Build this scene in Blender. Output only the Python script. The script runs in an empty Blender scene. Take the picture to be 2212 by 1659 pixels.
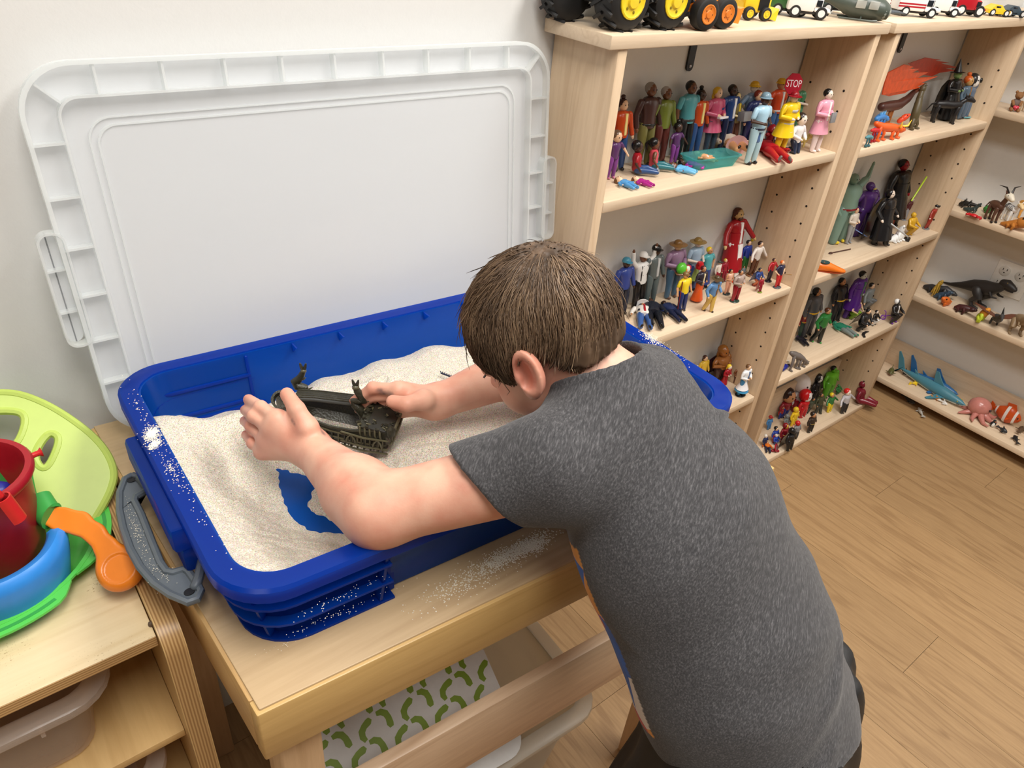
import bpy, bmesh, math, random
import numpy as np
from mathutils import Vector, Matrix, Euler

random.seed(7); rng = np.random.default_rng(7)
scene = bpy.context.scene
COL = scene.collection
PI = math.pi

# ------------------------------------------------------------------ camera
FPX = 1565.73
YAW, PITCH, ROLL = math.radians(-40.97), math.radians(-34.26), math.radians(5.79)
CAM = Vector((0.0, -0.9322, 1.3851))
RM = (Matrix.Rotation(YAW, 3, 'Z') @ Matrix.Rotation(PITCH, 3, 'X') @
      Matrix(((1, 0, 0), (0, 0, -1), (0, 1, 0))) @ Matrix.Rotation(ROLL, 3, 'Z'))
cam_data = bpy.data.cameras.new('camera')
cam_data.sensor_width = 36.0
cam_data.lens = FPX / 2212 * 36.0
cam_data.clip_start = 0.01
cam = bpy.data.objects.new('camera', cam_data)
cam.matrix_world = Matrix.Translation(CAM) @ RM.to_4x4()
COL.objects.link(cam)
scene.camera = cam

# ------------------------------------------------------------------ light
world = bpy.data.worlds.new('room_air'); scene.world = world
world.use_nodes = True
world.node_tree.nodes['Background'].inputs[0].default_value = (0.9, 0.95, 1, 1)
world.node_tree.nodes['Background'].inputs[1].default_value = 0.02

def area(name, loc, sx, sy, power, col, rot=(0, 0, 0)):
    l = bpy.data.lights.new(name, 'AREA'); l.shape = 'RECTANGLE'
    l.size, l.size_y, l.energy, l.color = sx, sy, power, col
    o = bpy.data.objects.new(name, l); o.location = loc; o.rotation_euler = rot
    COL.objects.link(o); return o
WARM = (1.0, 0.97, 0.925)
area('ceiling_lamp', (1.45, -1.00, 2.585), 0.6, 1.2, 34, WARM)
area('ceiling_lamp', (0.10, -1.15, 2.585), 0.6, 1.2, 26, WARM)
area('ceiling_lamp', (1.25, -3.30, 2.585), 0.6, 1.2, 6, WARM)
area('ceiling_lamp', (-1.25, -1.60, 2.585), 0.6, 1.2, 8, WARM)

scene.view_settings.view_transform = 'Standard'
scene.view_settings.look = 'None'
scene.view_settings.gamma = 1.0
scene.view_settings.use_curve_mapping = False
scene.view_settings.exposure = 0.34

# ------------------------------------------------------------------ helpers
def ray(u, v):
    return RM @ Vector(((u - 1106) / FPX, -(v - 829.5) / FPX, -1.0))
def at(u, v, ax, val):
    d = ray(u, v); return CAM + d * ((val - CAM[ax]) / d[ax])

def lin(c):
    return tuple(((x / 255) / 12.92 if x / 255 <= 0.04045 else ((x / 255 + 0.055) / 1.055) ** 2.4) for x in c)

_BC = []
def bevel_cube():
    """unit cube (half size 1) with a 0.25 two-step bevel, made once"""
    if not _BC:
        bm = bmesh.new(); bmesh.ops.create_cube(bm, size=2)
        bmesh.ops.bevel(bm, geom=bm.edges[:], offset=.25, segments=2, profile=.5, affect='EDGES')
        bm.verts.index_update(); _BC.extend([[tuple(q.co) for q in bm.verts], [[q.index for q in f.verts] for f in bm.faces]]); bm.free()
    return _BC
class Mesh:
    """collects shapes for ONE mesh object"""
    def __init__(s): s.v = []; s.f = []
    def add(s, vs, fs):
        n = len(s.v); s.v += [tuple(p) for p in vs]; s.f += [tuple(i + n for i in f) for f in fs]; return s
    def box(s, lo, hi, b=0.0, m=None):
        x0, y0, z0 = lo; x1, y1, z1 = hi
        if b <= 0:
            vs = [(x, y, z) for z in (z0, z1) for y in (y0, y1) for x in (x0, x1)]
            fs = [(0, 2, 3, 1), (4, 5, 7, 6), (0, 1, 5, 4), (2, 6, 7, 3), (0, 4, 6, 2), (1, 3, 7, 5)]
        else:
            b = min(b, .45 * abs(x1 - x0), .45 * abs(y1 - y0), .45 * abs(z1 - z0))
            tv, fs = bevel_cube(); c = ((x0 + x1) / 2, (y0 + y1) / 2, (z0 + z1) / 2); e = ((x1 - x0) / 2, (y1 - y0) / 2, (z1 - z0) / 2)
            vs = [Vector([c[i] + math.copysign(e[i] - b * (1 - abs(q[i])) * 4, q[i]) for i in range(3)]) for q in tv]
        if m is not None: vs = [m @ Vector(p) for p in vs]
        return s.add(vs, fs)
    def loft(s, rings, close=True, caps=True):
        n = len(rings[0]); vs = [p for r in rings for p in r]; fs = []
        for k in range(len(rings) - 1):
            for i in range(n if close else n - 1):
                j = (i + 1) % n
                fs.append((k * n + i, k * n + j, (k + 1) * n + j, (k + 1) * n + i))
        if caps and close:
            fs.append(tuple(range(n - 1, -1, -1))); fs.append(tuple((len(rings) - 1) * n + i for i in range(n)))
        return s.add(vs, fs)
    def tube(s, pts, rad, seg=8, flat=1.0, up=None, caps=True, dome=True):
        """tapered tube through pts; rad number or list; flat squashes the second axis"""
        pts = [Vector(p) for p in pts]; n = len(pts)
        if not hasattr(rad, '__len__'): rad = [rad] * n
        rad = list(rad)
        if dome:
            d0 = (pts[1] - pts[0]).normalized(); d1 = (pts[-1] - pts[-2]).normalized()
            pts = [pts[0] - d0 * rad[0] * .75] + [pts[0] - d0 * rad[0] * .45] + pts + [pts[-1] + d1 * rad[-1] * .45, pts[-1] + d1 * rad[-1] * .75]
            rad = [rad[0] * .35, rad[0] * .8] + rad + [rad[-1] * .8, rad[-1] * .35]
        rings = []; n = len(pts); prev = None
        for k in range(n):
            d = (pts[min(k + 1, n - 1)] - pts[max(k - 1, 0)])
            d = d.normalized() if d.length > 1e-9 else Vector((0, 0, 1))
            if prev is None:
                a = Vector(up) if up is not None else (Vector((1, 0, 0)) if abs(d.x) < .9 else Vector((0, 1, 0)))
            else: a = prev
            a = (a - d * a.dot(d)); a = a.normalized() if a.length > 1e-6 else d.orthogonal().normalized()
            b = d.cross(a); prev = a
            rings.append([pts[k] + a * (math.cos(2 * PI * i / seg) * rad[k]) + b * (math.sin(2 * PI * i / seg) * rad[k] * flat) for i in range(seg)])
        return s.loft(rings, caps=caps)
    def ball(s, c, r, seg=10, rings=6, m=None):
        if not hasattr(r, '__len__'): r = (r, r, r)
        c = Vector(c); R = []
        for k in range(1, rings):
            t = PI * k / rings
            R.append([c + ((m @ Vector((r[0] * math.sin(t) * math.cos(2 * PI * i / seg), r[1] * math.sin(t) * math.sin(2 * PI * i / seg), -r[2] * math.cos(t)))) if m is not None else
                      Vector((r[0] * math.sin(t) * math.cos(2 * PI * i / seg), r[1] * math.sin(t) * math.sin(2 * PI * i / seg), -r[2] * math.cos(t)))) for i in range(seg)])
        p0 = Vector((0, 0, -r[2])); p1 = Vector((0, 0, r[2]))
        if m is not None: p0 = m @ p0; p1 = m @ p1
        vs = [p for q in R for p in q] + [c + p0, c + p1]; N = len(vs); fs = []
        for k in range(rings - 2):
            for i in range(seg):
                j = (i + 1) % seg; fs.append((k * seg + i, k * seg + j, (k + 1) * seg + j, (k + 1) * seg + i))
        for i in range(seg):
            j = (i + 1) % seg; fs.append((N - 2, j, i)); fs.append((N - 1, (rings - 2) * seg + i, (rings - 2) * seg + j))
        return s.add(vs, fs)
    def lathe(s, prof, seg=20, c=(0, 0, 0), m=None, closed=False, sx=1, sy=1):
        """prof: list of (r, z)"""
        c = Vector(c); rings = []
        for r, z in prof:
            q = [Vector((max(r, 1e-5) * math.cos(2 * PI * i / seg) * sx, max(r, 1e-5) * math.sin(2 * PI * i / seg) * sy, z)) for i in range(seg)]
            rings.append([c + (m @ p if m is not None else p) for p in q])
        if closed: rings.append(rings[0])
        return s.loft(rings, caps=not closed)
    def prism(s, poly, z0, z1, m=None):
        """poly in xy, extruded in z; m maps to place"""
        n = len(poly)
        vs = [Vector((x, y, z0)) for x, y in poly] + [Vector((x, y, z1)) for x, y in poly]
        if m is not None: vs = [m @ p for p in vs]
        fs = [tuple(range(n - 1, -1, -1)), tuple(range(n, 2 * n))] + [(i, (i + 1) % n, n + (i + 1) % n, n + i) for i in range(n)]
        return s.add(vs, fs)
    def frame(s, outer, inner, z0, z1, m=None):
        """prism with a hole; outer and inner share their vertex count"""
        n = len(outer); vs = []
        for z in (z0, z1):
            vs += [Vector((x, y, z)) for x, y in outer] + [Vector((x, y, z)) for x, y in inner]
        if m is not None: vs = [m @ p for p in vs]
        fs = []
        for i in range(n):
            j = (i + 1) % n
            fs += [(i, j, 2 * n + j, 2 * n + i), (n + j, n + i, 3 * n + i, 3 * n + j),
                   (2 * n + i, 2 * n + j, 3 * n + j, 3 * n + i), (j, i, n + i, n + j)]
        return s.add(vs, fs)
    def move(s, m):
        s.v = [tuple(m @ Vector(p)) for p in s.v]; return s
    def mesh(s, name, angle=42):
        me = bpy.data.meshes.new(name); me.from_pydata(s.v, [], s.f)
        bm = bmesh.new(); bm.from_mesh(me); bmesh.ops.recalc_face_normals(bm, faces=bm.faces); bm.to_mesh(me); bm.free()
        for p in me.polygons: p.use_smooth = True
        me.set_sharp_from_angle(angle=math.radians(angle))
        return me
    def build(s, name, mat, parent=None, angle=42):
        return obj(name, s.mesh(name, angle), mat, parent)

def obj(name, me, mat, parent=None):
    o = bpy.data.objects.new(name, me)
    COL.objects.link(o)
    if mat is not None and not me.materials: me.materials.append(mat)
    if parent is not None: o.parent = parent
    return o
def tag(o, label=None, cat=None, group=None, kind=None):
    if label: o['label'] = label
    if cat: o['category'] = cat
    if group: o['group'] = group
    if kind: o['kind'] = kind
    return o
def thing(name, label, cat, loc=(0, 0, 0), rot=(0, 0, 0), group=None, sc=1.0):
    o = bpy.data.objects.new(name, None); o.empty_display_size = .02
    o.location = loc; o.rotation_euler = rot; o.scale = (sc, sc, sc) if not hasattr(sc, '__len__') else sc
    COL.objects.link(o)
    return tag(o, label, cat, group)
def T(x, y, z): return Matrix.Translation((x, y, z))
def Rx(a): return Matrix.Rotation(a, 4, 'X')
def Ry(a): return Matrix.Rotation(a, 4, 'Y')
def Rz(a): return Matrix.Rotation(a, 4, 'Z')
def rrect(x0, y0, x1, y1, r, n=5):
    out = []
    for cx, cy, a0 in ((x1 - r, y1 - r, 0), (x0 + r, y1 - r, 90), (x0 + r, y0 + r, 180), (x1 - r, y0 + r, 270)):
        for k in range(n + 1):
            a = math.radians(a0 + 90 * k / n); out.append((cx + r * math.cos(a), cy + r * math.sin(a)))
    return out

# ------------------------------------------------------------------ materials
MATS = {}
def new_mat(name):
    m = bpy.data.materials.new(name); m.use_nodes = True
    nt = m.node_tree; return m, nt, nt.nodes['Principled BSDF']
def plastic(col, rough=0.38, metal=0.0, name=None, spec=0.5, noise=0.06):
    key = (tuple(col), rough, metal, noise)
    if key in MATS: return MATS[key]
    m, nt, b = new_mat(name or 'plastic_%02x%02x%02x' % tuple(int(c) for c in col))
    c = lin(col)
    n = nt.nodes.new('ShaderNodeTexNoise'); n.inputs['Scale'].default_value = 90; n.inputs['Detail'].default_value = 3
    tc = nt.nodes.new('ShaderNodeTexCoord'); nt.links.new(tc.outputs['Object'], n.inputs['Vector'])
    mx = nt.nodes.new('ShaderNodeMix'); mx.data_type = 'RGBA'
    nt.links.new(n.outputs['Fac'], mx.inputs[0])
    mx.inputs[6].default_value = (*[max(0, x * (1 - noise)) for x in c], 1); mx.inputs[7].default_value = (*[min(1, x * (1 + noise)) for x in c], 1)
    nt.links.new(mx.outputs[2], b.inputs['Base Color'])
    b.inputs['Roughness'].default_value = rough; b.inputs['Metallic'].default_value = metal
    b.inputs['Specular IOR Level'].default_value = spec
    MATS[key] = m; return m
def wood(name, base, dark, axis='x', scale=1.0, rough=0.45, strength=0.5, bump=0.05, rings=True):
    m, nt, b = new_mat(name); N = nt.nodes; L = nt.links
    tc = N.new('ShaderNodeTexCoord'); oi = N.new('ShaderNodeObjectInfo')
    ad = N.new('ShaderNodeVectorMath'); ad.operation = 'ADD'
    mu = N.new('ShaderNodeVectorMath'); mu.operation = 'SCALE'; mu.inputs['Scale'].default_value = 7.3
    cmb = N.new('ShaderNodeCombineXYZ')
    for i in range(3): L.new(oi.outputs['Random'], cmb.inputs[i])
    L.new(cmb.outputs[0], mu.inputs[0]); L.new(tc.outputs['Object'], ad.inputs[0]); L.new(mu.outputs[0], ad.inputs[1])
    mp = N.new('ShaderNodeMapping'); k = {'x': (.07, 1, 1), 'y': (1, .07, 1), 'z': (1, 1, .07)}[axis]
    mp.inputs['Scale'].default_value = [q * scale for q in k]; L.new(ad.outputs[0], mp.inputs['Vector'])
    # broad figure
    n1 = N.new('ShaderNodeTexNoise'); n1.inputs['Scale'].default_value = 16; n1.inputs['Detail'].default_value = 2; n1.inputs['Distortion'].default_value = .6
    L.new(mp.outputs[0], n1.inputs['Vector'])
    wv = N.new('ShaderNodeMath'); wv.operation = 'MULTIPLY'; wv.inputs[1].default_value = 30
    L.new(n1.outputs['Fac'], wv.inputs[0])
    sn = N.new('ShaderNodeMath'); sn.operation = 'SINE'; L.new(wv.outputs[0], sn.inputs[0])
    rp = N.new('ShaderNodeMapRange'); rp.inputs['From Min'].default_value = .55; rp.inputs['From Max'].default_value = 1.0
    L.new(sn.outputs[0], rp.inputs['Value'])
    n2 = N.new('ShaderNodeTexNoise'); n2.inputs['Scale'].default_value = 150; n2.inputs['Detail'].default_value = 5; n2.inputs['Roughness'].default_value = .65
    L.new(mp.outputs[0], n2.inputs['Vector'])
    a = N.new('ShaderNodeMath'); a.operation = 'MULTIPLY_ADD'; a.inputs[1].default_value = .45 if rings else .08
    L.new(rp.outputs[0], a.inputs[0])
    s2 = N.new('ShaderNodeMapRange'); s2.inputs['From Min'].default_value = .35; s2.inputs['From Max'].default_value = .8; s2.inputs['To Max'].default_value = .75
    L.new(n2.outputs['Fac'], s2.inputs['Value']); L.new(s2.outputs[0], a.inputs[2])
    st = N.new('ShaderNodeMath'); st.operation = 'MULTIPLY'; st.inputs[1].default_value = strength; st.use_clamp = True
    L.new(a.outputs[0], st.inputs[0])
    mx = N.new('ShaderNodeMix'); mx.data_type = 'RGBA'; L.new(st.outputs[0], mx.inputs[0])
    mx.inputs[6].default_value = (*lin(base), 1); mx.inputs[7].default_value = (*lin(dark), 1)
    # each board a touch different
    hv = N.new('ShaderNodeHueSaturation'); vr = N.new('ShaderNodeMapRange'); vr.inputs['To Min'].default_value = .93; vr.inputs['To Max'].default_value = 1.06
    L.new(oi.outputs['Random'], vr.inputs['Value']); L.new(vr.outputs[0], hv.inputs['Value']); L.new(mx.outputs[2], hv.inputs['Color'])
    L.new(hv.outputs[0], b.inputs['Base Color']); b.inputs['Roughness'].default_value = rough
    bp = N.new('ShaderNodeBump'); bp.inputs['Strength'].default_value = bump; bp.inputs['Distance'].default_value = .002
    L.new(n2.outputs['Fac'], bp.inputs['Height']); L.new(bp.outputs[0], b.inputs['Normal'])
    return m

def add_bump(m, scale, strength, dist=.001, detail=3, kind='noise'):
    nt = m.node_tree; b = nt.nodes['Principled BSDF']
    n = nt.nodes.new('ShaderNodeTexNoise' if kind == 'noise' else 'ShaderNodeTexVoronoi'); n.inputs['Scale'].default_value = scale
    if kind == 'noise': n.inputs['Detail'].default_value = detail
    tc = nt.nodes.new('ShaderNodeTexCoord'); nt.links.new(tc.outputs['Object'], n.inputs['Vector'])
    bp = nt.nodes.new('ShaderNodeBump'); bp.inputs['Strength'].default_value = strength; bp.inputs['Distance'].default_value = dist
    nt.links.new(n.outputs[0], bp.inputs['Height']); nt.links.new(bp.outputs[0], b.inputs['Normal']); return m

def clearplastic(name, col, opac, rough=.3, trans=0.3, glow=None):
    """milky see-through moulded plastic: part clear, part diffuse, part translucent"""
    m, nt, b = new_mat(name); N = nt.nodes; L = nt.links
    b.inputs['Base Color'].default_value = (*lin(col), 1); b.inputs['Roughness'].default_value = rough
    tr = N.new('ShaderNodeBsdfTranslucent'); tr.inputs[0].default_value = (*lin(glow or col), 1)
    m1 = N.new('ShaderNodeMixShader'); m1.inputs[0].default_value = trans
    L.new(b.outputs[0], m1.inputs[1]); L.new(tr.outputs[0], m1.inputs[2])
    tp = N.new('ShaderNodeBsdfTransparent'); c = lin(col); tp.inputs[0].default_value = (*[min(1, .25 + .75 * x / max(c)) for x in c], 1)
    m2 = N.new('ShaderNodeMixShader'); m2.inputs[0].default_value = opac
    n = N.new('ShaderNodeTexNoise'); n.inputs['Scale'].default_value = 3
    mr = N.new('ShaderNodeMapRange'); mr.inputs['To Min'].default_value = max(0, opac - .03); mr.inputs['To Max'].default_value = min(1, opac + .03)
    L.new(n.outputs['Fac'], mr.inputs['Value']); L.new(mr.outputs[0], m2.inputs[0])
    L.new(tp.outputs[0], m2.inputs[1]); L.new(m1.outputs[0], m2.inputs[2])
    L.new(m2.outputs[0], N['Material Output'].inputs['Surface']); return m

# ------------------------------------------------------------------ implicit surfaces (sparse surface nets)
def smin(a, b, k):
    h = np.clip(.5 + .5 * (b - a) / k, 0, 1); return b + (a - b) * h - k * h * (1 - h)
def smax(a, b, k): return -smin(-a, -b, k)
def s_cone(P, a, b, r1, r2):
    a = np.asarray(a, float); b = np.asarray(b, float); ab = b - a
    t = np.clip(((P - a) @ ab) / (ab @ ab), 0, 1)
    return np.linalg.norm(P - a - t[:, None] * ab, axis=1) - (r1 + (r2 - r1) * t)
def s_ell(P, c, r, R=None):
    q = P - np.asarray(c, float)
    if R is not None: q = q @ R
    r = np.asarray(r, float); k0 = np.linalg.norm(q / r, axis=1); k1 = np.linalg.norm(q / (r * r), axis=1) + 1e-9
    return k0 * (k0 - 1) / k1
def sdf_mesh(name, fn, lo, hi, h, mat, parent=None, slack=1.5, smooth=True):
    lo = np.asarray(lo, float); hi = np.asarray(hi, float)
    def ev(P):
        out = np.empty(len(P))
        for i in range(0, len(P), 150000): out[i:i + 150000] = fn(P[i:i + 150000])
        return out
    K = 4; s = h * 2 ** K
    n = np.ceil((hi - lo) / s).astype(int)
    c = np.stack(np.meshgrid(*[np.arange(k) for k in n], indexing='ij'), -1).reshape(-1, 3)
    off = np.array([(i, j, k) for k in (0, 1) for j in (0, 1) for i in (0, 1)])
    for lev in range(K + 1):
        d = ev(lo + (c + .5) * s)
        c = c[np.abs(d) < s * .87 * slack + .5 * h]
        if lev < K: c = (c[:, None, :] * 2 + off[None]).reshape(-1, 3); s /= 2
    N = (n * 2 ** K + 3).astype(np.int64)
    key = lambda q: (q[..., 0].astype(np.int64) * N[1] + q[..., 1]) * N[2] + q[..., 2]
    corners = c[:, None, :] + off[None]
    ck = key(corners); uk, first, inv = np.unique(ck.ravel(), return_index=True, return_inverse=True)
    val = ev(lo + corners.reshape(-1, 3)[first] * h); cv = val[inv.ravel()].reshape(-1, 8)
    act = (cv.min(1) < 0) & (cv.max(1) >= 0)
    c = c[act]; cv = cv[act]
    E = [(0, 1), (2, 3), (4, 5), (6, 7), (0, 2), (1, 3), (4, 6), (5, 7), (0, 4), (1, 5), (2, 6), (3, 7)]
    acc = np.zeros((len(c), 3)); cnt = np.zeros(len(c))
    for i, j in E:
        a, b = cv[:, i], cv[:, j]; m = (a < 0) != (b < 0); t = np.where(m, a / np.where(m, a - b, 1), 0)
        acc += m[:, None] * (off[i] + t[:, None] * (off[j] - off[i])); cnt += m
    V = lo + (c + acc / cnt[:, None]) * h
    kk = key(c); order = np.argsort(kk); ks = kk[order]
    def find(q):
        k = key(q); i = np.clip(np.searchsorted(ks, k), 0, len(ks) - 1); return np.where(ks[i] == k, order[i], -1)
    Fs = []
    for ax, (p, q) in ((0, (1, 2)), (1, (2, 0)), (2, (0, 1))):
        s0 = cv[:, 0] < 0; s1 = cv[:, 1 << ax] < 0; m = s0 != s1
        cc = c[m]; ep = np.zeros(3, int); ep[p] = 1; eq = np.zeros(3, int); eq[q] = 1
        idx = np.stack([np.nonzero(m)[0], find(cc - ep), find(cc - ep - eq), find(cc - eq)], 1)
        flip = ~s0[m]; idx[flip] = idx[flip][:, ::-1]
        Fs.append(idx[(idx >= 0).all(1)])
    F = np.concatenate(Fs)
    me = bpy.data.meshes.new(name); me.vertices.add(len(V)); me.vertices.foreach_set('co', V.astype(np.float32).ravel())
    me.loops.add(F.size); me.loops.foreach_set('vertex_index', F.astype(np.int32).ravel())
    me.polygons.add(len(F)); me.polygons.foreach_set('loop_start', np.arange(0, F.size, 4, dtype=np.int32)); me.polygons.foreach_set('loop_total', np.full(len(F), 4, np.int32))
    me.update(calc_edges=True); me.validate()
    me.polygons.foreach_set('use_smooth', np.ones(len(me.polygons), bool))
    return obj(name, me, mat, parent)
# ================================================================== room
WALLX = 2.585
def wall_mat():
    m = plastic((226, 226, 224), .55, name='wall_paint', noise=.02); add_bump(m, 260, .12, .0012, 4); return m
M_WALL = wall_mat()
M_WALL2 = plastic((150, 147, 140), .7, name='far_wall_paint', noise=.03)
M_CEIL = plastic((206, 206, 203), .8, name='ceiling_paint', noise=.03)
M_GAP = plastic((60, 48, 36), .8, name='floor_gap')
M_FLOOR = wood('oak_floor', (176, 143, 102), (134, 102, 68), 'y', 1.3, .42, .75, .06)
M_MAPLE_X = wood('maple_x', (226, 204, 176), (189, 158, 124), 'x', 1.2, .42, .42)
M_MAPLE_Y = wood('maple_y', (226, 204, 176), (189, 158, 124), 'y', 1.2, .42, .42)
M_MAPLE_Z = wood('maple_z', (218, 193, 162), (180, 147, 112), 'z', 1.2, .42, .45)
M_HOLE = plastic((40, 30, 24), .9)
M_BLACK = plastic((22, 22, 24), .45)
M_SILVER = plastic((190, 190, 195), .25, 1.0)
M_WHITE = plastic((238, 237, 232), .4)

def struct(o): o['kind'] = 'structure'; return o
struct(Mesh().box((-3.0, 0, -.05), (WALLX, .06, 2.65)).build('wall_back', M_WALL))
struct(Mesh().box((WALLX, -5.0, -.05), (WALLX + .06, .06, 2.65)).build('wall_right', M_WALL))
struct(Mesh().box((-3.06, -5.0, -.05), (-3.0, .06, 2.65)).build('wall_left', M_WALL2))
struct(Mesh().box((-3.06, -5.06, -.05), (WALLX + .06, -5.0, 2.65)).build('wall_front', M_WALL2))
struct(Mesh().box((-3.06, -5.06, 2.6), (WALLX + .06, .06, 2.66)).build('ceiling', M_CEIL))
floor = struct(Mesh().box((-3.06, -5.06, -.06), (WALLX + .06, .06, -.0035)).build('floor', M_GAP))
PW, PL = .17, 1.22
pm = Mesh().box((-PW / 2 + .0004, -PL / 2 + .0004, -.0035), (PW / 2 - .0004, PL / 2 - .0004, 0)).mesh('plank')
k = 0
for i in range(33):
    x = WALLX - PW / 2 - i * PW
    if x < -3.0: break
    y = -.06 - (i * .43 % 1) * PL + PL / 2
    while y > -4.5:
        o = obj('plank', pm, M_FLOOR, floor); o.location = (x, min(y, 9), 0); y -= PL; k += 1

# ------------------------------------------------------------------ bookshelves
TH = .0194; SD = .145
def bookshelf(name, label, loc, rotz, W, shelves, ztop, over, strap_x=None, strip=None, base=0.0, holes=(True, True), knot=False):
    """local x along the wall from 0 to W, front at -y"""
    t = thing(name, label, 'bookshelf', loc, (0, 0, rotz))
    zb = ztop - TH
    for x0 in (0, W - TH):
        p = Mesh().box((x0, -SD, base if base else 0), (x0 + TH, -.004, zb), .0015).build('side_panel', M_MAPLE_Z, t)
        h = Mesh()
        faces = [(x0 + TH, 1)] if x0 == 0 else [(x0, -1)]
        for fx, sg in faces:
            for yy in (-.036, -.116):
                z = .10
                while z < ztop - .12:
                    if all(not (s - .006 < z < s + TH + .02) for s in shelves):
                        h.lathe([(.0026, -.0006), (.0026, .0006)], 8, (fx, yy, z), Ry(PI / 2).to_3x3())
                    z += .0415
        ho = h.build('peg_holes', M_HOLE, p); ho['kind'] = 'stuff'
    Mesh().box((-over[0], -SD - .004, zb), (W + over[1], -.002, ztop), .002).build('top_board', M_MAPLE_X, t)
    for s in shelves:
        Mesh().box((TH + .0005, -SD, s), (W - TH - .0005, -.006, s + TH), .003).build('shelf', M_MAPLE_X, t)
    if strip:
        Mesh().box((TH, -.020, shelves[-1] + TH), (W - TH, -.006, strip), .001).build('back_strip', M_MAPLE_X, t)
    if strap_x is not None:
        L = .068
        a = Mesh().prism([(-.009, 0)] + [(.009 * math.cos(PI + PI * k / 8), -L + .009 * math.sin(PI + PI * k / 8)) for k in range(9)] + [(.009, 0)], 0, .004,
                     T(strap_x, -.0005, zb) @ Rx(PI / 2)).build('wall_strap', M_BLACK, t)
        Mesh().ball((strap_x, -.005, zb - L), (.0035, .0018, .0035), 8, 5).build('screw', M_SILVER, a)
    return t

u1 = bookshelf('bookshelf', 'pale maple bookshelf directly right of the tray lid, nearest the boy', (.8206, 0, 0), 0, 1.5541 - .8206,
               (.9577, .6361, .3143, .0), 1.2273, (.0214, .020), strap_x=1.163 - .8206, strip=.12)
u2 = bookshelf('bookshelf', 'pale maple bookshelf standing in the room corner, middle of the three', (1.6154, 0, 0), 0, 2.3103 - 1.6154,
               (.951, .6323, .327, .0), 1.2273, (.0204, .04), strap_x=1.949 - 1.6154, strip=.135)
# the strap that ties the two tops
Mesh().box((-.022, -.100, 1.2275), (-.012, -.060, 1.2300), .0008).build('tie_strap', M_BLACK, u2)
Mesh().lathe([(.0001, -.0006), (.0045, -.0006), (.0045, .0006), (.0001, .0006)], 12, (0, -.075, .62), Ry(PI / 2).to_3x3()).build('screw_hole', M_HOLE, u2)
u3 = bookshelf('bookshelf', 'pale maple bookshelf along the right hand wall, cut off by the picture edge', (WALLX, -.012, 0), -PI / 2, .80,
               (.961, .662, .367, .041), 1.2273, (.0, .02), strip=.155, base=.0)

# electrical outlet behind the dinosaurs
t = thing('wall_outlet', 'white four-socket electrical outlet plate behind the black dinosaur', 'outlet', (WALLX - .0005, -.300, .497), (0, 0, -PI / 2))
Mesh().box((-.052, -.005, -.052), (.052, 0, .052), .002).build('cover_plate', M_WHITE, t)
for sx in (-1, 1):
    for sz in (-1, 1):
        s = Mesh().lathe([(.0165, 0), (.0165, .0022), (.015, .003)], 20, (sx * .024, -.005, sz * .0215), Rx(PI / 2).to_3x3()).build('socket', plastic((222, 221, 216), .4), t)
        h = Mesh()
        for dx in (-.006, .006): h.box((sx * .024 + dx - .001, -.0084, sz * .0215 + .001), (sx * .024 + dx + .001, -.0078, sz * .0215 + .008))
        h.ball((sx * .024, -.0080, sz * .0215 - .006), (.0022, .0005, .0022), 8, 4)
        h.build('slots', M_HOLE, s)
# ================================================================== sand table
M_BIRCH_X = wood('birch_x', (212, 176, 114), (176, 134, 76), 'x', .9, .35, .5)
M_BIRCH_Y = wood('birch_y', (206, 168, 112), (172, 130, 76), 'y', .9, .35, .5)
M_BIRCH_TOP = wood('birch_top', (200, 172, 132), (168, 136, 98), 'x', .8, .42, .55)
M_PALE_X = wood('pale_x', (226, 196, 164), (186, 148, 114), 'x', .9, .4, .62)
M_PALE_Z = wood('pale_z', (214, 180, 140), (172, 132, 92), 'z', .9, .4, .62)
TZ = .757
TBO = Vector((.085, -.533, 0))
TBM = Matrix(((.998, -.045, 0, 0), (-.072, .999, 0, 0), (0, 0, 1, 0), (0, 0, 0, 1)))
TL, TD = .715, .505
t_table = thing('sand_table', 'low birch play table carrying the blue sand tray', 'table', TBO)
def tb(m, name, mat, parent=t_table): return m.move(TBM).build(name, mat, parent)
tb(Mesh().box((.004, .004, TZ - .012), (TL - .004, TD, TZ), .0015), 'table_top', M_BIRCH_TOP)
tb(Mesh().box((0, 0, TZ - .078), (TL, .018, TZ - .0025), .002), 'apron', M_BIRCH_X)
tb(Mesh().box((0, TD - .018, TZ - .078), (TL, TD, TZ - .0025), .002), 'apron', M_BIRCH_X)
tb(Mesh().box((0, .018, TZ - .078), (.018, TD - .018, TZ - .0025), .002), 'apron', M_BIRCH_Y)
tb(Mesh().box((TL - .018, .018, TZ - .078), (TL, TD - .018, TZ - .0025), .002), 'apron', M_BIRCH_Y)
for lx in (.019, TL - .064):
    for ly in (.019, TD - .064):
        tb(Mesh().box((lx, ly, 0), (lx + .045, ly + .045, TZ - .0125), .004), 'leg', M_PALE_Z)
tb(Mesh().box((.0645, .026, .372), (TL - .0645, .044, .497), .003), 'stretcher', M_PALE_X)
for lx in (.030, TL - .052): tb(Mesh().box((lx, .0645, .50), (lx + .022, TD - .0645, .545), .003), 'side_rail', M_PALE_X)

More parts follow.
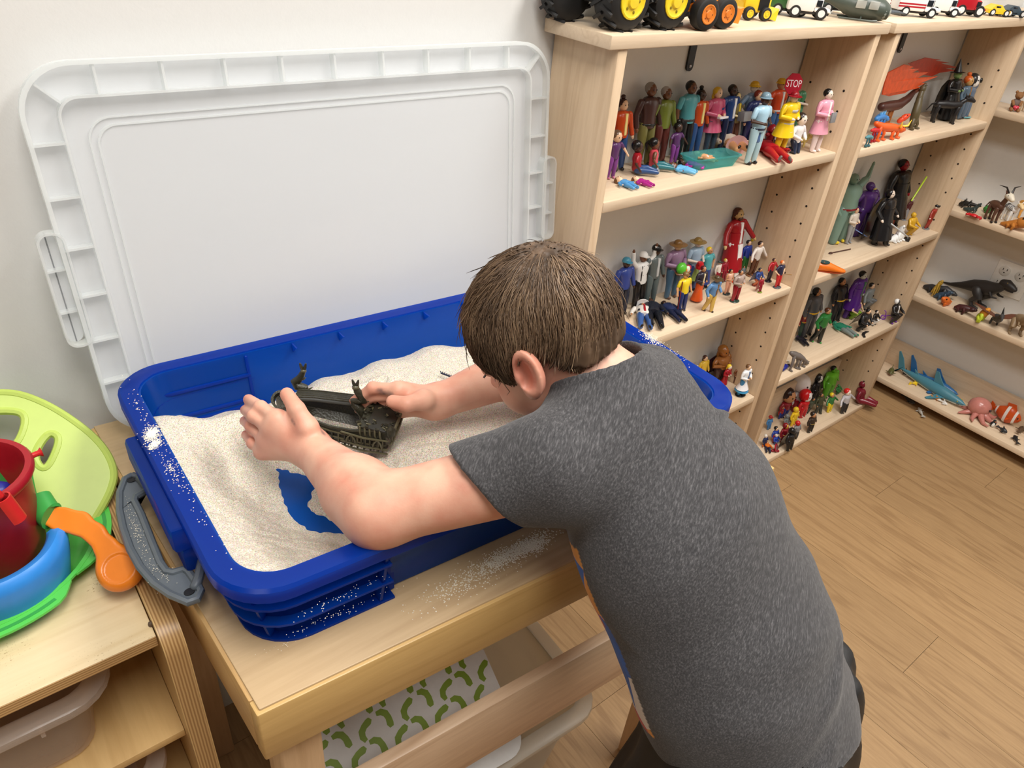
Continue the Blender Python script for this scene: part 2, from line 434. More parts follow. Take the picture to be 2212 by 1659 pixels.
# ------------------------------------------------------------------ bins under the table
M_BIN = clearplastic('frosted_bin', (226, 222, 212), .62, .35, .35)
def tote(name, label, loc, rz, W, D, H, lip=.022, mat=None, taper=.03, r=.035, cat='bin'):
    t = thing(name, label, cat, loc, (0, 0, rz)); mat = mat or M_BIN
    prof = [(-taper - .003 - W * .5 + .01, 0, .0)]
    rings = []
    def R(dx, z, rr): return [Vector((x, y, z)) for x, y in rrect(-W / 2 + dx, -D / 2 + dx, W / 2 - dx, D / 2 - dx, rr, 5)]
    rings = [R(taper + .02, 0, r * .6), R(taper, .006, r), R(0, H, r), R(.003, H, r), R(taper + .003, .009, r), R(taper + .022, .0035, r * .6)]
    Mesh().loft(rings, caps=True).build('tub', mat, t)
    rim = [R(.002, H - .012, r), R(-lip, H - .012, r + lip), R(-lip - .001, H - .010, r + lip), R(-lip, H - .002, r + lip), R(-lip + .004, H + .001, r + lip), R(.004, H + .001, r), R(.004, H - .002, r), R(.0025, H - .004, r)]
    Mesh().loft(rim, caps=False).build('rim', mat, t)
    rib = Mesh()
    for sx in (-.27, .27): 
        Mesh().box((sx * W - .002, -D / 2 - lip + .002, H - .022), (sx * W + .002, -D / 2 - .001, H - .011)).build('rib', mat, t)
    return t
tote('storage_tote', 'frosted plastic storage tote on the floor beneath the sand table', (.455, -.330, 0), math.radians(-3), .34, .33, .255)
# white board with green print standing in the tote
M_GREENP = plastic((128, 158, 30), .5)
bd = thing('play_board', 'white rounded board with green curved print standing in the tote under the table', 'board', (0, 0, 0))
p00 = at(700, 1640, 2, .330); p10 = at(1062, 1455, 2, .330)
ex = (p10 - p00); Lb = ex.length; ex.normalize(); ey = Vector((-.10, .82, .42)); ey = (ey - ex * ey.dot(ex)).normalized(); ez = ex.cross(ey)
BM = Matrix((ex, ey, ez)).transposed().to_4x4(); BM.translation = p00 - ey * .05 + ez * 0
Mesh().prism(rrect(-.02, -.075, Lb + .004, .20, .03), -.006, 0, BM).build('board', plastic((226, 226, 224), .5), bd)
rr = random.Random(3)
arc0 = [(-.5, .32), (-.22, .42), (.02, .3), (.1, .05), (.18, -.2), (.42, -.36), (.5, -.3), (.34, -.5), (.02, -.48), (-.14, -.3), (-.14, -.05), (-.22, .16), (-.46, .18)]
cl = [(-.42, .36), (-.18, .36), (.02, .22), (.10, -.02), (.10, -.30), (.14, -.46)]; hw_ = [.10, .15, .16, .15, .17, .10]; arc = []
for sgn_ in (1, -1):
    seq = range(len(cl)) if sgn_ == 1 else range(len(cl) - 1, -1, -1)
    for k_ in seq:
        p_, q_ = cl[max(k_ - 1, 0)], cl[min(k_ + 1, len(cl) - 1)]; l_ = math.hypot(q_[0] - p_[0], q_[1] - p_[1]); arc.append((cl[k_][0] - sgn_ * hw_[k_] * (q_[1] - p_[1]) / l_, cl[k_][1] + sgn_ * hw_[k_] * (q_[0] - p_[0]) / l_))
for i in range(-2, 13):
    for j in range(-4, 7):
        cx, cy = i * .034 + (j % 2) * .012, j * .031
        if not (-.005 < cx < Lb - .006 and -.060 < cy < .185): continue
        a = (0 if (i + j) % 2 else 1.9) + rr.uniform(-.15, .15)
        q = [(cx + .031 * (math.cos(a) * x - math.sin(a) * y), cy + .031 * (math.sin(a) * x + math.cos(a) * y)) for x, y in arc]
        Mesh().prism(q, -.0002, .0004, BM).build('print_mark', M_GREENP, bd)

# ------------------------------------------------------------------ the blue tray
M_BLUE = clearplastic('blue_translucent', (14, 66, 172), .82, .22, .55, glow=(34, 146, 226))
M_TUB = clearplastic('blue_thin_wall', (14, 86, 176), .80, .22, .5, glow=(34, 150, 226))
HX, HY, TH_T = .333, .207, .108
TRO = Vector((.421, -.315, TZ))
TRM = Matrix(((.998, .010, 0, 0), (-.063, .9995, 0, 0), (0, 0, 1, 0), (0, 0, 0, 1)))
t_tray = thing('sand_tray', 'translucent blue plastic sand tray filled with sand on the birch table', 'tray', TRO)
def tr(m, name, mat, parent=t_tray): return m.move(TRM).build(name, mat, parent)
def RR(hx, hy, z, r): return [Vector((x, y, z)) for x, y in rrect(-hx, -hy, hx, hy, r, 8)]
shell = [RR(.270, .145, .0005, .03), RR(HX - .034, HY - .036, .004, .04), RR(HX - .020, HY - .020, TH_T - .002, .042), RR(HX - .023, HY - .023, TH_T - .002, .04), RR(HX - .037, HY - .039, .008, .04), RR(.270, .145, .0045, .03)]
tr(Mesh().loft(shell, caps=True), 'tub', M_TUB)
rim = [RR(HX - .021, HY - .021, TH_T, .041), RR(HX - .003, HY - .003, TH_T, .055), RR(HX, HY, TH_T - .003, .057), RR(HX, HY, TH_T - .016, .057), RR(HX - .003, HY - .003, TH_T - .016, .055), RR(HX - .004, HY - .004, TH_T - .004, .054), RR(HX - .0215, HY - .0215, TH_T - .004, .041)]
m = Mesh().loft(rim + [rim[0]], caps=False); tr(m, 'rim', M_BLUE)
def corner_poly(sx, sy, hx, hy, Lx, Ly, d, r):
    out = []; n = 7
    pts = [(hx, hy - Ly)] + [(hx - r + r * math.cos(PI / 2 * k / n), hy - r + r * math.sin(PI / 2 * k / n)) for k in range(n + 1)] + [(hx - Lx, hy)]
    ri = max(.008, r - d)
    inn = [(hx - Lx, hy - d)] + [(hx - d - ri + ri * math.cos(PI / 2 * k / n), hy - d - ri + ri * math.sin(PI / 2 * k / n)) for k in range(n, -1, -1)] + [(hx - d, hy - Ly)]
    return [(x * sx, y * sy) for x, y in pts + inn]
for sx, Lx, Ly in ((-1, .150, .085), (1, .150, .085)):
    for sy in (-1, 1):
        blk = Mesh()
        for z, ins, dd_ in ((.0, .022, .012), (.036, .014, .0150), (.070, .007, .0175)):
            blk.prism(corner_poly(sx, sy, HX - ins, HY - ins, Lx - ins * .3, Ly, dd_, .052), z + .0005, z + .0035)
        tr(blk, 'corner_flange', M_BLUE)
        for z, ins, zh in ((.0035, .022, .0325), (.0395, .014, .0305), (.0735, .007, .0275)):
            tr(Mesh().prism(corner_poly(sx, sy, HX - ins - .010, HY - ins - .010, Lx - .012, Ly - .010, .005, .044), z, z + zh), 'corner_panel', M_BLUE)
        def fin(p0, p1, w, i0=.0235, i1=.006, i2=.0125):                         # tapered upright web, from the tub out to the flange edge
            p0, p1 = Vector(p0), Vector(p1); d_ = (p1 - p0).normalized(); n_ = Vector((-d_.y, d_.x)) * w
            lo, hi = p1 - d_ * i0, p1 - d_ * i1
            vs = [(*(p0 + n_), .001), (*(lo + n_), .001), (*(hi + n_), TH_T - .016), (*(p0 + d_ * i2 + n_), TH_T - .016), (*(p0 - n_), .001), (*(lo - n_), .001), (*(hi - n_), TH_T - .016), (*(p0 + d_ * i2 - n_), TH_T - .016)]
            tr(Mesh().add(vs, [(0, 1, 2, 3), (7, 6, 5, 4), (0, 4, 5, 1), (1, 5, 6, 2), (2, 6, 7, 3), (3, 7, 4, 0)]), 'corner_rib', M_BLUE)
        fin((sx * (HX - Lx), sy * (HY - .034)), (sx * (HX - Lx), sy * HY), .0016)
        fin((sx * (HX - .034), sy * (HY - Ly)), (sx * HX, sy * (HY - Ly)), .0016)
        c45 = .052 * (1 - .7071)
        fin((sx * (HX - .046), sy * (HY - .046)), (sx * (HX - c45), sy * (HY - c45)), .0013, .034, .010, .018)
for sy in (-1, 1):
    for k in range(5):
        x = -.115 + k * .066
        y0 = sy * (HY - .024); tr(Mesh().prism([(0, 0), (.018, 0), (0, -.016)], -.001, .001, T(x, y0 + sy * .003, TH_T - .003) @ Rz(-sy * PI / 2) @ Rx(PI / 2)), 'gusset', M_BLUE)
    # moulded relief lines inside the corner panels
    for sx in (-1, 1):
        for z in (.040, .074):
            yw = HY - (.0385 - .014 * (z - .008) / .098); tr(Mesh().box((min(sx * .175, sx * .285), sy * yw - .0016, z), (max(sx * .175, sx * .285), sy * yw + .0016, z + .005), .001), 'relief_line', M_BLUE)
        p_ = [(sx * .177, sy * (HY - .0372), .014), (sx * .177, sy * (HY - .0245), TH_T - .006)]; tr(Mesh().tube(p_, .0022, 8), 'relief_line', M_BLUE)
# brackets that hold the handles
for sx in (-1, 1):
    bk = Mesh()
    for z, d in ((.060, .012), (.030, .006)): bk.box((min(sx * (HX - .020), sx * (HX + d)), -.075, z), (max(sx * (HX - .020), sx * (HX + d)), .095, z + .032), .005)
    tr(bk, 'handle_bracket', M_BLUE)
# grey carry handle, swung out over the table edge
M_GREY = plastic((98, 106, 112), .42, noise=.1)
def hp(q, z): u = 220 + q[0] / 2.3045; v = 740 + q[1] / 2.3045; return at(u, v, 2, z)
Hout = [(150, 652), (112, 672), (86, 740), (86, 830), (105, 920), (140, 1020), (190, 1110), (260, 1190), (340, 1245), (430, 1283), (472, 1268), (490, 1228), (474, 1196)]
Hin = [(190, 664), (196, 690), (218, 716), (214, 732), (166, 760), (160, 782), (195, 850), (245, 980), (290, 1090), (320, 1130), (352, 1136), (405, 1121), (430, 1132)]
def hz(p): return .7905 
vo = [hp(p, .788) for p in Hout]; vi = [hp(p, .788) for p in Hin]
th = thing('carry_handle', 'grey plastic carry handle swung out from the left end of the blue tray', 'handle', (0, 0, 0))
th['category'] = 'handle'
base = Mesh(); n = len(vo)
for z0, z1, fo, fi in ((-.008, -.0025, 0, 0),):
    vs = []
    for dz in (z0, z1):
        vs += [p + Vector((0, 0, dz)) for p in vo] + [p + Vector((0, 0, dz)) for p in vi]
    fs = []
    for i in range(n - 1):
        j = i + 1
        fs += [(i, j, n + j, n + i), (2 * n + j, 2 * n + i, 3 * n + i, 3 * n + j), (i, 2 * n + i, 2 * n + j, j), (n + j, 3 * n + j, 3 * n + i, n + i)]
    fs += [(0, n, 3 * n, 2 * n), (n - 1, 3 * n - 1, 4 * n - 1, 2 * n - 1)]
    base.add(vs, fs)
base.build('grip_web', M_GREY, th)
loop = vo + vi[::-1] + [vo[0]]
Mesh().tube([p - Vector((0, 0, .003)) for p in loop], .0042, 8, dome=False).build('grip_edge', M_GREY, th)
e1 = hp((500, 1085), .800); e0 = hp((466, 1215), .786)
Mesh().tube([e0, hp((485, 1160), .790), e1, e1 + Vector((.014, .004, .002))], [.0055, .005, .005, .005], 8).build('pivot_arm', M_GREY, th)
f0 = hp((190, 676), .786)
Mesh().tube([f0, hp((215, 700), .790), hp((232, 720), .796)], [.0055, .005, .005], 8).build('pivot_arm', M_GREY, th)
for q in ((436, 1240), (150, 682)): Mesh().lathe([(.0045, -.0005), (.0045, .0004)], 12, hp(q, .7862), sx=1.2).build('hole', M_BLACK, th)

# ------------------------------------------------------------------ sand
def sand_mat():
    m, nt, b = new_mat('sand'); N = nt.nodes; L = nt.links
    tc = N.new('ShaderNodeTexCoord'); n1 = N.new('ShaderNodeTexNoise'); n1.inputs['Scale'].default_value = 700; n1.inputs['Detail'].default_value = 2
    n2 = N.new('ShaderNodeTexVoronoi'); n2.inputs['Scale'].default_value = 1100
    n3 = N.new('ShaderNodeTexNoise'); n3.inputs['Scale'].default_value = 9
    for q in (n1, n2, n3): L.new(tc.outputs['Object'], q.inputs['Vector'])
    cr = N.new('ShaderNodeValToRGB'); e = cr.color_ramp.elements
    e[0].position = .28; e[0].color = (*lin((180, 160, 130)), 1); e[1].position = .72; e[1].color = (*lin((248, 240, 224)), 1)
    q = cr.color_ramp.elements.new(.5); q.color = (*lin((231, 219, 197)), 1)
    L.new(n1.outputs['Fac'], cr.inputs[0])
    mx = N.new('ShaderNodeMix'); mx.data_type = 'RGBA'; mx.blend_type = 'MULTIPLY'; mx.inputs[0].default_value = .35
    L.new(cr.outputs[0], mx.inputs[6]); L.new(n2.outputs['Color'], mx.inputs[7])
    hs = N.new('ShaderNodeHueSaturation'); hs.inputs['Saturation'].default_value = .82; hs.inputs['Value'].default_value = 1.04
    L.new(mx.outputs[2], hs.inputs['Color']); L.new(hs.outputs[0], b.inputs['Base Color']); b.inputs['Roughness'].default_value = .85
    bp = N.new('ShaderNodeBump'); bp.inputs['Strength'].default_value = .8; bp.inputs['Distance'].default_value = .0016
    L.new(n1.outputs['Fac'], bp.inputs['Height']); L.new(bp.outputs[0], b.inputs['Normal']); return m
M_SAND = sand_mat()
def pt(u, v, z): p = at(u, v, 2, z); return (p.x, p.y, z)
SC = [  # control points of the sand surface: pixel seen, height
    pt(345, 905, .836), pt(400, 1000, .842), pt(460, 1120, .846), pt(520, 1230, .848), pt(570, 1262, .849), pt(680, 1235, .848), pt(800, 1190, .842), pt(930, 1140, .836),
    (.256, -.118, .772), (.30, -.118, .783), (.38, -.12, .792), (.475, -.12, .796), (.58, -.12, .786), (.70, -.13, .790), (.14, -.112, .806), (.19, -.115, .788),
    pt(480, 930, .822), pt(560, 900, .818), pt(640, 870, .812), pt(720, 840, .812), pt(840, 800, .815), pt(950, 770, .815),
    pt(520, 1050, .826), pt(560, 1150, .822), pt(570, 980, .822), pt(640, 1190, .824), pt(770, 1150, .815), pt(590, 1000, .815),
    pt(720, 990, .812), pt(800, 985, .810), pt(880, 960, .820), pt(960, 920, .824), pt(900, 1010, .824), pt(1000, 980, .822),
    pt(735, 915, .829), pt(780, 925, .826), pt(690, 900, .829), pt(700, 868, .812), pt(860, 880, .812), (.60, -.25, .812), (.70, -.25, .815), (.60, -.40, .82), (.70, -.45, .825), (.60, -.50, .83), (.50, -.49, .83), (.45, -.42, .823)]
PIT = [pt(u, v, .766)[:2] for u, v in ((598, 1008), (640, 1015), (690, 1030), (676, 1062), (662, 1088), (672, 1098), (700, 1108), (745, 1132), (790, 1150), (745, 1146), (690, 1148), (648, 1130), (618, 1100), (606, 1068), (600, 1035))]
PIT2 = [pt(u, v, .785)[:2] for u, v in ((662, 1058), (700, 1066), (760, 1118), (700, 1096), (664, 1080))]
def poly_dist(P, poly):
    poly = np.array(poly); d = np.full(len(P), 1e9); ins = np.zeros(len(P), bool); n = len(poly)
    for i in range(n):
        a, b = poly[i], poly[(i + 1) % n]; ab = b - a
        t = np.clip(((P - a) @ ab) / (ab @ ab), 0, 1); d = np.minimum(d, np.linalg.norm(P - a - t[:, None] * ab, axis=1))
        c = ((a[1] > P[:, 1]) != (b[1] > P[:, 1])) & (P[:, 0] < (b[0] - a[0]) * (P[:, 1] - a[1]) / (b[1] - a[1] + 1e-12) + a[0]); ins ^= c
    return np.where(ins, -d, d)
def vnoise(P, s, seed=0):
    """smooth value noise for numpy points (N,2) or (N,3)"""
    q = P * s; i = np.floor(q).astype(int); f = q - i; f = f * f * (3 - 2 * f); dim = P.shape[1]
    def hsh(c):
        h = np.full(len(P), seed * 374761393 + 1, np.int64)
        for k in range(dim): h = (h ^ (c[:, k] * (668265263, 2147483647, 1274126177)[k])) * 1103515245 & 0x7fffffff
        h = (h ^ (h >> 13)) * 1274126177 & 0x7fffffff
        return (h % 10007) / 10007.
    out = np.zeros(len(P))
    for m in range(1 << dim):
        o = np.array([(m >> k) & 1 for k in range(dim)]); w = np.ones(len(P))
        for k in range(dim): w = w * (f[:, k] if o[k] else 1 - f[:, k])
        out += w * hsh(i + o)
    return out - .5
def sand_height(P):
    S = np.array(SC); d2 = ((P[:, None, :] - S[None, :, :2]) ** 2).sum(-1); w = 1 / (d2 + .0004) ** 1.6
    z = (w * S[None, :, 2]).sum(1) / w.sum(1)
    z = z + vnoise(P, 22, 1) * .006 + vnoise(P, 60, 2) * .0022 + vnoise(P, 150, 3) * .0008
    for (a, b, wd, dp) in FURROW:
        a = np.array(a); b = np.array(b); ab = b - a; t = np.clip(((P - a) @ ab) / (ab @ ab), 0, 1)
        dd = np.linalg.norm(P - a - t[:, None] * ab, axis=1); z = z - dp * np.exp(-(dd / wd) ** 2) + dp * .6 * np.exp(-((dd - 1.9 * wd) / wd) ** 2)
    jit = vnoise(P, 130, 5) * .006
    d = poly_dist(P, PIT) + jit
    floor_z = .7615
    cap = floor_z + np.clip(d + .0005, -1, 1) * .62
    z = np.where(d < .15, -np.logaddexp(-z * 260, -np.maximum(cap, floor_z - .001) * 260) / 260, z)
    return z
FURROW = [(pt(380, 980, .826)[:2], pt(560, 905, .822)[:2], .006, .0035), (pt(440, 1040, .826)[:2], pt(560, 950, .822)[:2], .005, .0035), (pt(640, 875, .815)[:2], pt(830, 820, .815)[:2], .005, .003),
          (pt(890, 960, .82)[:2], pt(1010, 950, .822)[:2], .006, .004)]
nx, ny = 400, 250
gx = np.linspace(-(HX - .0290), HX - .0290, nx); gy = np.linspace(-(HY - .0300), HY - .0300, ny)
G = np.stack(np.meshgrid(gx, gy, indexing='xy'), -1).reshape(-1, 2)
# pull the four grid corners in to the rounded tray corners
rc = .036; lx = HX - .0290 - rc; ly = HY - .0300 - rc
ax_, ay_ = np.maximum(np.abs(G[:, 0]) - lx, 0), np.maximum(np.abs(G[:, 1]) - ly, 0)
mxv = np.maximum(ax_, ay_); ln = np.hypot(ax_, ay_); sc_ = np.where(ln > 0, mxv / np.maximum(ln, 1e-9), 1)
G = np.stack([np.where(ax_ > 0, np.sign(G[:, 0]) * (lx + ax_ * sc_), G[:, 0]), np.where(ay_ > 0, np.sign(G[:, 1]) * (ly + ay_ * sc_), G[:, 1])], 1)
W2 = np.stack([TRO.x + TRM[0][0] * G[:, 0] + TRM[0][1] * G[:, 1], TRO.y + TRM[1][0] * G[:, 0] + TRM[1][1] * G[:, 1]], 1)
SZ = np.concatenate([sand_height(W2[i:i + 20000]) for i in range(0, len(W2), 20000)])
V = np.column_stack([W2, SZ])
edge = ([i for i in range(nx)] + [j * nx + nx - 1 for j in range(1, ny)] + [(ny - 1) * nx + i for i in range(nx - 2, -1, -1)] + [j * nx for j in range(ny - 2, 0, -1)])
VB = V[edge].copy(); VB[:, :2] = (VB[:, :2] - np.array([TRO.x, TRO.y])) * .945 + np.array([TRO.x, TRO.y]); VB[:, 2] = .7665
n0 = len(V); Vall = np.vstack([V, VB])
F = [(j * nx + i, j * nx + i + 1, (j + 1) * nx + i + 1, (j + 1) * nx + i) for j in range(ny - 1) for i in range(nx - 1)]
F += [(edge[(i + 1) % len(edge)], edge[i], n0 + i, n0 + (i + 1) % len(edge)) for i in range(len(edge))]
me = bpy.data.meshes.new('sand'); me.from_pydata(Vall.tolist(), [], F); me.polygons.foreach_set('use_smooth', np.ones(len(me.polygons), bool))
tag(obj('sand', me, M_SAND), 'cream play sand heaped inside the blue tray', 'sand', kind='stuff')

# loose grains
def grains(name, label, spots, size=(.0005, .0011)):
    r = random.Random(11); m = Mesh(); O = [(1, 0, 0), (-1, 0, 0), (0, 1, 0), (0, -1, 0), (0, 0, 1), (0, 0, -1)]
    Fo = [(0, 2, 4), (2, 1, 4), (1, 3, 4), (3, 0, 4), (2, 0, 5), (1, 2, 5), (3, 1, 5), (0, 3, 5)]
    for (u, v, z, su, sv, ang, n) in spots:
        for _ in range(n):
            a, b = r.gauss(0, su), r.gauss(0, sv); c, s = math.cos(ang), math.sin(ang)
            p = at(u + a * c - b * s, v + a * s + b * c, 2, z); k = r.uniform(*size)
            m.add([(p.x + q[0] * k, p.y + q[1] * k, z + k * .5 + q[2] * k * .7) for q in O], Fo)
    o = m.build(name, plastic((244, 234, 214), .8, noise=.15)); return tag(o, label, 'sand', kind='stuff')
grains('spilled_sand', 'white sand spilled along the table edge below the tray', [(1105, 1196, TZ, 42, 9, -.45, 1500), (1020, 1250, TZ, 60, 14, -.45, 420), (1150, 1178, TZ, 18, 8, -.45, 800)])
grains('spilled_sand', 'white sand clump and grains lying on the left rim of the tray', [(328, 938, TZ + TH_T, 6, 9, .9, 750), (334, 960, TZ + TH_T, 5, 8, .9, 350), (372, 1015, TZ + TH_T, 26, 9, 1.05, 120), (300, 880, TZ + TH_T, 34, 7, 1.05, 60), (440, 1120, TZ + TH_T, 70, 9, 1.05, 34)], (.0004, .0009))
grains('spilled_sand', 'white sand clump on the right rear rim of the tray by the bookshelf', [(1408, 733, TZ + TH_T, 12, 5, .6, 280), (1455, 765, TZ + TH_T, 22, 5, .6, 70)], (.0004, .0009))
grains('spilled_sand', 'white grains sprinkled on the corner ledges of the blue tray', [(720, 1330, TZ + .0415, 60, 5, -.42, 70), (740, 1290, TZ + .0755, 55, 5, -.42, 60), (600, 1400, TZ + .0055, 30, 5, -.3, 16)], (.0003, .0006))
grains('spilled_sand', 'white grains stuck on the grey carry handle', [(300, 1155, .7865, 6, 38, -.38, 170), (345, 1230, .7865, 7, 22, -.9, 60)], (.0003, .0006))

# ------------------------------------------------------------------ lid leaning on the wall
M_LID = clearplastic('frosted_lid', (246, 248, 249), .50, .30, .30)
M_LIDP = clearplastic('frosted_lid_panel', (248, 250, 252), .58, .22, .30)
M_LIDR = clearplastic('frosted_lid_rib', (248, 250, 250), .48, .30, .30)
LW, LH = .700, .442
LO = Vector((.083, -.068, TZ + .0045))
lex = Vector((1, -.012, 0)).normalized(); ley = Vector((.010, .052, .438)); ley = (ley - lex * ley.dot(lex)).normalized(); lez = lex.cross(ley)
LM = Matrix((lex, ley, lez)).transposed().to_4x4()
t_lid = thing('tray_lid', 'large frosted clear plastic tray lid leaning upright against the wall', 'lid', LO)
def ld(m, name, mat=None): return m.move(LM).build(name, mat or M_LID, t_lid)
o_ = rrect(0, 0, LW, LH, .055, 8); i_ = rrect(.034, .034, LW - .034, LH - .034, .022, 8)
ld(Mesh().prism(rrect(.001, .001, LW - .001, LH - .001, .054, 8), 0, .0018), 'panel', M_LIDP)
ld(Mesh().frame(o_, rrect(.0026, .0026, LW - .0026, LH - .0026, .053, 8), .0018, .0150), 'outer_wall', M_LIDR)
ld(Mesh().frame(o_, rrect(.0045, .0045, LW - .0045, LH - .0045, .052, 8), .0150, .0165), 'outer_lip', M_LIDR)
ld(Mesh().frame(i_, rrect(.0366, .0366, LW - .0366, LH - .0366, .020, 8), .0018, .0150), 'inner_wall', M_LIDR)
ld(Mesh().frame(rrect(.058, .058, LW - .058, LH - .058, .026, 8), rrect(.0595, .0595, LW - .0595, LH - .0595, .025, 8), .0018, .0040), 'step_line', M_LIDR)
ld(Mesh().frame(rrect(.066, .066, LW - .066, LH - .066, .022, 8), rrect(.068, .068, LW - .068, LH - .068, .021, 8), .0018, .0036), 'step_line', M_LIDR)
for k in range(9):
    x = .078 + k * (LW - .156) / 8
    for y in (.0026, LH - .034): ld(Mesh().box((x - .0013, y, .0018), (x + .0013, y + .0314, .0145)), 'rib', M_LIDR)
for k in range(6):
    y = .080 + k * (LH - .160) / 5
    for x in (.0026, LW - .034): ld(Mesh().box((x, y - .0013, .0018), (x + .0314, y + .0013, .0145)), 'rib', M_LIDR)
for sx in (0, 1):
    for sy in (0, 1):
        a = Vector((.0185, .0185)); b = Vector((.040, .040)); nrm = Vector((-.0009, .0009))
        q = [a + nrm, a - nrm, b - nrm, b + nrm]; q = [((LW - p.x) if sx else p.x, (LH - p.y) if sy else p.y) for p in q]
        ld(Mesh().prism(q, .0018, .0145), 'rib', M_LIDR)
for sx in (0, 1):
    def X(v): return LW + v if sx else -v
    y0, y1 = .135, .272
    ro = rrect(min(X(-.008), X(.020)), y0, max(X(-.008), X(.020)), y1, .012, 5); ri = rrect(min(X(-.0055), X(.0175)), y0 + .0025, max(X(-.0055), X(.0175)), y1 - .0025, .010, 5)
    lt = ld(Mesh().frame(ro, ri, .001, .017), 'latch', M_LIDR)
    ld(Mesh().prism(rrect(min(X(0), X(.0185)), y0 + .002, max(X(0), X(.0185)), y1 - .002, .010, 5), .0006, .0022), 'latch_floor', M_LIDP)
    for yy in (.178, .228): ld(Mesh().box((min(X(0), X(.0175)), yy - .0012, .002), (max(X(0), X(.0175)), yy + .0012, .012)), 'latch_rib', M_LIDR)
# ================================================================== plywood cabinet at the left
def ply_edge(name):
    m, nt, b = new_mat(name); N = nt.nodes; L = nt.links
    tc = N.new('ShaderNodeTexCoord'); w = N.new('ShaderNodeTexWave'); w.wave_type = 'BANDS'; w.bands_direction = 'Z'
    w.inputs['Scale'].default_value = 95; w.inputs['Distortion'].default_value = .6; w.inputs['Detail'].default_value = 2
    L.new(tc.outputs['Object'], w.inputs['Vector'])
    mx = N.new('ShaderNodeMix'); mx.data_type = 'RGBA'; L.new(w.outputs['Fac'], mx.inputs[0])
    mx.inputs[6].default_value = (*lin((156, 116, 70)), 1); mx.inputs[7].default_value = (*lin((206, 168, 114)), 1)
    L.new(mx.outputs[2], b.inputs['Base Color']); b.inputs['Roughness'].default_value = .4; return m, w
M_PLYZ, _ = ply_edge('ply_edge_z')
M_PLYX, _w = ply_edge('ply_edge_x'); _w.bands_direction = 'X'
M_BTOP = wood('birch_ply_top', (232, 212, 172), (206, 178, 128), 'x', .8, .4, .5)
def speckle(m):
    nt = m.node_tree; b = nt.nodes['Principled BSDF']; N = nt.nodes; L = nt.links
    src = b.inputs['Base Color'].links[0].from_socket
    tc = N.new('ShaderNodeTexCoord'); n = N.new('ShaderNodeTexNoise'); n.inputs['Scale'].default_value = 420; n.inputs['Detail'].default_value = 2
    n2 = N.new('ShaderNodeTexNoise'); n2.inputs['Scale'].default_value = 14
    for q in (n, n2): L.new(tc.outputs['Object'], q.inputs['Vector'])
    a = N.new('ShaderNodeMath'); a.operation = 'MULTIPLY'; L.new(n.outputs['Fac'], a.inputs[0]); L.new(n2.outputs['Fac'], a.inputs[1])
    r = N.new('ShaderNodeMapRange'); r.inputs['From Min'].default_value = .33; r.inputs['From Max'].default_value = .42; L.new(a.outputs[0], r.inputs['Value'])
    mx = N.new('ShaderNodeMix'); mx.data_type = 'RGBA'; L.new(r.outputs[0], mx.inputs[0]); L.new(src, mx.inputs[6]); mx.inputs[7].default_value = (*lin((150, 118, 78)), 1)
    L.new(mx.outputs[2], b.inputs['Base Color'])
speckle(M_BTOP)
M_BIRCHIN = wood('birch_ply_in', (218, 182, 124), (188, 148, 92), 'y', .8, .4, .5)
CT = .712
t_cab = thing('plywood_cabinet', 'birch plywood storage cabinet at the left holding clear bins', 'cabinet', (0, 0, 0))
Mesh().box((-.75, -.362, CT - .0145), (.0405, -.012, CT), .0008).build('top_panel', M_BTOP, t_cab)
Mesh().box((-.75, -.3632, CT - .0142), (.0400, -.3622, CT - .0004), .0).build('top_edge', M_PLYZ, t_cab)
def side_poly(r=.032):
    y0, y1, z1 = -.385, -.012, .728
    return [(y1, 0), (y1, z1)] + [(y0 + r - r * math.sin(PI / 2 * k / 6), z1 - r + r * math.cos(PI / 2 * k / 6)) for k in range(7)] + [(y0, 0)]
for x0, nm in ((.0415, 1), (-.774, 0)):
    MY = T(x0, 0, 0) @ Matrix(((0, 0, 1, 0), (1, 0, 0, 0), (0, 1, 0, 0), (0, 0, 0, 1)))
    Mesh().prism(side_poly(), 0, .0012, MY).build('side_panel_face', M_BIRCHIN, t_cab)
    Mesh().prism(side_poly(), .0012, .0208, MY).build('side_panel', M_PLYX, t_cab)
    Mesh().prism(side_poly(), .0208, .0220, MY).build('side_panel_face', M_BIRCHIN, t_cab)
for z, yf in ((.500, -.346), (.288, -.346), (.07, -.346)):
    Mesh().box((-.752, yf, z), (.0412, -.02, z + .012), .0008).build('shelf', M_BIRCHIN, t_cab)
Mesh().box((-.752, -.0195, .05), (.0412, -.0125, CT - .015)).build('back_panel', M_BIRCHIN, t_cab)
Mesh().box((-.36, -.34, .082), (-.345, -.02, CT - .015), .0008).build('divider', M_BIRCHIN, t_cab)
Mesh().tube([(.0405, -.346, CT - .012), (.0405, -.346, CT + .003)], .003, 8).build('dowel', plastic((92, 74, 58), .6), t_cab)
M_CLEAR = clearplastic('clear_bin', (222, 214, 206), .34, .14, .25)
tote('clear_bin', 'clear plastic bin on the upper shelf of the plywood cabinet', (-.150, -.196, .5121), 0, .252, .27, .128, lip=.016, mat=M_CLEAR, taper=.018, r=.03)
tote('clear_bin', 'clear plastic bin on the middle shelf of the plywood cabinet', (-.125, -.190, .3001), 0, .252, .27, .128, lip=.016, mat=M_CLEAR, taper=.018, r=.03)

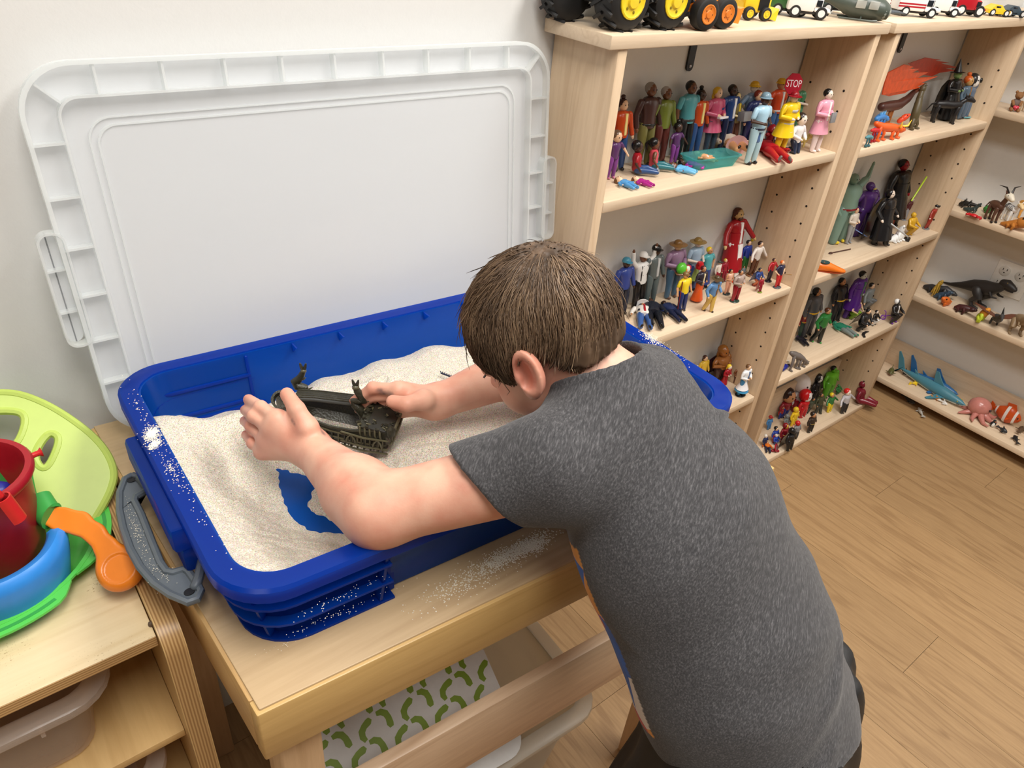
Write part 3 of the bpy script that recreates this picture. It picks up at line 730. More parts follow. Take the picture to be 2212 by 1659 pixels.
# ------------------------------------------------------------------ sand toys on the cabinet
M_GREEN = plastic((92, 205, 84), .32); M_GREEN2 = plastic((60, 160, 72), .4); M_LIME = plastic((186, 208, 98), .42, noise=.04)
M_RED = plastic((158, 22, 34), .38, noise=.1); M_RED2 = plastic((204, 40, 40), .35); M_SKY = plastic((50, 138, 222), .38); M_ORANGE = plastic((234, 130, 36), .3); M_NAVY = plastic((34, 44, 140), .35)
DC = Vector((-.086, -.166, CT))
t = thing('sieve_dish', 'bright green round sand dish under the red bucket', 'dish', DC)
Mesh().lathe([(.0001, .0005), (.094, .0005), (.104, .004), (.116, .020), (.119, .020), (.119, .023), (.114, .023), (.102, .0075), (.092, .0038), (.0001, .0035)], 40).build('bowl', M_GREEN, t)
a0, a1 = -120, 28
def arcpt(r, a): return (r * math.cos(math.radians(a)), r * math.sin(math.radians(a)))
for (A0, A1) in ((-118, -52), (-48, 60)):
    A = [A0 + (A1 - A0) * k / 16 for k in range(17)]
    w = lambda k: .1195 + .013 * min(1, k / 2.5, (16 - k) / 2.5)
    Mesh().prism([arcpt(.1185, a) for a in A][::-1] + [arcpt(w(k), a) for k, a in enumerate(A)], .0195, .0225).build('grip_lip', M_GREEN, t)
    A = [A0 + 12 + (A1 - A0 - 24) * k / 10 for k in range(11)]
    Mesh().prism([arcpt(.1235, a) for a in A][::-1] + [arcpt(.1275, a) for a in A], .0224, .0229).build('grip_slot', M_GREEN2, t)
# red bucket
BC = Vector((-.066, -.186, CT + .0042))
t = thing('toy_bucket', 'red plastic toy bucket standing in the green dish', 'bucket', BC)
Mesh().lathe([(.0001, 0), (.042, 0), (.044, .003), (.0535, .128), (.0585, .128), (.060, .131), (.060, .135), (.058, .138), (.0525, .138), (.050, .132), (.0415, .006), (.0001, .004)], 40).build('pail', M_RED, t)
for a in (8, 188):
    c, s = math.cos(math.radians(a)), math.sin(math.radians(a))
    Mesh().tube([(.058 * c, .058 * s, .130), (.066 * c, .066 * s, .130), (.069 * c, .069 * s, .130)], [.0032, .0032, .0055], 10, dome=False).build('handle_peg', M_RED2, t)
# little blue mould in it, red chute leaning on the rim
t = thing('sand_mould', 'dark blue sand mould lying inside the red bucket', 'mould', BC + Vector((.004, -.004, .0)))
mm = Mesh()
Mesh().tube([(-.012, 0, .094), (.006, .004, .104), (.020, .004, .102)], [.012, .015, .012], 12).build('body', M_NAVY, t)
Mesh().tube([(.0, -.012, .004), (-.004, -.006, .05), (-.004, -.002, .088)], [.012, .013, .012], 12).build('stem', M_NAVY, t)
t = thing('toy_chute', 'small red half pipe chute hooked over the bucket rim', 'chute', BC + Vector((.0, 0, .0)))
pa = at(2, 1075, 2, CT + .146); pb = at(38, 1122, 2, CT + .116); d = (pb - pa).normalized(); sdir = d.cross(Vector((0, 0, 1))).normalized(); ud = sdir.cross(d)
rings = []
for k in range(5):
    c = pa.lerp(pb, k / 4) - BC
    rr_ = [c + sdir * (.0085 * math.cos(PI * q / 8)) + ud * (.0085 * math.sin(PI * q / 8)) for q in range(9)] + [c + sdir * (.0070 * math.cos(PI * q / 8)) + ud * (.0070 * math.sin(PI * q / 8)) for q in range(8, -1, -1)]
    rings.append(rr_)
Mesh().loft(rings).build('trough', M_RED2, t)
pk = [pa - BC - d * .002, pa - BC - d * .010 - Vector((0, 0, .002)), pa - BC - d * .016 - Vector((0, 0, .012))]
Mesh().tube(pk, [.004, .004, .003], 8).build('hook', M_RED2, t)
# blue crescent hugging the bucket
t = thing('toy_crescent', 'sky blue curved scoop wrapped around the front of the bucket', 'scoop', (-.070, -.214, CT + .006), sc=(.80, .80, .80))
A = [-158 + 152 * k / 28 for k in range(29)]
rings = []
for k, a in enumerate(A):
    e = min(1, (k + .35) / 3, (28 - k + .35) / 3) ** .5
    sec = [(.066, .004), (.070, .0), (.080, .006), (.086, .040), (.088, .062), (.086, .073), (.079, .079), (.070, .077), (.064, .070), (.0635, .062), (.070, .058), (.074, .040), (.069, .012)]
    zc = .045
    rings.append([Vector((r * math.cos(math.radians(a)), r * math.sin(math.radians(a)), .022 + (z - .022) * (1 if z > .05 else .96) * (.35 + .65 * e) + (.03 * (1 - e)))) for r, z in sec])
Mesh().loft(rings).build('scoop_body', M_SKY, t)
# orange handled shovel
def wp(u, v, z): return at(u, v, 2, z)
o0 = wp(112, 1116, CT + .070)
t = thing('toy_shovel', 'green toy shovel with a chunky orange handle beside the bucket', 'shovel', (o0.x, o0.y, CT + .0))
R0 = Vector((o0.x, o0.y, CT))
path = [(104, 1112, .072), (135, 1122, .070), (170, 1130, .066), (205, 1152, .060), (232, 1186, .050), (250, 1216, .040), (262, 1230, .034)]
pp = [wp(u, v, CT + z) - R0 for u, v, z in path]
hn = Vector((-.25, -.45, .85)).normalized()
R0n = np.array(R0)
ppn = [np.array(p) for p in pp]; hnn = np.array(hn); axn = (ppn[-1] - ppn[0]) / np.linalg.norm(ppn[-1] - ppn[0]); axn -= hnn * (axn @ hnn); axn /= np.linalg.norm(axn); sdn = np.cross(hnn, axn)
def handle_sdf(P):
    Q = np.stack([P @ axn, P @ sdn, (P @ hnn) * 1.25], 1); q = [np.array([p @ axn, p @ sdn, (p @ hnn) * 1.25]) for p in ppn]; r = [.0110, .0118, .0118, .0098, .0112, .0172, .0185]; d = None
    for k in range(len(q) - 1):
        s_ = s_cone(Q, q[k], q[k + 1], r[k], r[k + 1]); d = s_ if d is None else smin(d, s_, .006)
    e_ = q[-1]; d = smin(d, s_ell(Q, e_, (.0235, .0235, .0165)), .008)
    dc = np.hypot(Q[:, 0] - e_[0], Q[:, 1] - e_[1]); top = Q[:, 2] - (e_[2] + .0125)
    d = smax(d, top, .003)
    d = smax(d, -np.maximum(dc - .0150, -(top + .0022)), .0015)
    return d * .8
lo_ = np.min(ppn, 0) - .03; hi_ = np.max(ppn, 0) + .03
sdf_mesh('handle', handle_sdf, lo_, hi_, .0014, M_ORANGE, t)
g0 = wp(84, 1075, CT + .082) - R0
Mesh().tube([g0, pp[0], pp[0].lerp(pp[1], .25)], [.0120, .0135, .0150], 16, dome=False).build('socket', M_GREEN2, t)
gc = wp(60, 1040, CT + .082) - R0
gn = (Vector((.75, -.35, .3))).normalized().to_track_quat('Z', 'Y').to_matrix()
Mesh().lathe([(.0001, -.004), (.036, -.004), (.040, -.001), (.040, .003), (.036, .004), (.0001, .002)], 28, gc + Vector((-.006, .02, -.008)), gn).build('scoop_blade', M_GREEN2, t)
# lime green dump scoop leaning on the wall
from mathutils.geometry import tessellate_polygon
def plate(name, outer, holes, thick, nrm, mat, parent, off=Vector((0, 0, 0)), lip=0.0, lipmat=None):
    loops = [outer] + holes; tris = tessellate_polygon([[Vector(p) for p in l] for l in loops])
    pts = [Vector(p) - off for l in loops for p in l]; n = len(pts); m = Mesh()
    vs = pts + [p - nrm * thick for p in pts]; fs = [tuple(t) for t in tris] + [tuple(i + n for i in reversed(t)) for t in tris]
    k = 0
    for l in loops:
        for i in range(len(l)): j = (i + 1) % len(l); fs.append((k + i, k + j, n + k + j, n + k + i))
        k += len(l)
    m.add(vs, fs); m.build(name, mat, parent)
    if lip:
        for l in loops:
            q = [Vector(p) - off - nrm * thick * .5 for p in l]; Mesh().tube(q + [q[0], q[1]], lip, 8, dome=False, up=nrm).build('rolled_edge', lipmat or mat, parent)
LPz, LPy, LPk = CT + .030, -.166, 1.35
def lp(u, v):      # pixel onto the leaning plane y = LPy + (z-LPz)*LPk
    d = ray(u, v); t_ = (LPy - CAM.y + (CAM.z - LPz) * LPk) / (d.y - d.z * LPk); return CAM + d * t_
nl = Vector((0, -1, LPk)).normalized()
t = thing('dump_scoop', 'large lime green scoop with two finger holes leaning on the wall', 'scoop', lp(195, 1128))
O = lp(195, 1128)
def smoothloop(px, n=3):
    P = [Vector((a, b)) for a, b in px]
    for _ in range(n):
        Q = []
        for i in range(len(P)):
            a, b = P[i], P[(i + 1) % len(P)]; Q += [a * .75 + b * .25, a * .25 + b * .75]
        P = Q
    return [(p.x, p.y) for p in P]
outl = smoothloop([(-70, 852), (0, 846), (45, 850), (100, 872), (150, 902), (200, 940), (232, 978), (248, 1020), (240, 1056), (222, 1092), (196, 1134), (150, 1122), (60, 1090), (-70, 1060)], 2)
h1 = smoothloop([(-60, 890), (30, 884), (58, 898), (46, 945), (20, 975), (-50, 975)], 2); h2 = smoothloop([(88, 952), (108, 932), (128, 942), (124, 968), (104, 1010), (86, 1012), (72, 985)], 2)
plate('scoop_plate', [lp(*p) for p in outl], [[lp(*p) for p in h1], [lp(*p) for p in h2]], .005, nl, M_LIME, t, O, .0048)
# ================================================================== the boy
def V3(*a): return np.array(a, float)
NK = V3(.482, -.530, .968); HC = V3(.448, -.458, 1.004)
SHL, ELL, WRL = V3(.380, -.566, .937), V3(.240, -.480, .884), V3(.236, -.338, .862)
SHR, ELR, WRR = V3(.592, -.492, .905), V3(.552, -.352, .882), V3(.402, -.338, .864)
PEL, WAI, CHE, UPP = V3(.553, -.768, .636), V3(.538, -.712, .736), V3(.514, -.632, .842), V3(.492, -.562, .918)
az = math.atan2(.857, -.514); pdn = math.radians(40)
hf = V3(math.cos(az) * math.cos(pdn), math.sin(az) * math.cos(pdn), -math.sin(pdn)); hu = V3(math.cos(az) * math.sin(pdn), math.sin(az) * math.sin(pdn), math.cos(pdn)); hr = np.cross(hf, hu)
HB = np.stack([hr, hf, hu], 1)          # columns: right, forward, up
lat = V3(.94, .34, 0); lat /= np.linalg.norm(lat); axx = (UPP - PEL) / np.linalg.norm(UPP - PEL); lat = lat - axx * (lat @ axx); lat /= np.linalg.norm(lat); dor = np.cross(lat, axx) * -1.0
dor = dor if dor[2] > 0 else -dor       # points out of his back
HSC = .93
def hl(P): return (P - HC) @ HB / HSC
def head_sdf(P):
    q = hl(P)
    d = s_ell(q, (0, -.010, .020), (.066, .083, .074))
    d = smin(d, s_ell(q, (0, .020, -.034), (.049, .056, .060)), .030)
    d = smin(d, s_ell(q, (0, .050, -.074), (.018, .016, .015)), .022)
    for s in (-1, 1):
        d = smin(d, s_ell(q, (s * .030, .042, -.040), (.023, .023, .024)), .02)
        d = smax(d, -s_ell(q, (s * .027, .082, .002), (.013, .013, .010)), .012)
        d = smin(d, s_ell(q, (s * .026, .0655, .000), (.0115, .010, .0095)), .004)
    d = smin(d, s_ell(q, (0, .060, .016), (.042, .016, .009)), .014)
    d = smin(d, s_cone(q, V3(0, .072, .000), V3(0, .086, -.026), .005, .0085), .010)
    for s in (-1, 1): d = smin(d, s_ell(q, (s * .0075, .080, -.028), (.006, .007, .006)), .006)
    d = smin(d, s_ell(q, (0, .0715, -.050), (.015, .008, .005)), .006); d = smin(d, s_ell(q, (0, .0700, -.0585), (.014, .008, .0055)), .005)
    # ears
    for s in (-1, 1):
        c = V3(s * .0700, -.004, -.010); e = q - c
        ca, sa = math.cos(.30), math.sin(.30)          # tilt back
        ey, ez = e[:, 1] * ca + e[:, 2] * sa, -e[:, 1] * sa + e[:, 2] * ca
        fl = s * e[:, 0] + ey * .26                    # flared plane
        E = np.stack([fl, ey, ez], 1)
        ear = s_ell(E, (.000, -.002, .002), (.0062, .0178, .0270))
        ear = smin(ear, s_ell(E, (.000, .004, -.022), (.0055, .0095, .0095)), .008)
        ring = np.abs(np.hypot(ey / .0140 + .10, (ez - .003) / .0225) - 1) * .014
        ear = smin(ear, np.hypot(ring, fl - .006) - .0034, .004)
        ear = smax(ear, -s_ell(E, (.0075, .003, .001), (.0078, .0092, .0165)), .003)
        ear = smin(ear, s_ell(E, (.0045, .0125, -.003), (.004, .004, .006)), .004)
        d = smin(d, ear, .0040)
    return d * HSC
def pw(u, v, z): p = at(u, v, 2, z); return V3(p.x, p.y, p.z)
KL = [  # left hand: knuckle, middle joint, end
    [(600, 904, .893), (563, 880, .894), (537, 863, .880)], [(586, 926, .882), (549, 899, .886), (531, 886, .868)],
    [(575, 950, .866), (544, 921, .868), (529, 909, .850)], [(568, 974, .849), (546, 957, .850), (531, 939, .838)]]
KR = [
    [(862, 842, .888), (806, 838, .884), (766, 866, .862)], [(860, 852, .878), (800, 856, .868), (776, 884, .846)],
    [(862, 868, .864), (808, 872, .852), (790, 892, .838)], [(870, 884, .852), (826, 888, .842), (806, 898, .832)]]
def hand_sdf(P, wr, K, TH_, fr):
    d = None; pts = [[pw(*q) for q in f] for f in K]
    for i, f in enumerate(pts):
        s = s_cone(P, wr + (f[0] - wr) * .15, f[0], .0125, .0108)
        d = s if d is None else smin(d, s, .012)
    for i, f in enumerate(pts):
        r = fr * (1, 1.03, .97, .86)[i]
        fg = smin(s_cone(P, f[0], f[1], r * 1.12, r), s_cone(P, f[1], f[2], r * .98, r * .86), .003)
        fg = smin(fg, s_ell(P, f[1], (r * 1.06,) * 3), .002)
        d = smin(d, fg, .0032)
    a, b, c = [pw(*q) for q in TH_]
    d = smin(d, smin(s_cone(P, wr + (a - wr) * .35, a, .0135, .0115), s_cone(P, a, b, .0115, .0090), .006), .010)
    d = smin(d, s_cone(P, b, c, .0090, .0076), .003)
    return d
TL_ = [(664, 925, .889), (641, 884, .906), (620, 852, .914)]
TR_ = [(915, 864, .884), (880, 873, .888), (848, 867, .886)]
KNL, KNR = V3(.470, -.735, .345), V3(.640, -.700, .345); FTL, FTR = V3(.470, -.800, .045), V3(.640, -.765, .045)
HPL, HPR = PEL - lat * .062, PEL + lat * .062
def limb(P, sh, el, wr):
    d = s_cone(P, sh, el, .0365, .0330)
    mid = el + (wr - el) * .28
    d = smin(d, s_cone(P, el, mid, .0330, .0330), .020); d = smin(d, s_cone(P, mid, wr, .0325, .0205), .018)
    return d
def torso_q(P, r):
    q = P - PEL; Q = np.stack([q @ lat, (q @ dor) / .74, q @ axx], 1)
    def tq(p): w = p - PEL; return V3(w @ lat, (w @ dor) / .74, w @ axx)
    d = s_cone(Q, tq(PEL), tq(WAI), r[0], r[1]); d = smin(d, s_cone(Q, tq(WAI), tq(CHE), r[1], r[2]), .03); d = smin(d, s_cone(Q, tq(CHE), tq(UPP), r[2], r[3]), .03)
    return d * .80
def near(P, c, R, fn):
    """evaluate fn only close to c; further off a lower bound will do"""
    dc = np.linalg.norm(P - c, axis=1); out = dc - R * .82; m = dc < R
    if m.any(): out[m] = fn(P[m])
    return out
def body_sdf(P):
    d = near(P, HC, .17, head_sdf)
    d = smin(d, s_cone(P, HC + HB @ V3(0, -.022, -.045), NK - axx * .01, .0400, .0440), .016)
    d = smin(d, torso_q(P, (.105, .100, .100, .080)), .03)
    for sh, el, wr, K, TH_, fr in ((SHL, ELL, WRL, KL, TL_, .0072), (SHR, ELR, WRR, KR, TR_, .0072)):
        d = smin(d, s_cone(P, UPP, sh, .060, .042), .02)
        d = smin(d, limb(P, sh, el, wr), .02)
        # flattened wrist and hand
        hd = smin(s_cone(P, wr, wr + (wr - el) / np.linalg.norm(wr - el) * .008, .0205, .0190), near(P, wr + (pw(*K[1][1]) - wr) * .6, .13, lambda Q: hand_sdf(Q, wr, K, TH_, fr)), .012)
        d = smin(d, hd, .008)
    for hp_, kn, ft in ((HPL, KNL, FTL), (HPR, KNR, FTR)):
        d = smin(d, s_cone(P, hp_, kn, .068, .046), .03); d = smin(d, s_cone(P, kn, ft, .045, .030), .02)
        d = smin(d, s_cone(P, ft - V3(0, 0, .012), ft + V3(-.03, .085, -.022), .028, .022), .02)
    return d
def skin_mat():
    m, nt, b = new_mat('skin'); N = nt.nodes; L = nt.links
    tc = N.new('ShaderNodeTexCoord'); n = N.new('ShaderNodeTexNoise'); n.inputs['Scale'].default_value = 28; n.inputs['Detail'].default_value = 4
    L.new(tc.outputs['Object'], n.inputs['Vector'])
    cr = N.new('ShaderNodeValToRGB'); e = cr.color_ramp.elements; e[0].position = .30; e[0].color = (*lin((216, 150, 127)), 1); e[1].position = .66; e[1].color = (*lin((229, 180, 155)), 1)
    L.new(n.outputs['Fac'], cr.inputs[0])
    at_ = N.new('ShaderNodeAttribute'); at_.attribute_name = 'flush'
    mx = N.new('ShaderNodeMix'); mx.data_type = 'RGBA'; L.new(at_.outputs['Fac'], mx.inputs[0]); L.new(cr.outputs[0], mx.inputs[6]); mx.inputs[7].default_value = (*lin((216, 118, 98)), 1)
    at2 = N.new('ShaderNodeAttribute'); at2.attribute_name = 'dirt'
    m2 = N.new('ShaderNodeMix'); m2.data_type = 'RGBA'; L.new(at2.outputs['Fac'], m2.inputs[0]); L.new(mx.outputs[2], m2.inputs[6]); m2.inputs[7].default_value = (*lin((70, 66, 74)), 1)
    L.new(m2.outputs[2], b.inputs['Base Color']); b.inputs['Roughness'].default_value = .48
    b.inputs['Subsurface Weight'].default_value = .12; b.inputs['Subsurface Radius'].default_value = (.9, .35, .2); b.inputs['Subsurface Scale'].default_value = .006
    n2 = N.new('ShaderNodeTexNoise'); n2.inputs['Scale'].default_value = 520; L.new(tc.outputs['Object'], n2.inputs['Vector'])
    bp = N.new('ShaderNodeBump'); bp.inputs['Strength'].default_value = .10; bp.inputs['Distance'].default_value = .0008; L.new(n2.outputs['Fac'], bp.inputs['Height']); L.new(bp.outputs[0], b.inputs['Normal'])
    return m
M_SKIN = skin_mat()
t_boy = thing('person', 'boy in a grey t-shirt and black shorts leaning over the sand tray', 'person', (.555, -.76, 0))
BO = V3(.555, -.76, 0)
def rel(o): o.location = tuple(-BO); return o
body = rel(sdf_mesh('body', body_sdf, (.12, -.92, -.01), (.74, -.17, 1.14), .0020, M_SKIN, t_boy))
def vco(o):
    a = np.empty(len(o.data.vertices) * 3, np.float32); o.data.vertices.foreach_get('co', a); return a.reshape(-1, 3).astype(float)
P = vco(body); q = hl(P)
fl = np.zeros(len(P))
fl = np.maximum(fl, .75 * np.exp(-((np.abs(q[:, 0]) - .074) / .010) ** 2 - ((q[:, 1] + .008) / .022) ** 2 - ((q[:, 2] + .012) / .03) ** 2))
for p, r, a in ((pw(753, 1047, .905), .006, .7), (ELL, .03, .22), (pw(640, 975, .875), .02, .15)): fl = np.maximum(fl, a * np.exp(-(np.linalg.norm(P - p, axis=1) / r) ** 2))
for K in (KL, KR):
    for f in K:
        for k, a in ((0, .25), (1, .35), (2, .5)): fl = np.maximum(fl, a * np.exp(-(np.linalg.norm(P - pw(*f[k]), axis=1) / .009) ** 2))
for TH_ in (TL_, TR_): fl = np.maximum(fl, .4 * np.exp(-(np.linalg.norm(P - pw(*TH_[2]), axis=1) / .010) ** 2))
dirt = np.zeros(len(P))
for (u, v, z), (eu, ev, ez), r in (((692, 905, .892), (700, 935, .886), .0030), ((632, 908, .899), (635, 925, .896), .0020), ((648, 962, .888), (642, 972, .886), .0018), ((822, 848, .885), (842, 858, .885), .0050), ((655, 978, .884), (648, 990, .882), .0012)):
    a, b = pw(u, v, z), pw(eu, ev, ez); ab = b - a; t_ = np.clip(((P - a) @ ab) / (ab @ ab), 0, 1); dd = np.linalg.norm(P - a - t_[:, None] * ab, axis=1)
    dirt = np.maximum(dirt, .8 * np.clip(1.6 - dd / r * 1.1, 0, 1) * (np.clip(.75 + 1.2 * vnoise(P, 350, 9), 0, 1)))
for nm, arr in (('flush', fl), ('dirt', dirt)):
    A_ = body.data.attributes.new(nm, 'FLOAT', 'POINT'); A_.data.foreach_set('value', arr.astype(np.float32))

# finger nails on the two thumbs
# ------------------------------------------------------------------ t-shirt
HEML, HEMR = .35, .50
def shirt_sdf(P):
    d = torso_q(P, (.146, .136, .130, .106))
    w = P - PEL; la, dr, axv = w @ lat, w @ dor, w @ axx
    # loose hem flares a little
    for sh, el, hem in ((SHL, ELL, HEML), (SHR, ELR, HEMR)):
        u = (el - sh) / np.linalg.norm(el - sh); L_ = np.linalg.norm(el - sh)
        s = smin(s_cone(P, UPP + (sh - UPP) * .3, sh, .062, .051), s_cone(P, sh, sh + u * L_ * .75, .0495, .0440), .02)
        wd = V3(*(-RM.col[1])); wd = wd - u * (wd @ u); wd /= np.linalg.norm(wd)
        s = smax(s, ((P - sh) @ u + .55 * ((P - sh) @ wd)) * .88 - L_ * hem, .002)
        inner = s_cone(P, sh + u * L_ * .22, el, .0370, .0390)
        s = smax(s, -inner, .002)
        d = smin(d, s, .028)
        d = smax(d, -np.maximum(inner, -((P - sh) @ u - L_ * (hem - .16))), .002)
    # folds
    ph = vnoise(np.stack([la * 1.0, dr, axv], 1), 9, 4)
    lower = np.clip((.20 - axv) / .20, 0, 1)
    d = d - .0075 * lower * np.sin((axv * 70 + la * 38 + ph * 5.)) * (.4 + vnoise(P, 7, 8))
    d = d - .0042 * np.sin(axv * 46 - la * 60 + ph * 6) * np.clip((axv - .16) / .12, 0, 1) * (.35 + vnoise(P, 8, 5))
    # ridge folds from the armpit and by the collar
    for a, b, r, am in FOLDS:
        ab = b - a; t_ = np.clip(((P - a) @ ab) / (ab @ ab), 0, 1); dd = np.linalg.norm(P - a - t_[:, None] * ab, axis=1)
        d = d - 1.5 * am * np.exp(-(dd / r) ** 2) * np.sin(np.pi * np.clip(t_, .04, .96))
    # neck hole and hem
    nk = s_cone(P, NK - axx * .040 + dor * .010, NK + (HC + HB @ V3(0, -.022, -.045) - NK) * 1.2 + axx * .02 + dor * .012, .0460, .0540)
    rib = np.sqrt((nk - .001) ** 2 + d ** 2) - .0040
    d = smax(d, -nk, .003)
    d = smin(d, rib, .0025)
    d = smax(d, -(axv + .034 + .20 * la + .005 * np.sin(la * 40)) * .94, .003)
    inn = torso_q(P, (.140, .130, .122, .09)) + .001
    d = smax(d, -np.maximum(inn, axv + .18 * la - .035), .002)
    return d
def sp(la, dr, a): return PEL + lat * la + dor * dr + axx * a
FOLDS = [(sp(-.125, .02, .235), sp(-.075, .085, .16), .008, .006), (sp(-.130, -.01, .22), sp(-.105, .05, .12), .007, .005), (sp(.02, .09, .335), sp(.075, .085, .30), .006, .005), (sp(.035, .085, .352), sp(.10, .075, .325), .006, .005),
         (sp(-.055, .07, .33), sp(-.085, .07, .27), .006, .004), (sp(.06, .105, .06), sp(.125, .06, .01), .010, .006), (sp(-.04, .11, .04), sp(.05, .115, .085), .012, .005), (sp(-.10, .07, .03), sp(-.02, .115, .055), .009, .005), (sp(-.11, .06, -.01), sp(-.03, .105, .01), .008, .005)]
def shirt_mat():
    m, nt, b = new_mat('heather_jersey'); N = nt.nodes; L = nt.links
    at0 = N.new('ShaderNodeAttribute'); at0.attribute_name = 'weave'
    mp = N.new('ShaderNodeMapping'); mp.inputs['Scale'].default_value = (120, 620, 620); L.new(at0.outputs['Vector'], mp.inputs['Vector'])
    n = N.new('ShaderNodeTexNoise'); n.inputs['Scale'].default_value = 1.0; n.inputs['Detail'].default_value = 4; n.inputs['Roughness'].default_value = .7
    L.new(mp.outputs[0], n.inputs['Vector'])
    cr = N.new('ShaderNodeValToRGB'); e = cr.color_ramp.elements; e[0].position = .34; e[0].color = (*lin((50, 50, 52)), 1); e[1].position = .76; e[1].color = (*lin((112, 111, 113)), 1)
    q = e.new(.52); q.color = (*lin((70, 69, 71)), 1)
    L.new(n.outputs['Fac'], cr.inputs[0])
    vor = N.new('ShaderNodeTexVoronoi'); vor.inputs['Scale'].default_value = 26; L.new(at0.outputs['Vector'], vor.inputs['Vector'])
    c2 = N.new('ShaderNodeValToRGB'); c2.color_ramp.interpolation = 'CONSTANT'; e2 = c2.color_ramp.elements
    e2[0].color = (*lin((30, 84, 176)), 1); e2[1].position = .30; e2[1].color = (*lin((186, 66, 56)), 1)
    for p_, col in ((.46, (222, 152, 60)), (.58, (214, 206, 200)), (.70, (40, 96, 190)), (.88, (226, 140, 120))): z_ = e2.new(p_); z_.color = (*lin(col), 1)
    sep = N.new('ShaderNodeSeparateColor'); L.new(vor.outputs['Color'], sep.inputs[0]); L.new(sep.outputs[0], c2.inputs[0])
    af = N.new('ShaderNodeAttribute'); af.attribute_name = 'print_area'
    mx = N.new('ShaderNodeMix'); mx.data_type = 'RGBA'; L.new(af.outputs['Fac'], mx.inputs[0]); L.new(cr.outputs[0], mx.inputs[6]); L.new(c2.outputs[0], mx.inputs[7])
    L.new(mx.outputs[2], b.inputs['Base Color']); b.inputs['Roughness'].default_value = .85; b.inputs['Specular IOR Level'].default_value = .2
    b.inputs['Sheen Weight'].default_value = .15
    bp = N.new('ShaderNodeBump'); bp.inputs['Strength'].default_value = .25; bp.inputs['Distance'].default_value = .0008; L.new(n.outputs['Fac'], bp.inputs['Height']); L.new(bp.outputs[0], b.inputs['Normal']); return m
shirt = rel(sdf_mesh('t_shirt', shirt_sdf, (.20, -.96, .52), (.76, -.34, 1.10), .0028, shirt_mat(), t_boy))
shirt['label'] = 'charcoal heather grey short sleeved t-shirt'
P = vco(shirt); w = P - PEL; la, dr, axv = w @ lat, w @ dor, w @ axx
A_ = shirt.data.attributes.new('weave', 'FLOAT_VECTOR', 'POINT')
fib = (lat * .80 + axx * .45); fib /= np.linalg.norm(fib); f2 = np.cross(fib, dor)
A_.data.foreach_set('vector', np.stack([w @ fib, w @ f2, w @ dor], 1).astype(np.float32).ravel())
A_ = shirt.data.attributes.new('print_area', 'FLOAT', 'POINT')
A_.data.foreach_set('value', ((dr < -.026) & (np.abs(la) < .135) & (axv < .300) & (axv > .09)).astype(np.float32))

# ------------------------------------------------------------------ shorts and shoes
def shorts_sdf(P):
    d = s_cone(P, HPL, KNL, .094, .082); d = smin(d, s_cone(P, HPR, KNR, .094, .082), .02)
    d = smin(d, torso_q(P, (.139, .118, .09, .05)), .03)
    d = d - .004 * np.sin(P[:, 0] * 90 + P[:, 1] * 60 + vnoise(P, 9, 3) * 5)
    d = smax(d, P[:, 2] - .690, .004); d = smax(d, .385 - P[:, 2], .003)
    return d
M_SHORT = plastic((18, 18, 20), .55, name='black_jersey'); add_bump(M_SHORT, 900, .2, .0006)
rel(sdf_mesh('shorts', shorts_sdf, (.34, -1.0, .33), (.80, -.58, .74), .005, M_SHORT, t_boy))
for ft in (FTL, FTR):
    m = Mesh(); c = ft - V3(0, 0, .045)
    rings = []
    for k, (y, w_, h_) in enumerate(((-.045, .018, .045), (-.038, .030, .062), (-.005, .034, .066), (.04, .037, .052), (.08, .037, .040), (.108, .030, .032), (.118, .014, .022))):
        rings.append([Vector((c[0] - y * .35 + w_ * math.cos(2 * PI * i / 14), c[1] + y * .94, max(.001, h_ * .5 + h_ * .5 * math.sin(2 * PI * i / 14)))) for i in range(14)])
    rel(m.loft(rings).build('shoe', plastic((40, 42, 48), .6), t_boy))

# ------------------------------------------------------------------ hair
CR = V3(.0, -.010, .020); CRr = V3(.066, .083, .074)
crown = V3(-.02, -.55, .83); crown /= np.linalg.norm(crown)
def hline(x, y, grow):
    """lowest z (head frame) that carries hair at side position y"""
    s = np.interp(y, [-.10, -.080, -.055, -.040, -.032, -.018, .008, .016, .030, .040, .052, .075, .095],
                  [-.042, -.046, -.043, -.028, -.006, .012, .016, -.004, -.020, .000, .018, .022, .022])
    g = np.interp(y, [-.10, -.055, -.032, .012, .03, .045, .09], [.008, .010, .006, .008, .014, .014, .018])
    return s + (0 if grow else .004) - (g if grow else 0)
def hair_cap(P):
    q = hl(P); d = s_ell(q, CR + V3(0, -.002, .003), CRr + V3(.0040, .0050, .0050))
    d = smin(d, s_ell(q, (0, -.048, -.022), (.054, .036, .042)), .02)
    n = q - CR; nn = n / (np.linalg.norm(n, axis=1)[:, None] + 1e-9)
    ang = np.arctan2(nn[:, 0], nn[:, 1] * .8 + nn[:, 2] * .5)
    d = d - .0016 * np.sin(ang * 46 + vnoise(q, 40, 2) * 6) - .0025 * vnoise(q, 55, 6)
    d = smax(d, hline(q[:, 0], q[:, 1], False) + .002 - q[:, 2], .004)
    d = smax(d, -(s_ell(q, CR, CRr - .004)), .002)
    return d
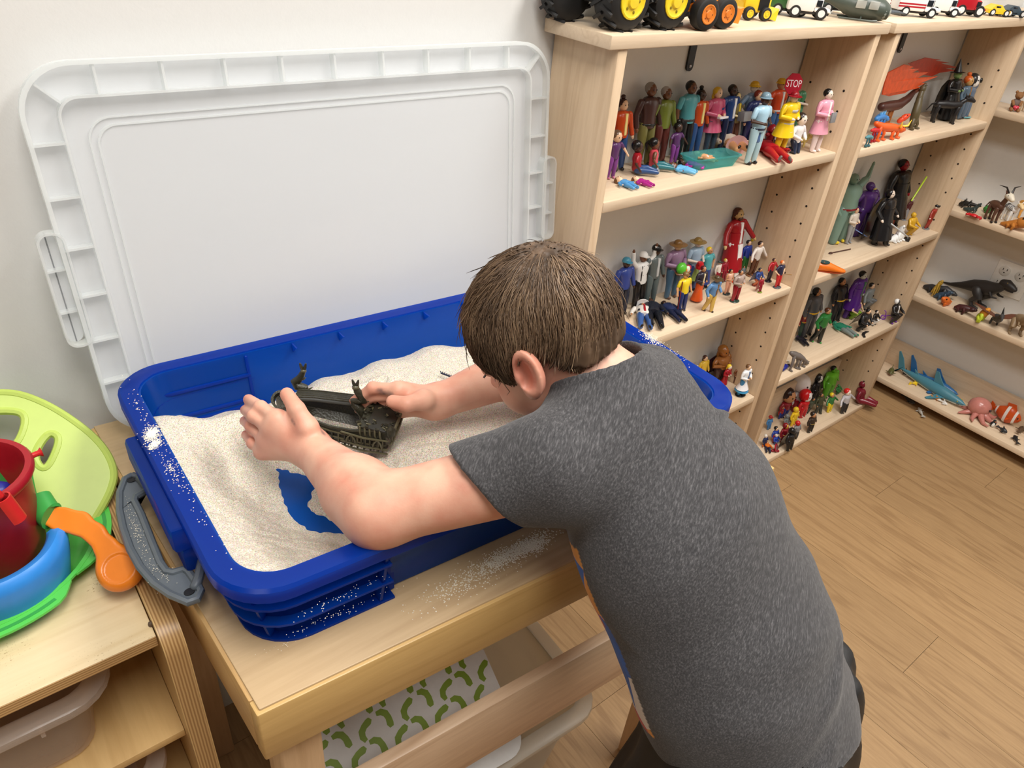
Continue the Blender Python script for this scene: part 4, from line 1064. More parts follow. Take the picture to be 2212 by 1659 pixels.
def hair_mat():
    m, nt, b = new_mat('brown_hair'); N = nt.nodes; L = nt.links
    a = N.new('ShaderNodeAttribute'); a.attribute_name = 'tone'
    cr = N.new('ShaderNodeValToRGB'); e = cr.color_ramp.elements; e[0].color = (*lin((58, 44, 33)), 1); e[1].color = (*lin((164, 138, 110)), 1)
    z_ = e.new(.45); z_.color = (*lin((108, 86, 67)), 1)
    L.new(a.outputs['Fac'], cr.inputs[0]); L.new(cr.outputs[0], b.inputs['Base Color']); b.inputs['Roughness'].default_value = .42; b.inputs['Specular IOR Level'].default_value = .35; return m
M_HAIR = hair_mat()
cap = rel(sdf_mesh('hair', hair_cap, HC - .125, HC + .125, .0022, M_HAIR, t_boy))
A_ = cap.data.attributes.new('tone', 'FLOAT', 'POINT'); A_.data.foreach_set('value', (np.clip(.22 + .5 * vnoise(vco(cap), 90, 4), 0, 1)).astype(np.float32))
NS, SEG = 16000, 8
g = rng.normal(size=(NS * 4, 3)); g /= np.linalg.norm(g, axis=1)[:, None]
p = CR + g * CRr; back = p[:, 1] < -.02
p = np.where((p[:, 2:3] < -.02) & back[:, None], CR + g * CRr * 1.0, p)
keep = p[:, 2] > hline(p[:, 0], p[:, 1], False) + .002
g = g[keep][:NS]; n = len(g)
dirs = g.copy(); pts = []
Ls = rng.uniform(.75, 1.25, n) * np.where(g[:, 1] > .2, .052, .040)
lift0 = rng.uniform(.004, .0095, n)
sw = vnoise(g, 2.2, 12) * 1.1
for k in range(SEG):
    t_ = k / (SEG - 1)
    ext = np.interp(t_, [0, .15, .6, 1], [.003, .8, 1.05, .85])[None] if False else (np.clip(t_ * 5, 0.15, 1) * (1.08 - .25 * t_ * t_))
    pos = CR + dirs * (CRr + (lift0 * ext)[:, None])
    # below the widest part hair hangs straight
    pts.append(pos.copy())
    tang = dirs - crown; tang = tang - dirs * (tang * dirs).sum(1)[:, None]; tn = np.linalg.norm(tang, axis=1)[:, None]
    tang = tang / np.maximum(tn, .08)
    side = np.cross(dirs, tang)
    grav = np.broadcast_to(HB.T @ V3(0, 0, -1), dirs.shape); grav = grav - dirs * (grav * dirs).sum(1)[:, None]
    mv = tang + side * (sw + rng.normal(size=n) * .12)[:, None] + grav * .35 + rng.normal(size=(n, 3)) * .05
    mv /= np.linalg.norm(mv, axis=1)[:, None]
    dirs = dirs + mv * (Ls / (SEG - 1) / .074)[:, None]; dirs /= np.linalg.norm(dirs, axis=1)[:, None]
S = np.stack(pts, 1)                                       # n, SEG, 3 (head frame)
lim = hline(S[:, :, 0], S[:, :, 1], True) + rng.normal(size=(n, 1)) * .004
bad = np.cumsum(S[:, :, 2] < lim, axis=1) > 0
for k in range(1, SEG): S[:, k] = np.where(bad[:, k][:, None], S[:, k - 1] + (S[:, k] - S[:, k - 1]) * .06, S[:, k])
# a few fly-away strands at the crown
fly = rng.random(n) < .012
S[fly] += (np.linspace(0, 1, SEG) ** 1.6)[None, :, None] * (g[fly][:, None, :] * rng.uniform(.006, .016, fly.sum())[:, None, None])
Wd = (S * HSC) @ HB.T + HC
tg = np.gradient(Wd, axis=1); tg /= np.linalg.norm(tg, axis=2)[..., None] + 1e-9
nrm_ = (g @ HB.T)[:, None, :]; sd = np.cross(tg, nrm_); sd /= np.linalg.norm(sd, axis=2)[..., None] + 1e-9
up_ = np.cross(sd, tg)
rad = (rng.uniform(.00035, .00062, n)[:, None] * np.interp(np.linspace(0, 1, SEG), [0, .2, .7, 1], [.7, 1, .9, .2])[None])[..., None]
ring = np.stack([Wd + sd * rad, Wd - sd * rad * .5 + up_ * rad * .86, Wd - sd * rad * .5 - up_ * rad * .86], 2)   # n,SEG,3,3
VV = ring.reshape(-1, 3); base_ = np.arange(n)[:, None, None] * SEG * 3 + np.arange(SEG - 1)[None, :, None] * 3 + np.zeros(3, int)[None, None]
i0 = base_ + np.array([0, 1, 2]); i1 = base_ + np.array([1, 2, 0]); FF = np.stack([i0, i1, i1 + 3, i0 + 3], -1).reshape(-1, 4)
me = bpy.data.meshes.new('hair_strands'); me.vertices.add(len(VV)); me.vertices.foreach_set('co', VV.astype(np.float32).ravel())
me.loops.add(FF.size); me.loops.foreach_set('vertex_index', FF.astype(np.int32).ravel()); me.polygons.add(len(FF))
me.polygons.foreach_set('loop_start', np.arange(0, FF.size, 4, dtype=np.int32)); me.polygons.foreach_set('loop_total', np.full(len(FF), 4, np.int32)); me.update(calc_edges=True)
me.polygons.foreach_set('use_smooth', np.ones(len(FF), bool))
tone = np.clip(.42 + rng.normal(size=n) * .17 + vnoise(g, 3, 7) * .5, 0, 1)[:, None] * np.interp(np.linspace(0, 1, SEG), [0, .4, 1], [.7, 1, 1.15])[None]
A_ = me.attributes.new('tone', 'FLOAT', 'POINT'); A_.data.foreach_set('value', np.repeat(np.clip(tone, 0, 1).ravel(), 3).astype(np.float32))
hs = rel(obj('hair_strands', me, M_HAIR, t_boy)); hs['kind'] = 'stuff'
# eyes: lashes and irises
for s in (-1, 1):
    def hw(x, y, z): return Vector(HC + HB @ (V3(x, y, z) * HSC))
    la_ = Mesh().tube([hw(s * .036, .0700, -.0035), hw(s * .030, .0775, -.0060), hw(s * .022, .0785, -.0060), hw(s * .016, .0740, -.0040)], [.0006, .0011, .0011, .0006], 6).build('eyelashes', plastic((40, 28, 22), .6), t_boy); rel(la_)
    eb = Mesh().tube([hw(s * .042, .0660, .0130), hw(s * .030, .0760, .0165), hw(s * .014, .0780, .0140)], [.0010, .0018, .0012], 6).build('eyebrow', plastic((92, 70, 52), .7), t_boy); rel(eb)
# ================================================================== toy ship in the sand
M_SHIP = plastic((50, 49, 37), .36, name='bronzed_olive', noise=.5); add_bump(M_SHIP, 420, .5, .0015)
M_SHIPD = plastic((34, 33, 26), .42, name='bronzed_dark', noise=.4)
M_SHIP_HILITE = plastic((92, 88, 66), .34, name='bronzed_highlight', noise=.4)  # paler bronze: highlights on the ship's raised detail put into the colour
S0 = at(838, 925, 2, .834); S1 = at(600, 872, 2, .846)
sx_ = (S1 - S0); SL = sx_.length; sx_.normalize(); sz_ = Vector((.05, -.22, 1)); sz_ = (sz_ - sx_ * sz_.dot(sx_)).normalized(); sy_ = sz_.cross(sx_)
SM = Matrix((sx_, sy_, sz_)).transposed().to_4x4()
t_ship = thing('toy_ship', 'dark bronze green toy ship with carved serpents half buried in the sand', 'toy ship', S0)
def sh(m, name, mat=None, parent=None): return m.move(SM).build(name, mat or M_SHIP, parent or t_ship)
def sec(x, w, zt, zb, inner=False):
    o = [(-w, zt), (-w * 1.02, zt - .006), (-w * .85, zb + .008), (-w * .35, zb), (w * .35, zb), (w * .85, zb + .008), (w * 1.02, zt - .006), (w, zt)]
    i = [(w - .004, zt), (w - .004, zt - .012), (-w + .004, zt - .012), (-w + .004, zt)]
    return [Vector((x, y, z)) for y, z in o + i]
st = [(-.004, .024, .016, -.022), (.012, .027, .016, -.024), (.035, .028, .010, -.024), (.062, .027, .007, -.023), (.095, .022, .007, -.020), (SL * .85, .013, .010, -.014), (SL, .004, .014, -.006)]
def side_sec(x, w, zt, zb, s_):
    o = [(w - .0045, zt), (w, zt + .0008), (w * 1.03, zt - .006), (w * .86, zb + .008), (w * .5, zb), (w * .42, zb + .003), (w * .78, zb + .010), (w - .005, zt - .008)]
    return [Vector((x, s_ * y, z)) for y, z in (o if s_ > 0 else o[::-1])]
hull = sh(Mesh().loft([side_sec(*q, 1) for q in st]), 'hull_side'); sh(Mesh().loft([side_sec(*q, -1) for q in st]), 'hull_side')
# planking strakes and frames along the side that shows
for s in (-1, 1):
    for zz in (.004, -.004, -.012):
        sh(Mesh().tube([(x, s * (w * (1.02 if zz > -.008 else .95) + .0005), zz) for x, w, a, b in st[:5]], .0011, 6), 'wale', M_SHIP_HILITE, hull)
    for k in range(11):
        x = .004 + k * .0078; w = float(np.interp(x, [q[0] for q in st], [q[1] for q in st]))
        sh(Mesh().box((x, min(s * (w - .001), s * (w + .0022)), -.016), (x + .0020, max(s * (w - .001), s * (w + .0022)), .004), .0005), 'frame_rib', M_SHIP_HILITE if k % 3 == 0 else M_SHIP, hull)
    sh(Mesh().tube([(x, s * (w - .001), a + .0015) for x, w, a, b in st[:6]], [.0022] * 6, 6), 'rail', M_SHIP, hull)
# stern castle
cas = sh(Mesh().box((-.010, -.026, .010), (.030, .026, .020), .002), 'stern_castle')
sh(Mesh().box((-.012, -.028, .0195), (.020, .028, .0225), .001), 'stern_deck', M_SHIPD, cas)
for k in range(7):
    y = -.024 + k * .008
    sh(Mesh().tube([(-.0115, y, .004), (-.0115, y, .020)], .0012, 6), 'gallery_post', M_SHIP_HILITE, cas)
for k in range(6): sh(Mesh().box((-.0122, -.021 + k * .008 - .0022, .008), (-.0112, -.021 + k * .008 + .0022, .0155), .0004), 'gallery_window', M_SHIPD, cas)
for zz in (.004, .020): sh(Mesh().tube([(-.012, -.028, zz), (-.013, 0, zz + .0015), (-.012, .028, zz)], .0018, 6), 'gallery_rail', M_SHIP_HILITE, cas)
for s in (-1, 1):
    for k in range(5): sh(Mesh().tube([(.001 + k * .006, s * .028, .008), (.002 + k * .006, s * .029, .014), (.003 + k * .006, s * .027, .021)], .0013, 6), 'carving', M_SHIP_HILITE, cas)
    sh(Mesh().lathe([(.0001, -.003), (.0055, -.003), (.0055, .004), (.003, .007), (.0001, .011)], 10, (-.010, s * .026, .022)), 'lantern', M_SHIP, cas)
# weathered gunwale on the far side
rg = [[Vector((x, -w + .004 + .010 * math.cos(2 * PI * i / 10), zt + .002 + .0045 * math.sin(2 * PI * i / 10))) for i in range(10)] for x, w, zt, zb in [q for q in st[1:6]]]
gw = sh(Mesh().loft(rg), 'gunwale', M_SHIPD)
for k in range(5): sh(Mesh().tube([(x, -w - .002 + k * .0032, zt + .0058) for x, w, zt, zb in st[1:6]], .0009, 5), 'grain_line', M_SHIP, gw)
# carved gallery on the near quarter
for k in range(9): sh(Mesh().tube([(-.002 + k * .0052, .0285, -.012), (-.002 + k * .0052, .0300, .008)], .0009, 5), 'gallery_bar', M_SHIP_HILITE, hull)
for x in (.004, .036): sh(Mesh().tube([(x - .006, .0305, -.006), (x - .004, .0315, .003), (x, .0315, .009), (x + .004, .0315, .003), (x + .006, .0305, -.006)], .0012, 6), 'arch', M_SHIP_HILITE, hull)
for zz in (-.013, -.006, .009): sh(Mesh().tube([(-.008, .0295, zz), (.020, .0320, zz - .0005), (.048, .0300, zz)], .0013, 6), 'gallery_rail', M_SHIP_HILITE, hull)
rk = random.Random(5)
for k in range(46):
    x, y_ = rk.uniform(-.010, .030), rk.uniform(-.026, .026); a_ = rk.uniform(0, PI)
    sh(Mesh().tube([(x, y_, .0215), (x + .0045 * math.cos(a_), y_ + .0045 * math.sin(a_), .0238)], [.0016, .0010], 5), 'carving', M_SHIP_HILITE if k % 3 == 0 else M_SHIP, hull)
# ring at the bow
sh(Mesh().lathe([(.0085, -.004), (.0115, -.004), (.0115, .004), (.0085, .004)], 18, (SL * .93, .010, .018), Rx(-.5).to_3x3(), closed=True), 'bow_ring')
# carved serpents
def serpent(u0, v0, z0, pts, r):
    p0 = at(u0, v0, 2, z0); right = RM.col[0].copy(); right.z = 0; right.normalize()
    q = [p0 + right * (a * .001) + Vector((0, 0, b * .001)) - S0 for a, b in pts]
    o = Mesh().tube(q, r, 10).build('serpent', M_SHIP, t_ship)
    Mesh().ball(q[-1], (r[-1] * 1.3, r[-1] * 1.3, r[-1] * 1.0), 8, 5).build('serpent_head', M_SHIP_HILITE, o)
    e_ = q[-1]
    for s_ in (-1, 1): Mesh().tube([e_, e_ + right * (s_ * .0025) + Vector((0, 0, .006)), e_ + right * (s_ * .0035) + Vector((0, 0, .010))], [.0024, .0020, .0012], 6).build('horn', M_SHIP, o)
    for k in range(2, len(q) - 2): Mesh().tube([q[k] + right * (r[k] * 1.0) - Vector((0, 0, .001)), q[k] + right * (r[k] * 1.7) + Vector((0, 0, .002))], [.0014, .0006], 6).build('scale', M_SHIP_HILITE, o)
serpent(782, 900, .842, [(4, -10), (2, 4), (-3, 12), (-8, 18), (-10, 23), (-4, 24), (2, 25), (0, 31), (-4, 37), (-6, 43)], [.0062, .0064, .0060, .0052, .0040, .0052, .0060, .0054, .0046, .0036])
serpent(655, 868, .836, [(6, -18), (5, 0), (0, 8), (4, 14), (3, 21), (-5, 24), (-8, 30), (-2, 35), (1, 40), (4, 47)], [.0062, .0060, .0055, .0048, .0058, .0060, .0052, .0046, .0040, .0030])
# a dark toothpick-like comb lying in the sand
p0 = at(953, 806, 2, .822); p1 = at(985, 818, 2, .822)
cb = thing('toy_comb', 'thin dark blue notched strip lying on the sand near the boy', 'strip', p0)
Mesh().tube([(0, 0, 0), p1 - p0], .0012, 6).build('spine', plastic((30, 36, 60), .5), cb)
for k in range(8): Mesh().tube([(p1 - p0) * (k / 7), (p1 - p0) * (k / 7) + Vector((.001, .0035, .001))], .0007, 5).build('tooth', plastic((30, 36, 60), .5), cb)
# ================================================================== toy figures
def place(foot, z, head=None, back=-.030):
    f = at(foot[0], foot[1], 2, z)
    if f.y > back:                               # feet hidden behind others: stand against the wall under the head
        h0 = at(head[0], head[1], 1, back + .010); return Vector((h0.x, back - .004, z)), (h0.z - z), .08
    hpt = at(head[0], head[1], 0, f.x)           # top on the upright plane through the feet
    dy, dz = hpt.y - f.y, hpt.z - f.z
    k = at(head[0], head[1], 1, f.y).z - f.z
    a = max(-.10, min(.16, math.atan2(dy, max(dz, 1e-3))))
    return f, (dz if abs(dy) < .05 else k) / math.cos(a), a
SKIN = dict(a=(236, 196, 160), b=(112, 72, 50), c=(70, 46, 36), d=(196, 140, 98), w=(240, 222, 206), g=(120, 150, 90), y=(240, 190, 60))
FIGN = [0]
def fig(label, foot, head, z, top, bot, skin='a', hair=(60, 42, 30), hs=1.0, style='short', sleeve='long', shoes=(40, 34, 30), pose='stand', yaw=0.0, wide=1.0,
        skirt=None, coat=None, inner=None, belt=None, base=None, cape=None, extra=(), name='toy_figure', group=None, lie=None, gloss=.27, cat='toy figure', ears=False, lean=None, hand=None):
    sk = SKIN[skin] if isinstance(skin, str) else skin
    P = lambda c: plastic(c, gloss)
    FIGN[0] += 1
    zb = (.84 - .13 * (hs - 1)) / .84
    r = .072 * hs
    drop = dict(sit=.40, kneel=.24, crouch=.26).get(pose, 0) * zb
    hz_ = .84 * zb - drop + r * .92
    topz = hz_ + r * 1.12 + (dict(bun=.10, hardhat=.02, hat=.03, witch=.20, ears=.0).get(style, 0))
    if lie is not None:
        p0 = at(lie[0], lie[1], 2, z); p1 = at(head[0], head[1], 2, z); v = p1 - p0; h = v.length / topz
        t = thing(name, label, cat, (p0.x, p0.y, z + .075 * h * wide * .9), group=group, sc=h)
        t.rotation_euler = (Matrix.Rotation(math.atan2(v.y, v.x) - PI / 2, 4, 'Z') @ Rx(-PI / 2)).to_euler()
    else:
        f, H, a = place(foot, z, head); h = H / topz
        if lean is not None: a = lean
        t = thing(name, label, cat, (f.x, f.y, z + .0004), group=group, sc=h)
        t.rotation_euler = (Rx(-a) @ Rz(yaw)).to_euler()
    S = lambda v: tuple(v)
    hip = .50 * zb - drop
    sho = .79 * zb - drop
    w = wide * 1.34
    # torso
    tor = Mesh(); rings = []
    for zz, rx, ry in ((hip - .03, .075, .060), (hip + .02, .088, .068), (hip + (sho - hip) * .45, .080, .062), (hip + (sho - hip) * .75, .102, .070), (sho - .005, .108, .060), (sho + .028, .070, .046), (sho + .042, .034, .034)):
        rings.append([Vector((rx * w * math.cos(2 * PI * i / 12), ry * w * 1.05 * math.sin(2 * PI * i / 12), zz)) for i in range(12)])
    to = tor.loft(rings).build('torso', P(top), t)
    if inner: Mesh().box((-.022, -.074 * w, hip + .01), (.022, -.040, sho + .015), .004).build('shirt_front', P(inner), to)
    if belt: Mesh().lathe([(.091 * w, -.014), (.094 * w, -.010), (.094 * w, .010), (.091 * w, .014)], 14, (0, 0, hip + .012), sy=.78).build('belt', P(belt), to)
    # head
    hd = Mesh().ball((0, -.006, hz_), (r * .86, r * .95, r * 1.10), 12, 8).tube([(0, 0, sho + .02), (0, 0, hz_ - r * .6)], .030, 8).build('head', P(sk), t)
    ey = Mesh()
    for s in (-1, 1): Mesh().ball((s * r * .36, -.006 - r * .84, hz_ + r * .10), (r * .13, r * .10, r * .12), 6, 4).build('eye', P((30, 26, 26)), hd)
    hc = P(hair)
    if style in ('short', 'bun', 'long', 'pony'):
        ha = Mesh().ball((0, r * .20, hz_ + r * .26), (r * .98, r * 1.02, r * 1.00), 12, 8)
        ho = ha.build('hair', hc, t)
        if style == 'bun': Mesh().ball((0, r * .25, hz_ + r * 1.5), (r * .5, r * .5, r * .45), 10, 6).build('hair_bun', hc, ho)
        if style == 'long': Mesh().tube([(0, r * .55, hz_ + r * .2), (0, r * .75, hz_ - r * .8), (0, r * .70, hz_ - r * 1.7)], [r * .85, r * .85, r * .6], 10, flat=.5).build('hair_length', hc, ho)
        if style == 'pony': Mesh().tube([(r * .3, r * 1.0, hz_ + r * .5), (r * .5, r * 1.5, hz_), (r * .4, r * 1.4, hz_ - r)], [r * .3, r * .34, r * .15], 8).build('ponytail', hc, ho)
    elif style in ('hardhat', 'cap', 'fire', 'hat'):
        ho = Mesh().lathe([(r * 1.02, 0), (r * 1.03, r * .25), (r * .9, r * .65), (r * .55, r * .98), (.001, r * 1.08)], 16, (0, .0, hz_ + r * .32)).build('hat', hc, t)
        if style == 'cap': Mesh().prism([(-r * .8, 0), (-r * .7, -r * .7), (0, -r * .98), (r * .7, -r * .7), (r * .8, 0)], 0, r * .12, T(0, -r * .7, hz_ + r * .34)).build('visor', hc, ho)
        else:
            k = dict(hardhat=1.28, fire=1.62, hat=2.05)[style]
            Mesh().lathe([(r * .9, r * .02), (r * k, -r * .10), (r * (k + .04), 0), (r * .95, r * .16)], 18, (0, -r * .1, hz_ + r * .34), closed=True).build('brim', hc, ho)
    elif style == 'witch':
        ho = Mesh().lathe([(r * 1.0, 0), (r * .7, r * .9), (r * .3, r * 2.2), (.001, r * 3.2)], 14, (0, r * .1, hz_ + r * .5)).build('hat', hc, t)
        Mesh().lathe([(r * .9, 0), (r * 1.7, -r * .15), (r * 1.7, -r * .05), (r * .95, r * .12)], 16, (0, r * .1, hz_ + r * .5), closed=True).build('brim', hc, ho)
    elif style in ('hood', 'helmet'):
        Mesh().ball((0, r * .16, hz_ + r * .08), (r * 1.06, r * 1.08, r * 1.16), 12, 8).build('hood' if style == 'hood' else 'helmet', hc, t)
    if ears:
        for s in (-1, 1): Mesh().tube([(s * r * .6, 0, hz_ + r * .8), (s * r * .95, 0, hz_ + r * 1.6)], [r * .3, r * .05], 6).build('ear', P(top if ears is True else ears), hd)
    # arms
    A = dict(stand=((.150, .012, -.165), (.160, -.035, -.325)), front=((.152, .0, -.165), (.050, -.135, -.19)), up=((.185, -.01, .10), (.20, -.02, .27)), open=((.185, -.02, -.13), (.245, -.09, -.27)),
             sit=((.150, .03, -.16), (.130, -.06, -.30)), kneel=((.15, -.03, -.15), (.06, -.16, -.22)), crouch=((.15, -.06, -.14), (.10, -.20, -.20)), walk=((.155, .03, -.16), (.165, -.08, -.29)), hip=((.20, .03, -.15), (.11, -.05, -.28)), lie=((.150, .012, -.165), (.160, -.035, -.325)), wave=((.17, 0, -.15), (.15, -.09, -.30)))
    ar = A.get(pose, A['stand']) if hand is None else A[hand]
    for s in (-1, 1):
        e_, n_ = ar
        if pose == 'wave' and s == 1: e_, n_ = A['up']
        p0 = Vector((s * .108 * w, 0, sho - .012)); p1 = Vector((s * e_[0] * w, e_[1], sho + e_[2] * zb)); p2 = Vector((s * n_[0] * w, n_[1], sho + n_[2] * zb))
        q = w ** .5
        if sleeve == 'long':
            am = Mesh().tube([p0, p0.lerp(p1, .5), p1, p1.lerp(p2, .82)], [.040 * q, .038 * q, .034 * q, .030 * q], 9).build('arm', P(top), t)
            Mesh().tube([p1.lerp(p2, .85), p2, p2 + (p2 - p1) * .16], [.019, .024, .016], 8).build('hand', P(sk), am)
        else:
            am = Mesh().tube([p0, p0.lerp(p1, .7)], [.036 * q, .034 * q], 9).build('arm', P(top if sleeve == 'short' else sk), t)
            Mesh().tube([p0.lerp(p1, .6), p1, p1.lerp(p2, .9), p2, p2 + (p2 - p1) * .15], [.025 * q, .025 * q, .019, .023, .015], 8).build('forearm', P(sk), am)
    # legs
    for s in (-1, 1):
        hp_ = Vector((s * .048 * w, 0, hip)); kn = Vector((s * .056 * w, -.012, hip * .5 + .01)); ft = Vector((s * .060 * w, .0, .035)); toe = Vector((s * .066, -.060, .020))
        if pose == 'walk': kn = Vector((s * .055, -.02 - s * .03, hip * .52)); ft = Vector((s * .065, -s * .075, .035)); toe = ft + Vector((0, -.06, -.014))
        if pose == 'sit': kn = Vector((s * .07, -.21, .085 + .02 * s)); ft = Vector((s * .075, -.40, .035)); toe = Vector((s * .085, -.415, .085)); hp_.z = .085
        if pose == 'kneel': kn = Vector((s * .065, -.10, .045)); ft = Vector((s * .06, .12, .035)); toe = Vector((s * .06, .17, .02))
        if pose == 'crouch': kn = Vector((s * .11, -.15, hip + .04)); ft = Vector((s * .10, .0, .04)); toe = Vector((s * .11, -.06, .02))
        bare = bot is None
        lg = Mesh().tube([hp_, hp_.lerp(kn, .5), kn, ft], [.052 * w, .047 * w, .038 * w, .030 * w], 9).build('leg', P(sk if bare else bot), t)
        Mesh().tube([ft + Vector((0, .012, -.012)), ft + Vector((0, -.01, -.013)), toe], [.025, .027, .022], 8).build('shoe', P(shoes), lg)
    if skirt: Mesh().lathe([(.080, 0), (.105, -(hip - skirt[1]) * .4), (skirt[2] if len(skirt) > 2 else .150, -(hip - skirt[1]))], 16, (0, 0, hip + .03), sy=.85).build('skirt', P(skirt[0]), t)
    if coat: Mesh().lathe([(.100 * w, .16 * zb), (.094 * w, .02), (.108 * w, -.06), (.135 * w, -(hip - coat[1]))], 14, (0, .006, hip), sy=.80).build('coat', P(coat[0]), t)
    if cape:
        rg = []
        for zz, ww, yy in ((sho + .02, .09, .055), (sho - .1, .14, .085), (hip, .16, .105), (.12, .18, .125)):
            rg.append([Vector((ww * w * c, yy * w + .03 * (1 - c * c), zz)) for c in (-1, -.5, 0, .5, 1)] + [Vector((ww * w * c, yy * w + .03 * (1 - c * c) + .012, zz)) for c in (1, .5, 0, -.5, -1)])
        Mesh().loft(rg).build('cape', P(cape), t)
    if base: Mesh().lathe([(.16, 0), (.17, .012), (.15, .028), (.001, .030)], 18, (0, -.01, -.006), sy=.8).build('stand', P(base), t)
    for e in extra:
        k, col, nm = e[0], P(e[1]), e[2]
        if k == 'box': Mesh().box(e[3], e[4], .004).build(nm, col, t)
        elif k == 'ball': Mesh().ball(e[3], e[4], 10, 6).build(nm, col, t)
        elif k == 'tube': Mesh().tube(e[3], e[4], 8).build(nm, col, t)
        elif k == 'cone': Mesh().lathe(e[4], 14, e[3]).build(nm, col, t)
    return t
def zA(x, y): return (1280 + x / 5.529, 150 + y / 5.529)
def zB(x, y): return (1540 + x / 6.38, 140 + y / 6.38)
def zC(x, y): return (1320 + x / 5.267, 440 + y / 5.267)
def zD(x, y): return (1380 + x / 4.879, 560 + y / 4.879)
def zE(x, y): return (1850 + x / 6.11, 100 + y / 6.11)
def zF(x, y): return (1740 + x / 5.53, 340 + y / 5.53)
def zG(x, y): return (1660 + x / 6.9125, 560 + y / 6.9125)
def zH(x, y): return (1480 + x / 5.027, 720 + y / 5.027)
def zI(x, y): return (1960 + x / 4.147, 360 + y / 4.147)
def zJ(x, y): return (1880 + x / 5.925, 720 + y / 5.925)
Z1, Z2, Z3 = .9577 + TH + .0005, .6361 + TH + .0005, .3143 + TH + .0005
ZA, ZB, ZC, ZD = .951 + TH + .0005, .6323 + TH + .0005, .327 + TH + .0005, TH + .0005
Y1, Y2, Y3, Y4 = .961 + TH + .0005, .662 + TH + .0005, .367 + TH + .0005, .041 + TH + .0005
G1 = 'people figures on the upper shelf'; G2 = 'people figures on the second shelf'
BLK = (22, 20, 20); JEAN = (48, 78, 128)
# ---- upper shelf, back row
fig('woman figure in open orange jacket by the left panel, brown topknot', zA(300, 1090), zA(372, 255), Z1, (206, 76, 30), JEAN, 'a', (54, 26, 28), style='bun', inner=(246, 222, 140), group=G1)
fig('grey haired man figure in brown shirt and olive trousers', zA(595, 1075), zA(700, 155), Z1, (74, 48, 44), (118, 112, 60), 'b', (140, 138, 136), belt=BLK, group=G1)
fig('grey haired woman figure in olive green top and maroon trousers', zA(765, 1010), zA(880, 205), Z1, (112, 124, 48), (92, 44, 38), 'b', (170, 168, 168), group=G1)
fig('black haired man figure in teal polo shirt and black trousers', zA(1020, 985), zA(1180, 135), Z1, (84, 158, 166), (30, 28, 30), 'b', BLK, sleeve='short', belt=(60, 56, 56), group=G1)
fig('woman figure in orange jacket with black hair bun beside the teal polo man', zA(1150, 945), zA(1310, 150), Z1, (206, 78, 32), JEAN, 'c', BLK, style='bun', inner=(246, 222, 140), group=G1)
fig('blonde woman figure in pink jacket holding a white book', zA(1410, 880), zA(1490, 208), Z1, (198, 86, 118), (54, 66, 84), 'a', (226, 184, 40), style='long', pose='front', coat=((198, 86, 118), .34), extra=(('box', (238, 232, 234), 'book', (-.10, -.20, .56), (.10, -.135, .59)),), group=G1)
fig('black haired man figure in navy suit behind the tan shirt man', zB(205, 1000), zB(270, 270), Z1, (36, 66, 124), (30, 40, 70), 'c', BLK, inner=(240, 240, 240), group=G1)
fig('man figure in tan shirt and yellow tie carrying a grey case', zB(238, 1172), zB(340, 378), Z1, (132, 116, 70), (92, 54, 40), (240, 214, 150), (62, 58, 54), pose='front', sleeve='short', inner=(226, 192, 60), extra=(('box', (130, 130, 132), 'case', (-.09, -.27, .52), (.13, -.13, .68)),), group=G1)
fig('moustached worker figure in blue shirt and yellow hard hat', zB(390, 1020), zB(570, 213), Z1, (122, 146, 172), (128, 158, 190), 'w', (234, 186, 40), style='hardhat', sleeve='short', pose='hip', extra=(('box', (40, 30, 26), 'moustache', (-.022, -.076, .872), (.022, -.062, .884)),), group=G1)
fig('red haired woman figure in dark navy uniform suit', zB(405, 1150), zB(650, 362), Z1, (36, 48, 96), (32, 40, 84), 'a', (128, 44, 26), inner=(225, 225, 230), group=G1)
fig('postal worker figure in pale blue shirt, shorts and grey sun helmet', zB(505, 1360), zB(750, 376), Z1, (170, 206, 226), (176, 206, 216), 'c', (120, 148, 164), style='hardhat', sleeve='short', pose='front', shoes=BLK, belt=(40, 50, 70), extra=(('tube', (98, 130, 180), 'shorts', [(-.052, 0, .50), (-.060, -.004, .33)], .060), ('tube', (98, 130, 180), 'shorts', [(.052, 0, .50), (.060, -.004, .33)], .060)), group=G1)
fig('road worker figure in orange vest and yellow hard hat', zB(770, 960), zB(940, 173), Z1, (226, 84, 44), (70, 110, 164), 'd', (234, 186, 40), style='hardhat', sleeve='short', pose='hip', inner=(235, 235, 235), belt=(240, 240, 240), group=G1)
fig('medical figure in green scrubs and cap with a brown clipboard', zB(1170, 900), zB(1290, 208), Z1, (86, 150, 110), (80, 140, 104), 'w', (86, 160, 124), style='short', pose='front', sleeve='short', inner=(230, 240, 234), extra=(('box', (120, 92, 76), 'clipboard', (-.02, -.20, .52), (.16, -.17, .70)),), group=G1)
fig('firefighter figure in yellow coat with red helmet', zB(890, 1225), zB(1140, 378), Z1, (238, 202, 30), (236, 204, 34), 'w', (152, 22, 34), style='fire', pose='front', wide=1.15, coat=((240, 204, 30), .30), belt=(196, 196, 196), shoes=(36, 34, 36), extra=(('cone', (198, 196, 196), 'reflective_band', (0, .006, .36), [(.142, 0), (.146, .004), (.146, .03), (.142, .034)]), ('cone', (198, 196, 196), 'reflective_band', (0, .0, .70), [(.124, 0), (.126, .004), (.126, .03), (.122, .034)])), group=G1)
fig('kneeling dark haired figure hugging a yellow puppy', zB(1090, 1205), zB(1250, 672), Z1, (230, 226, 224), (36, 44, 66), 'w', (52, 40, 34), hs=1.5, pose='kneel', group=G1)
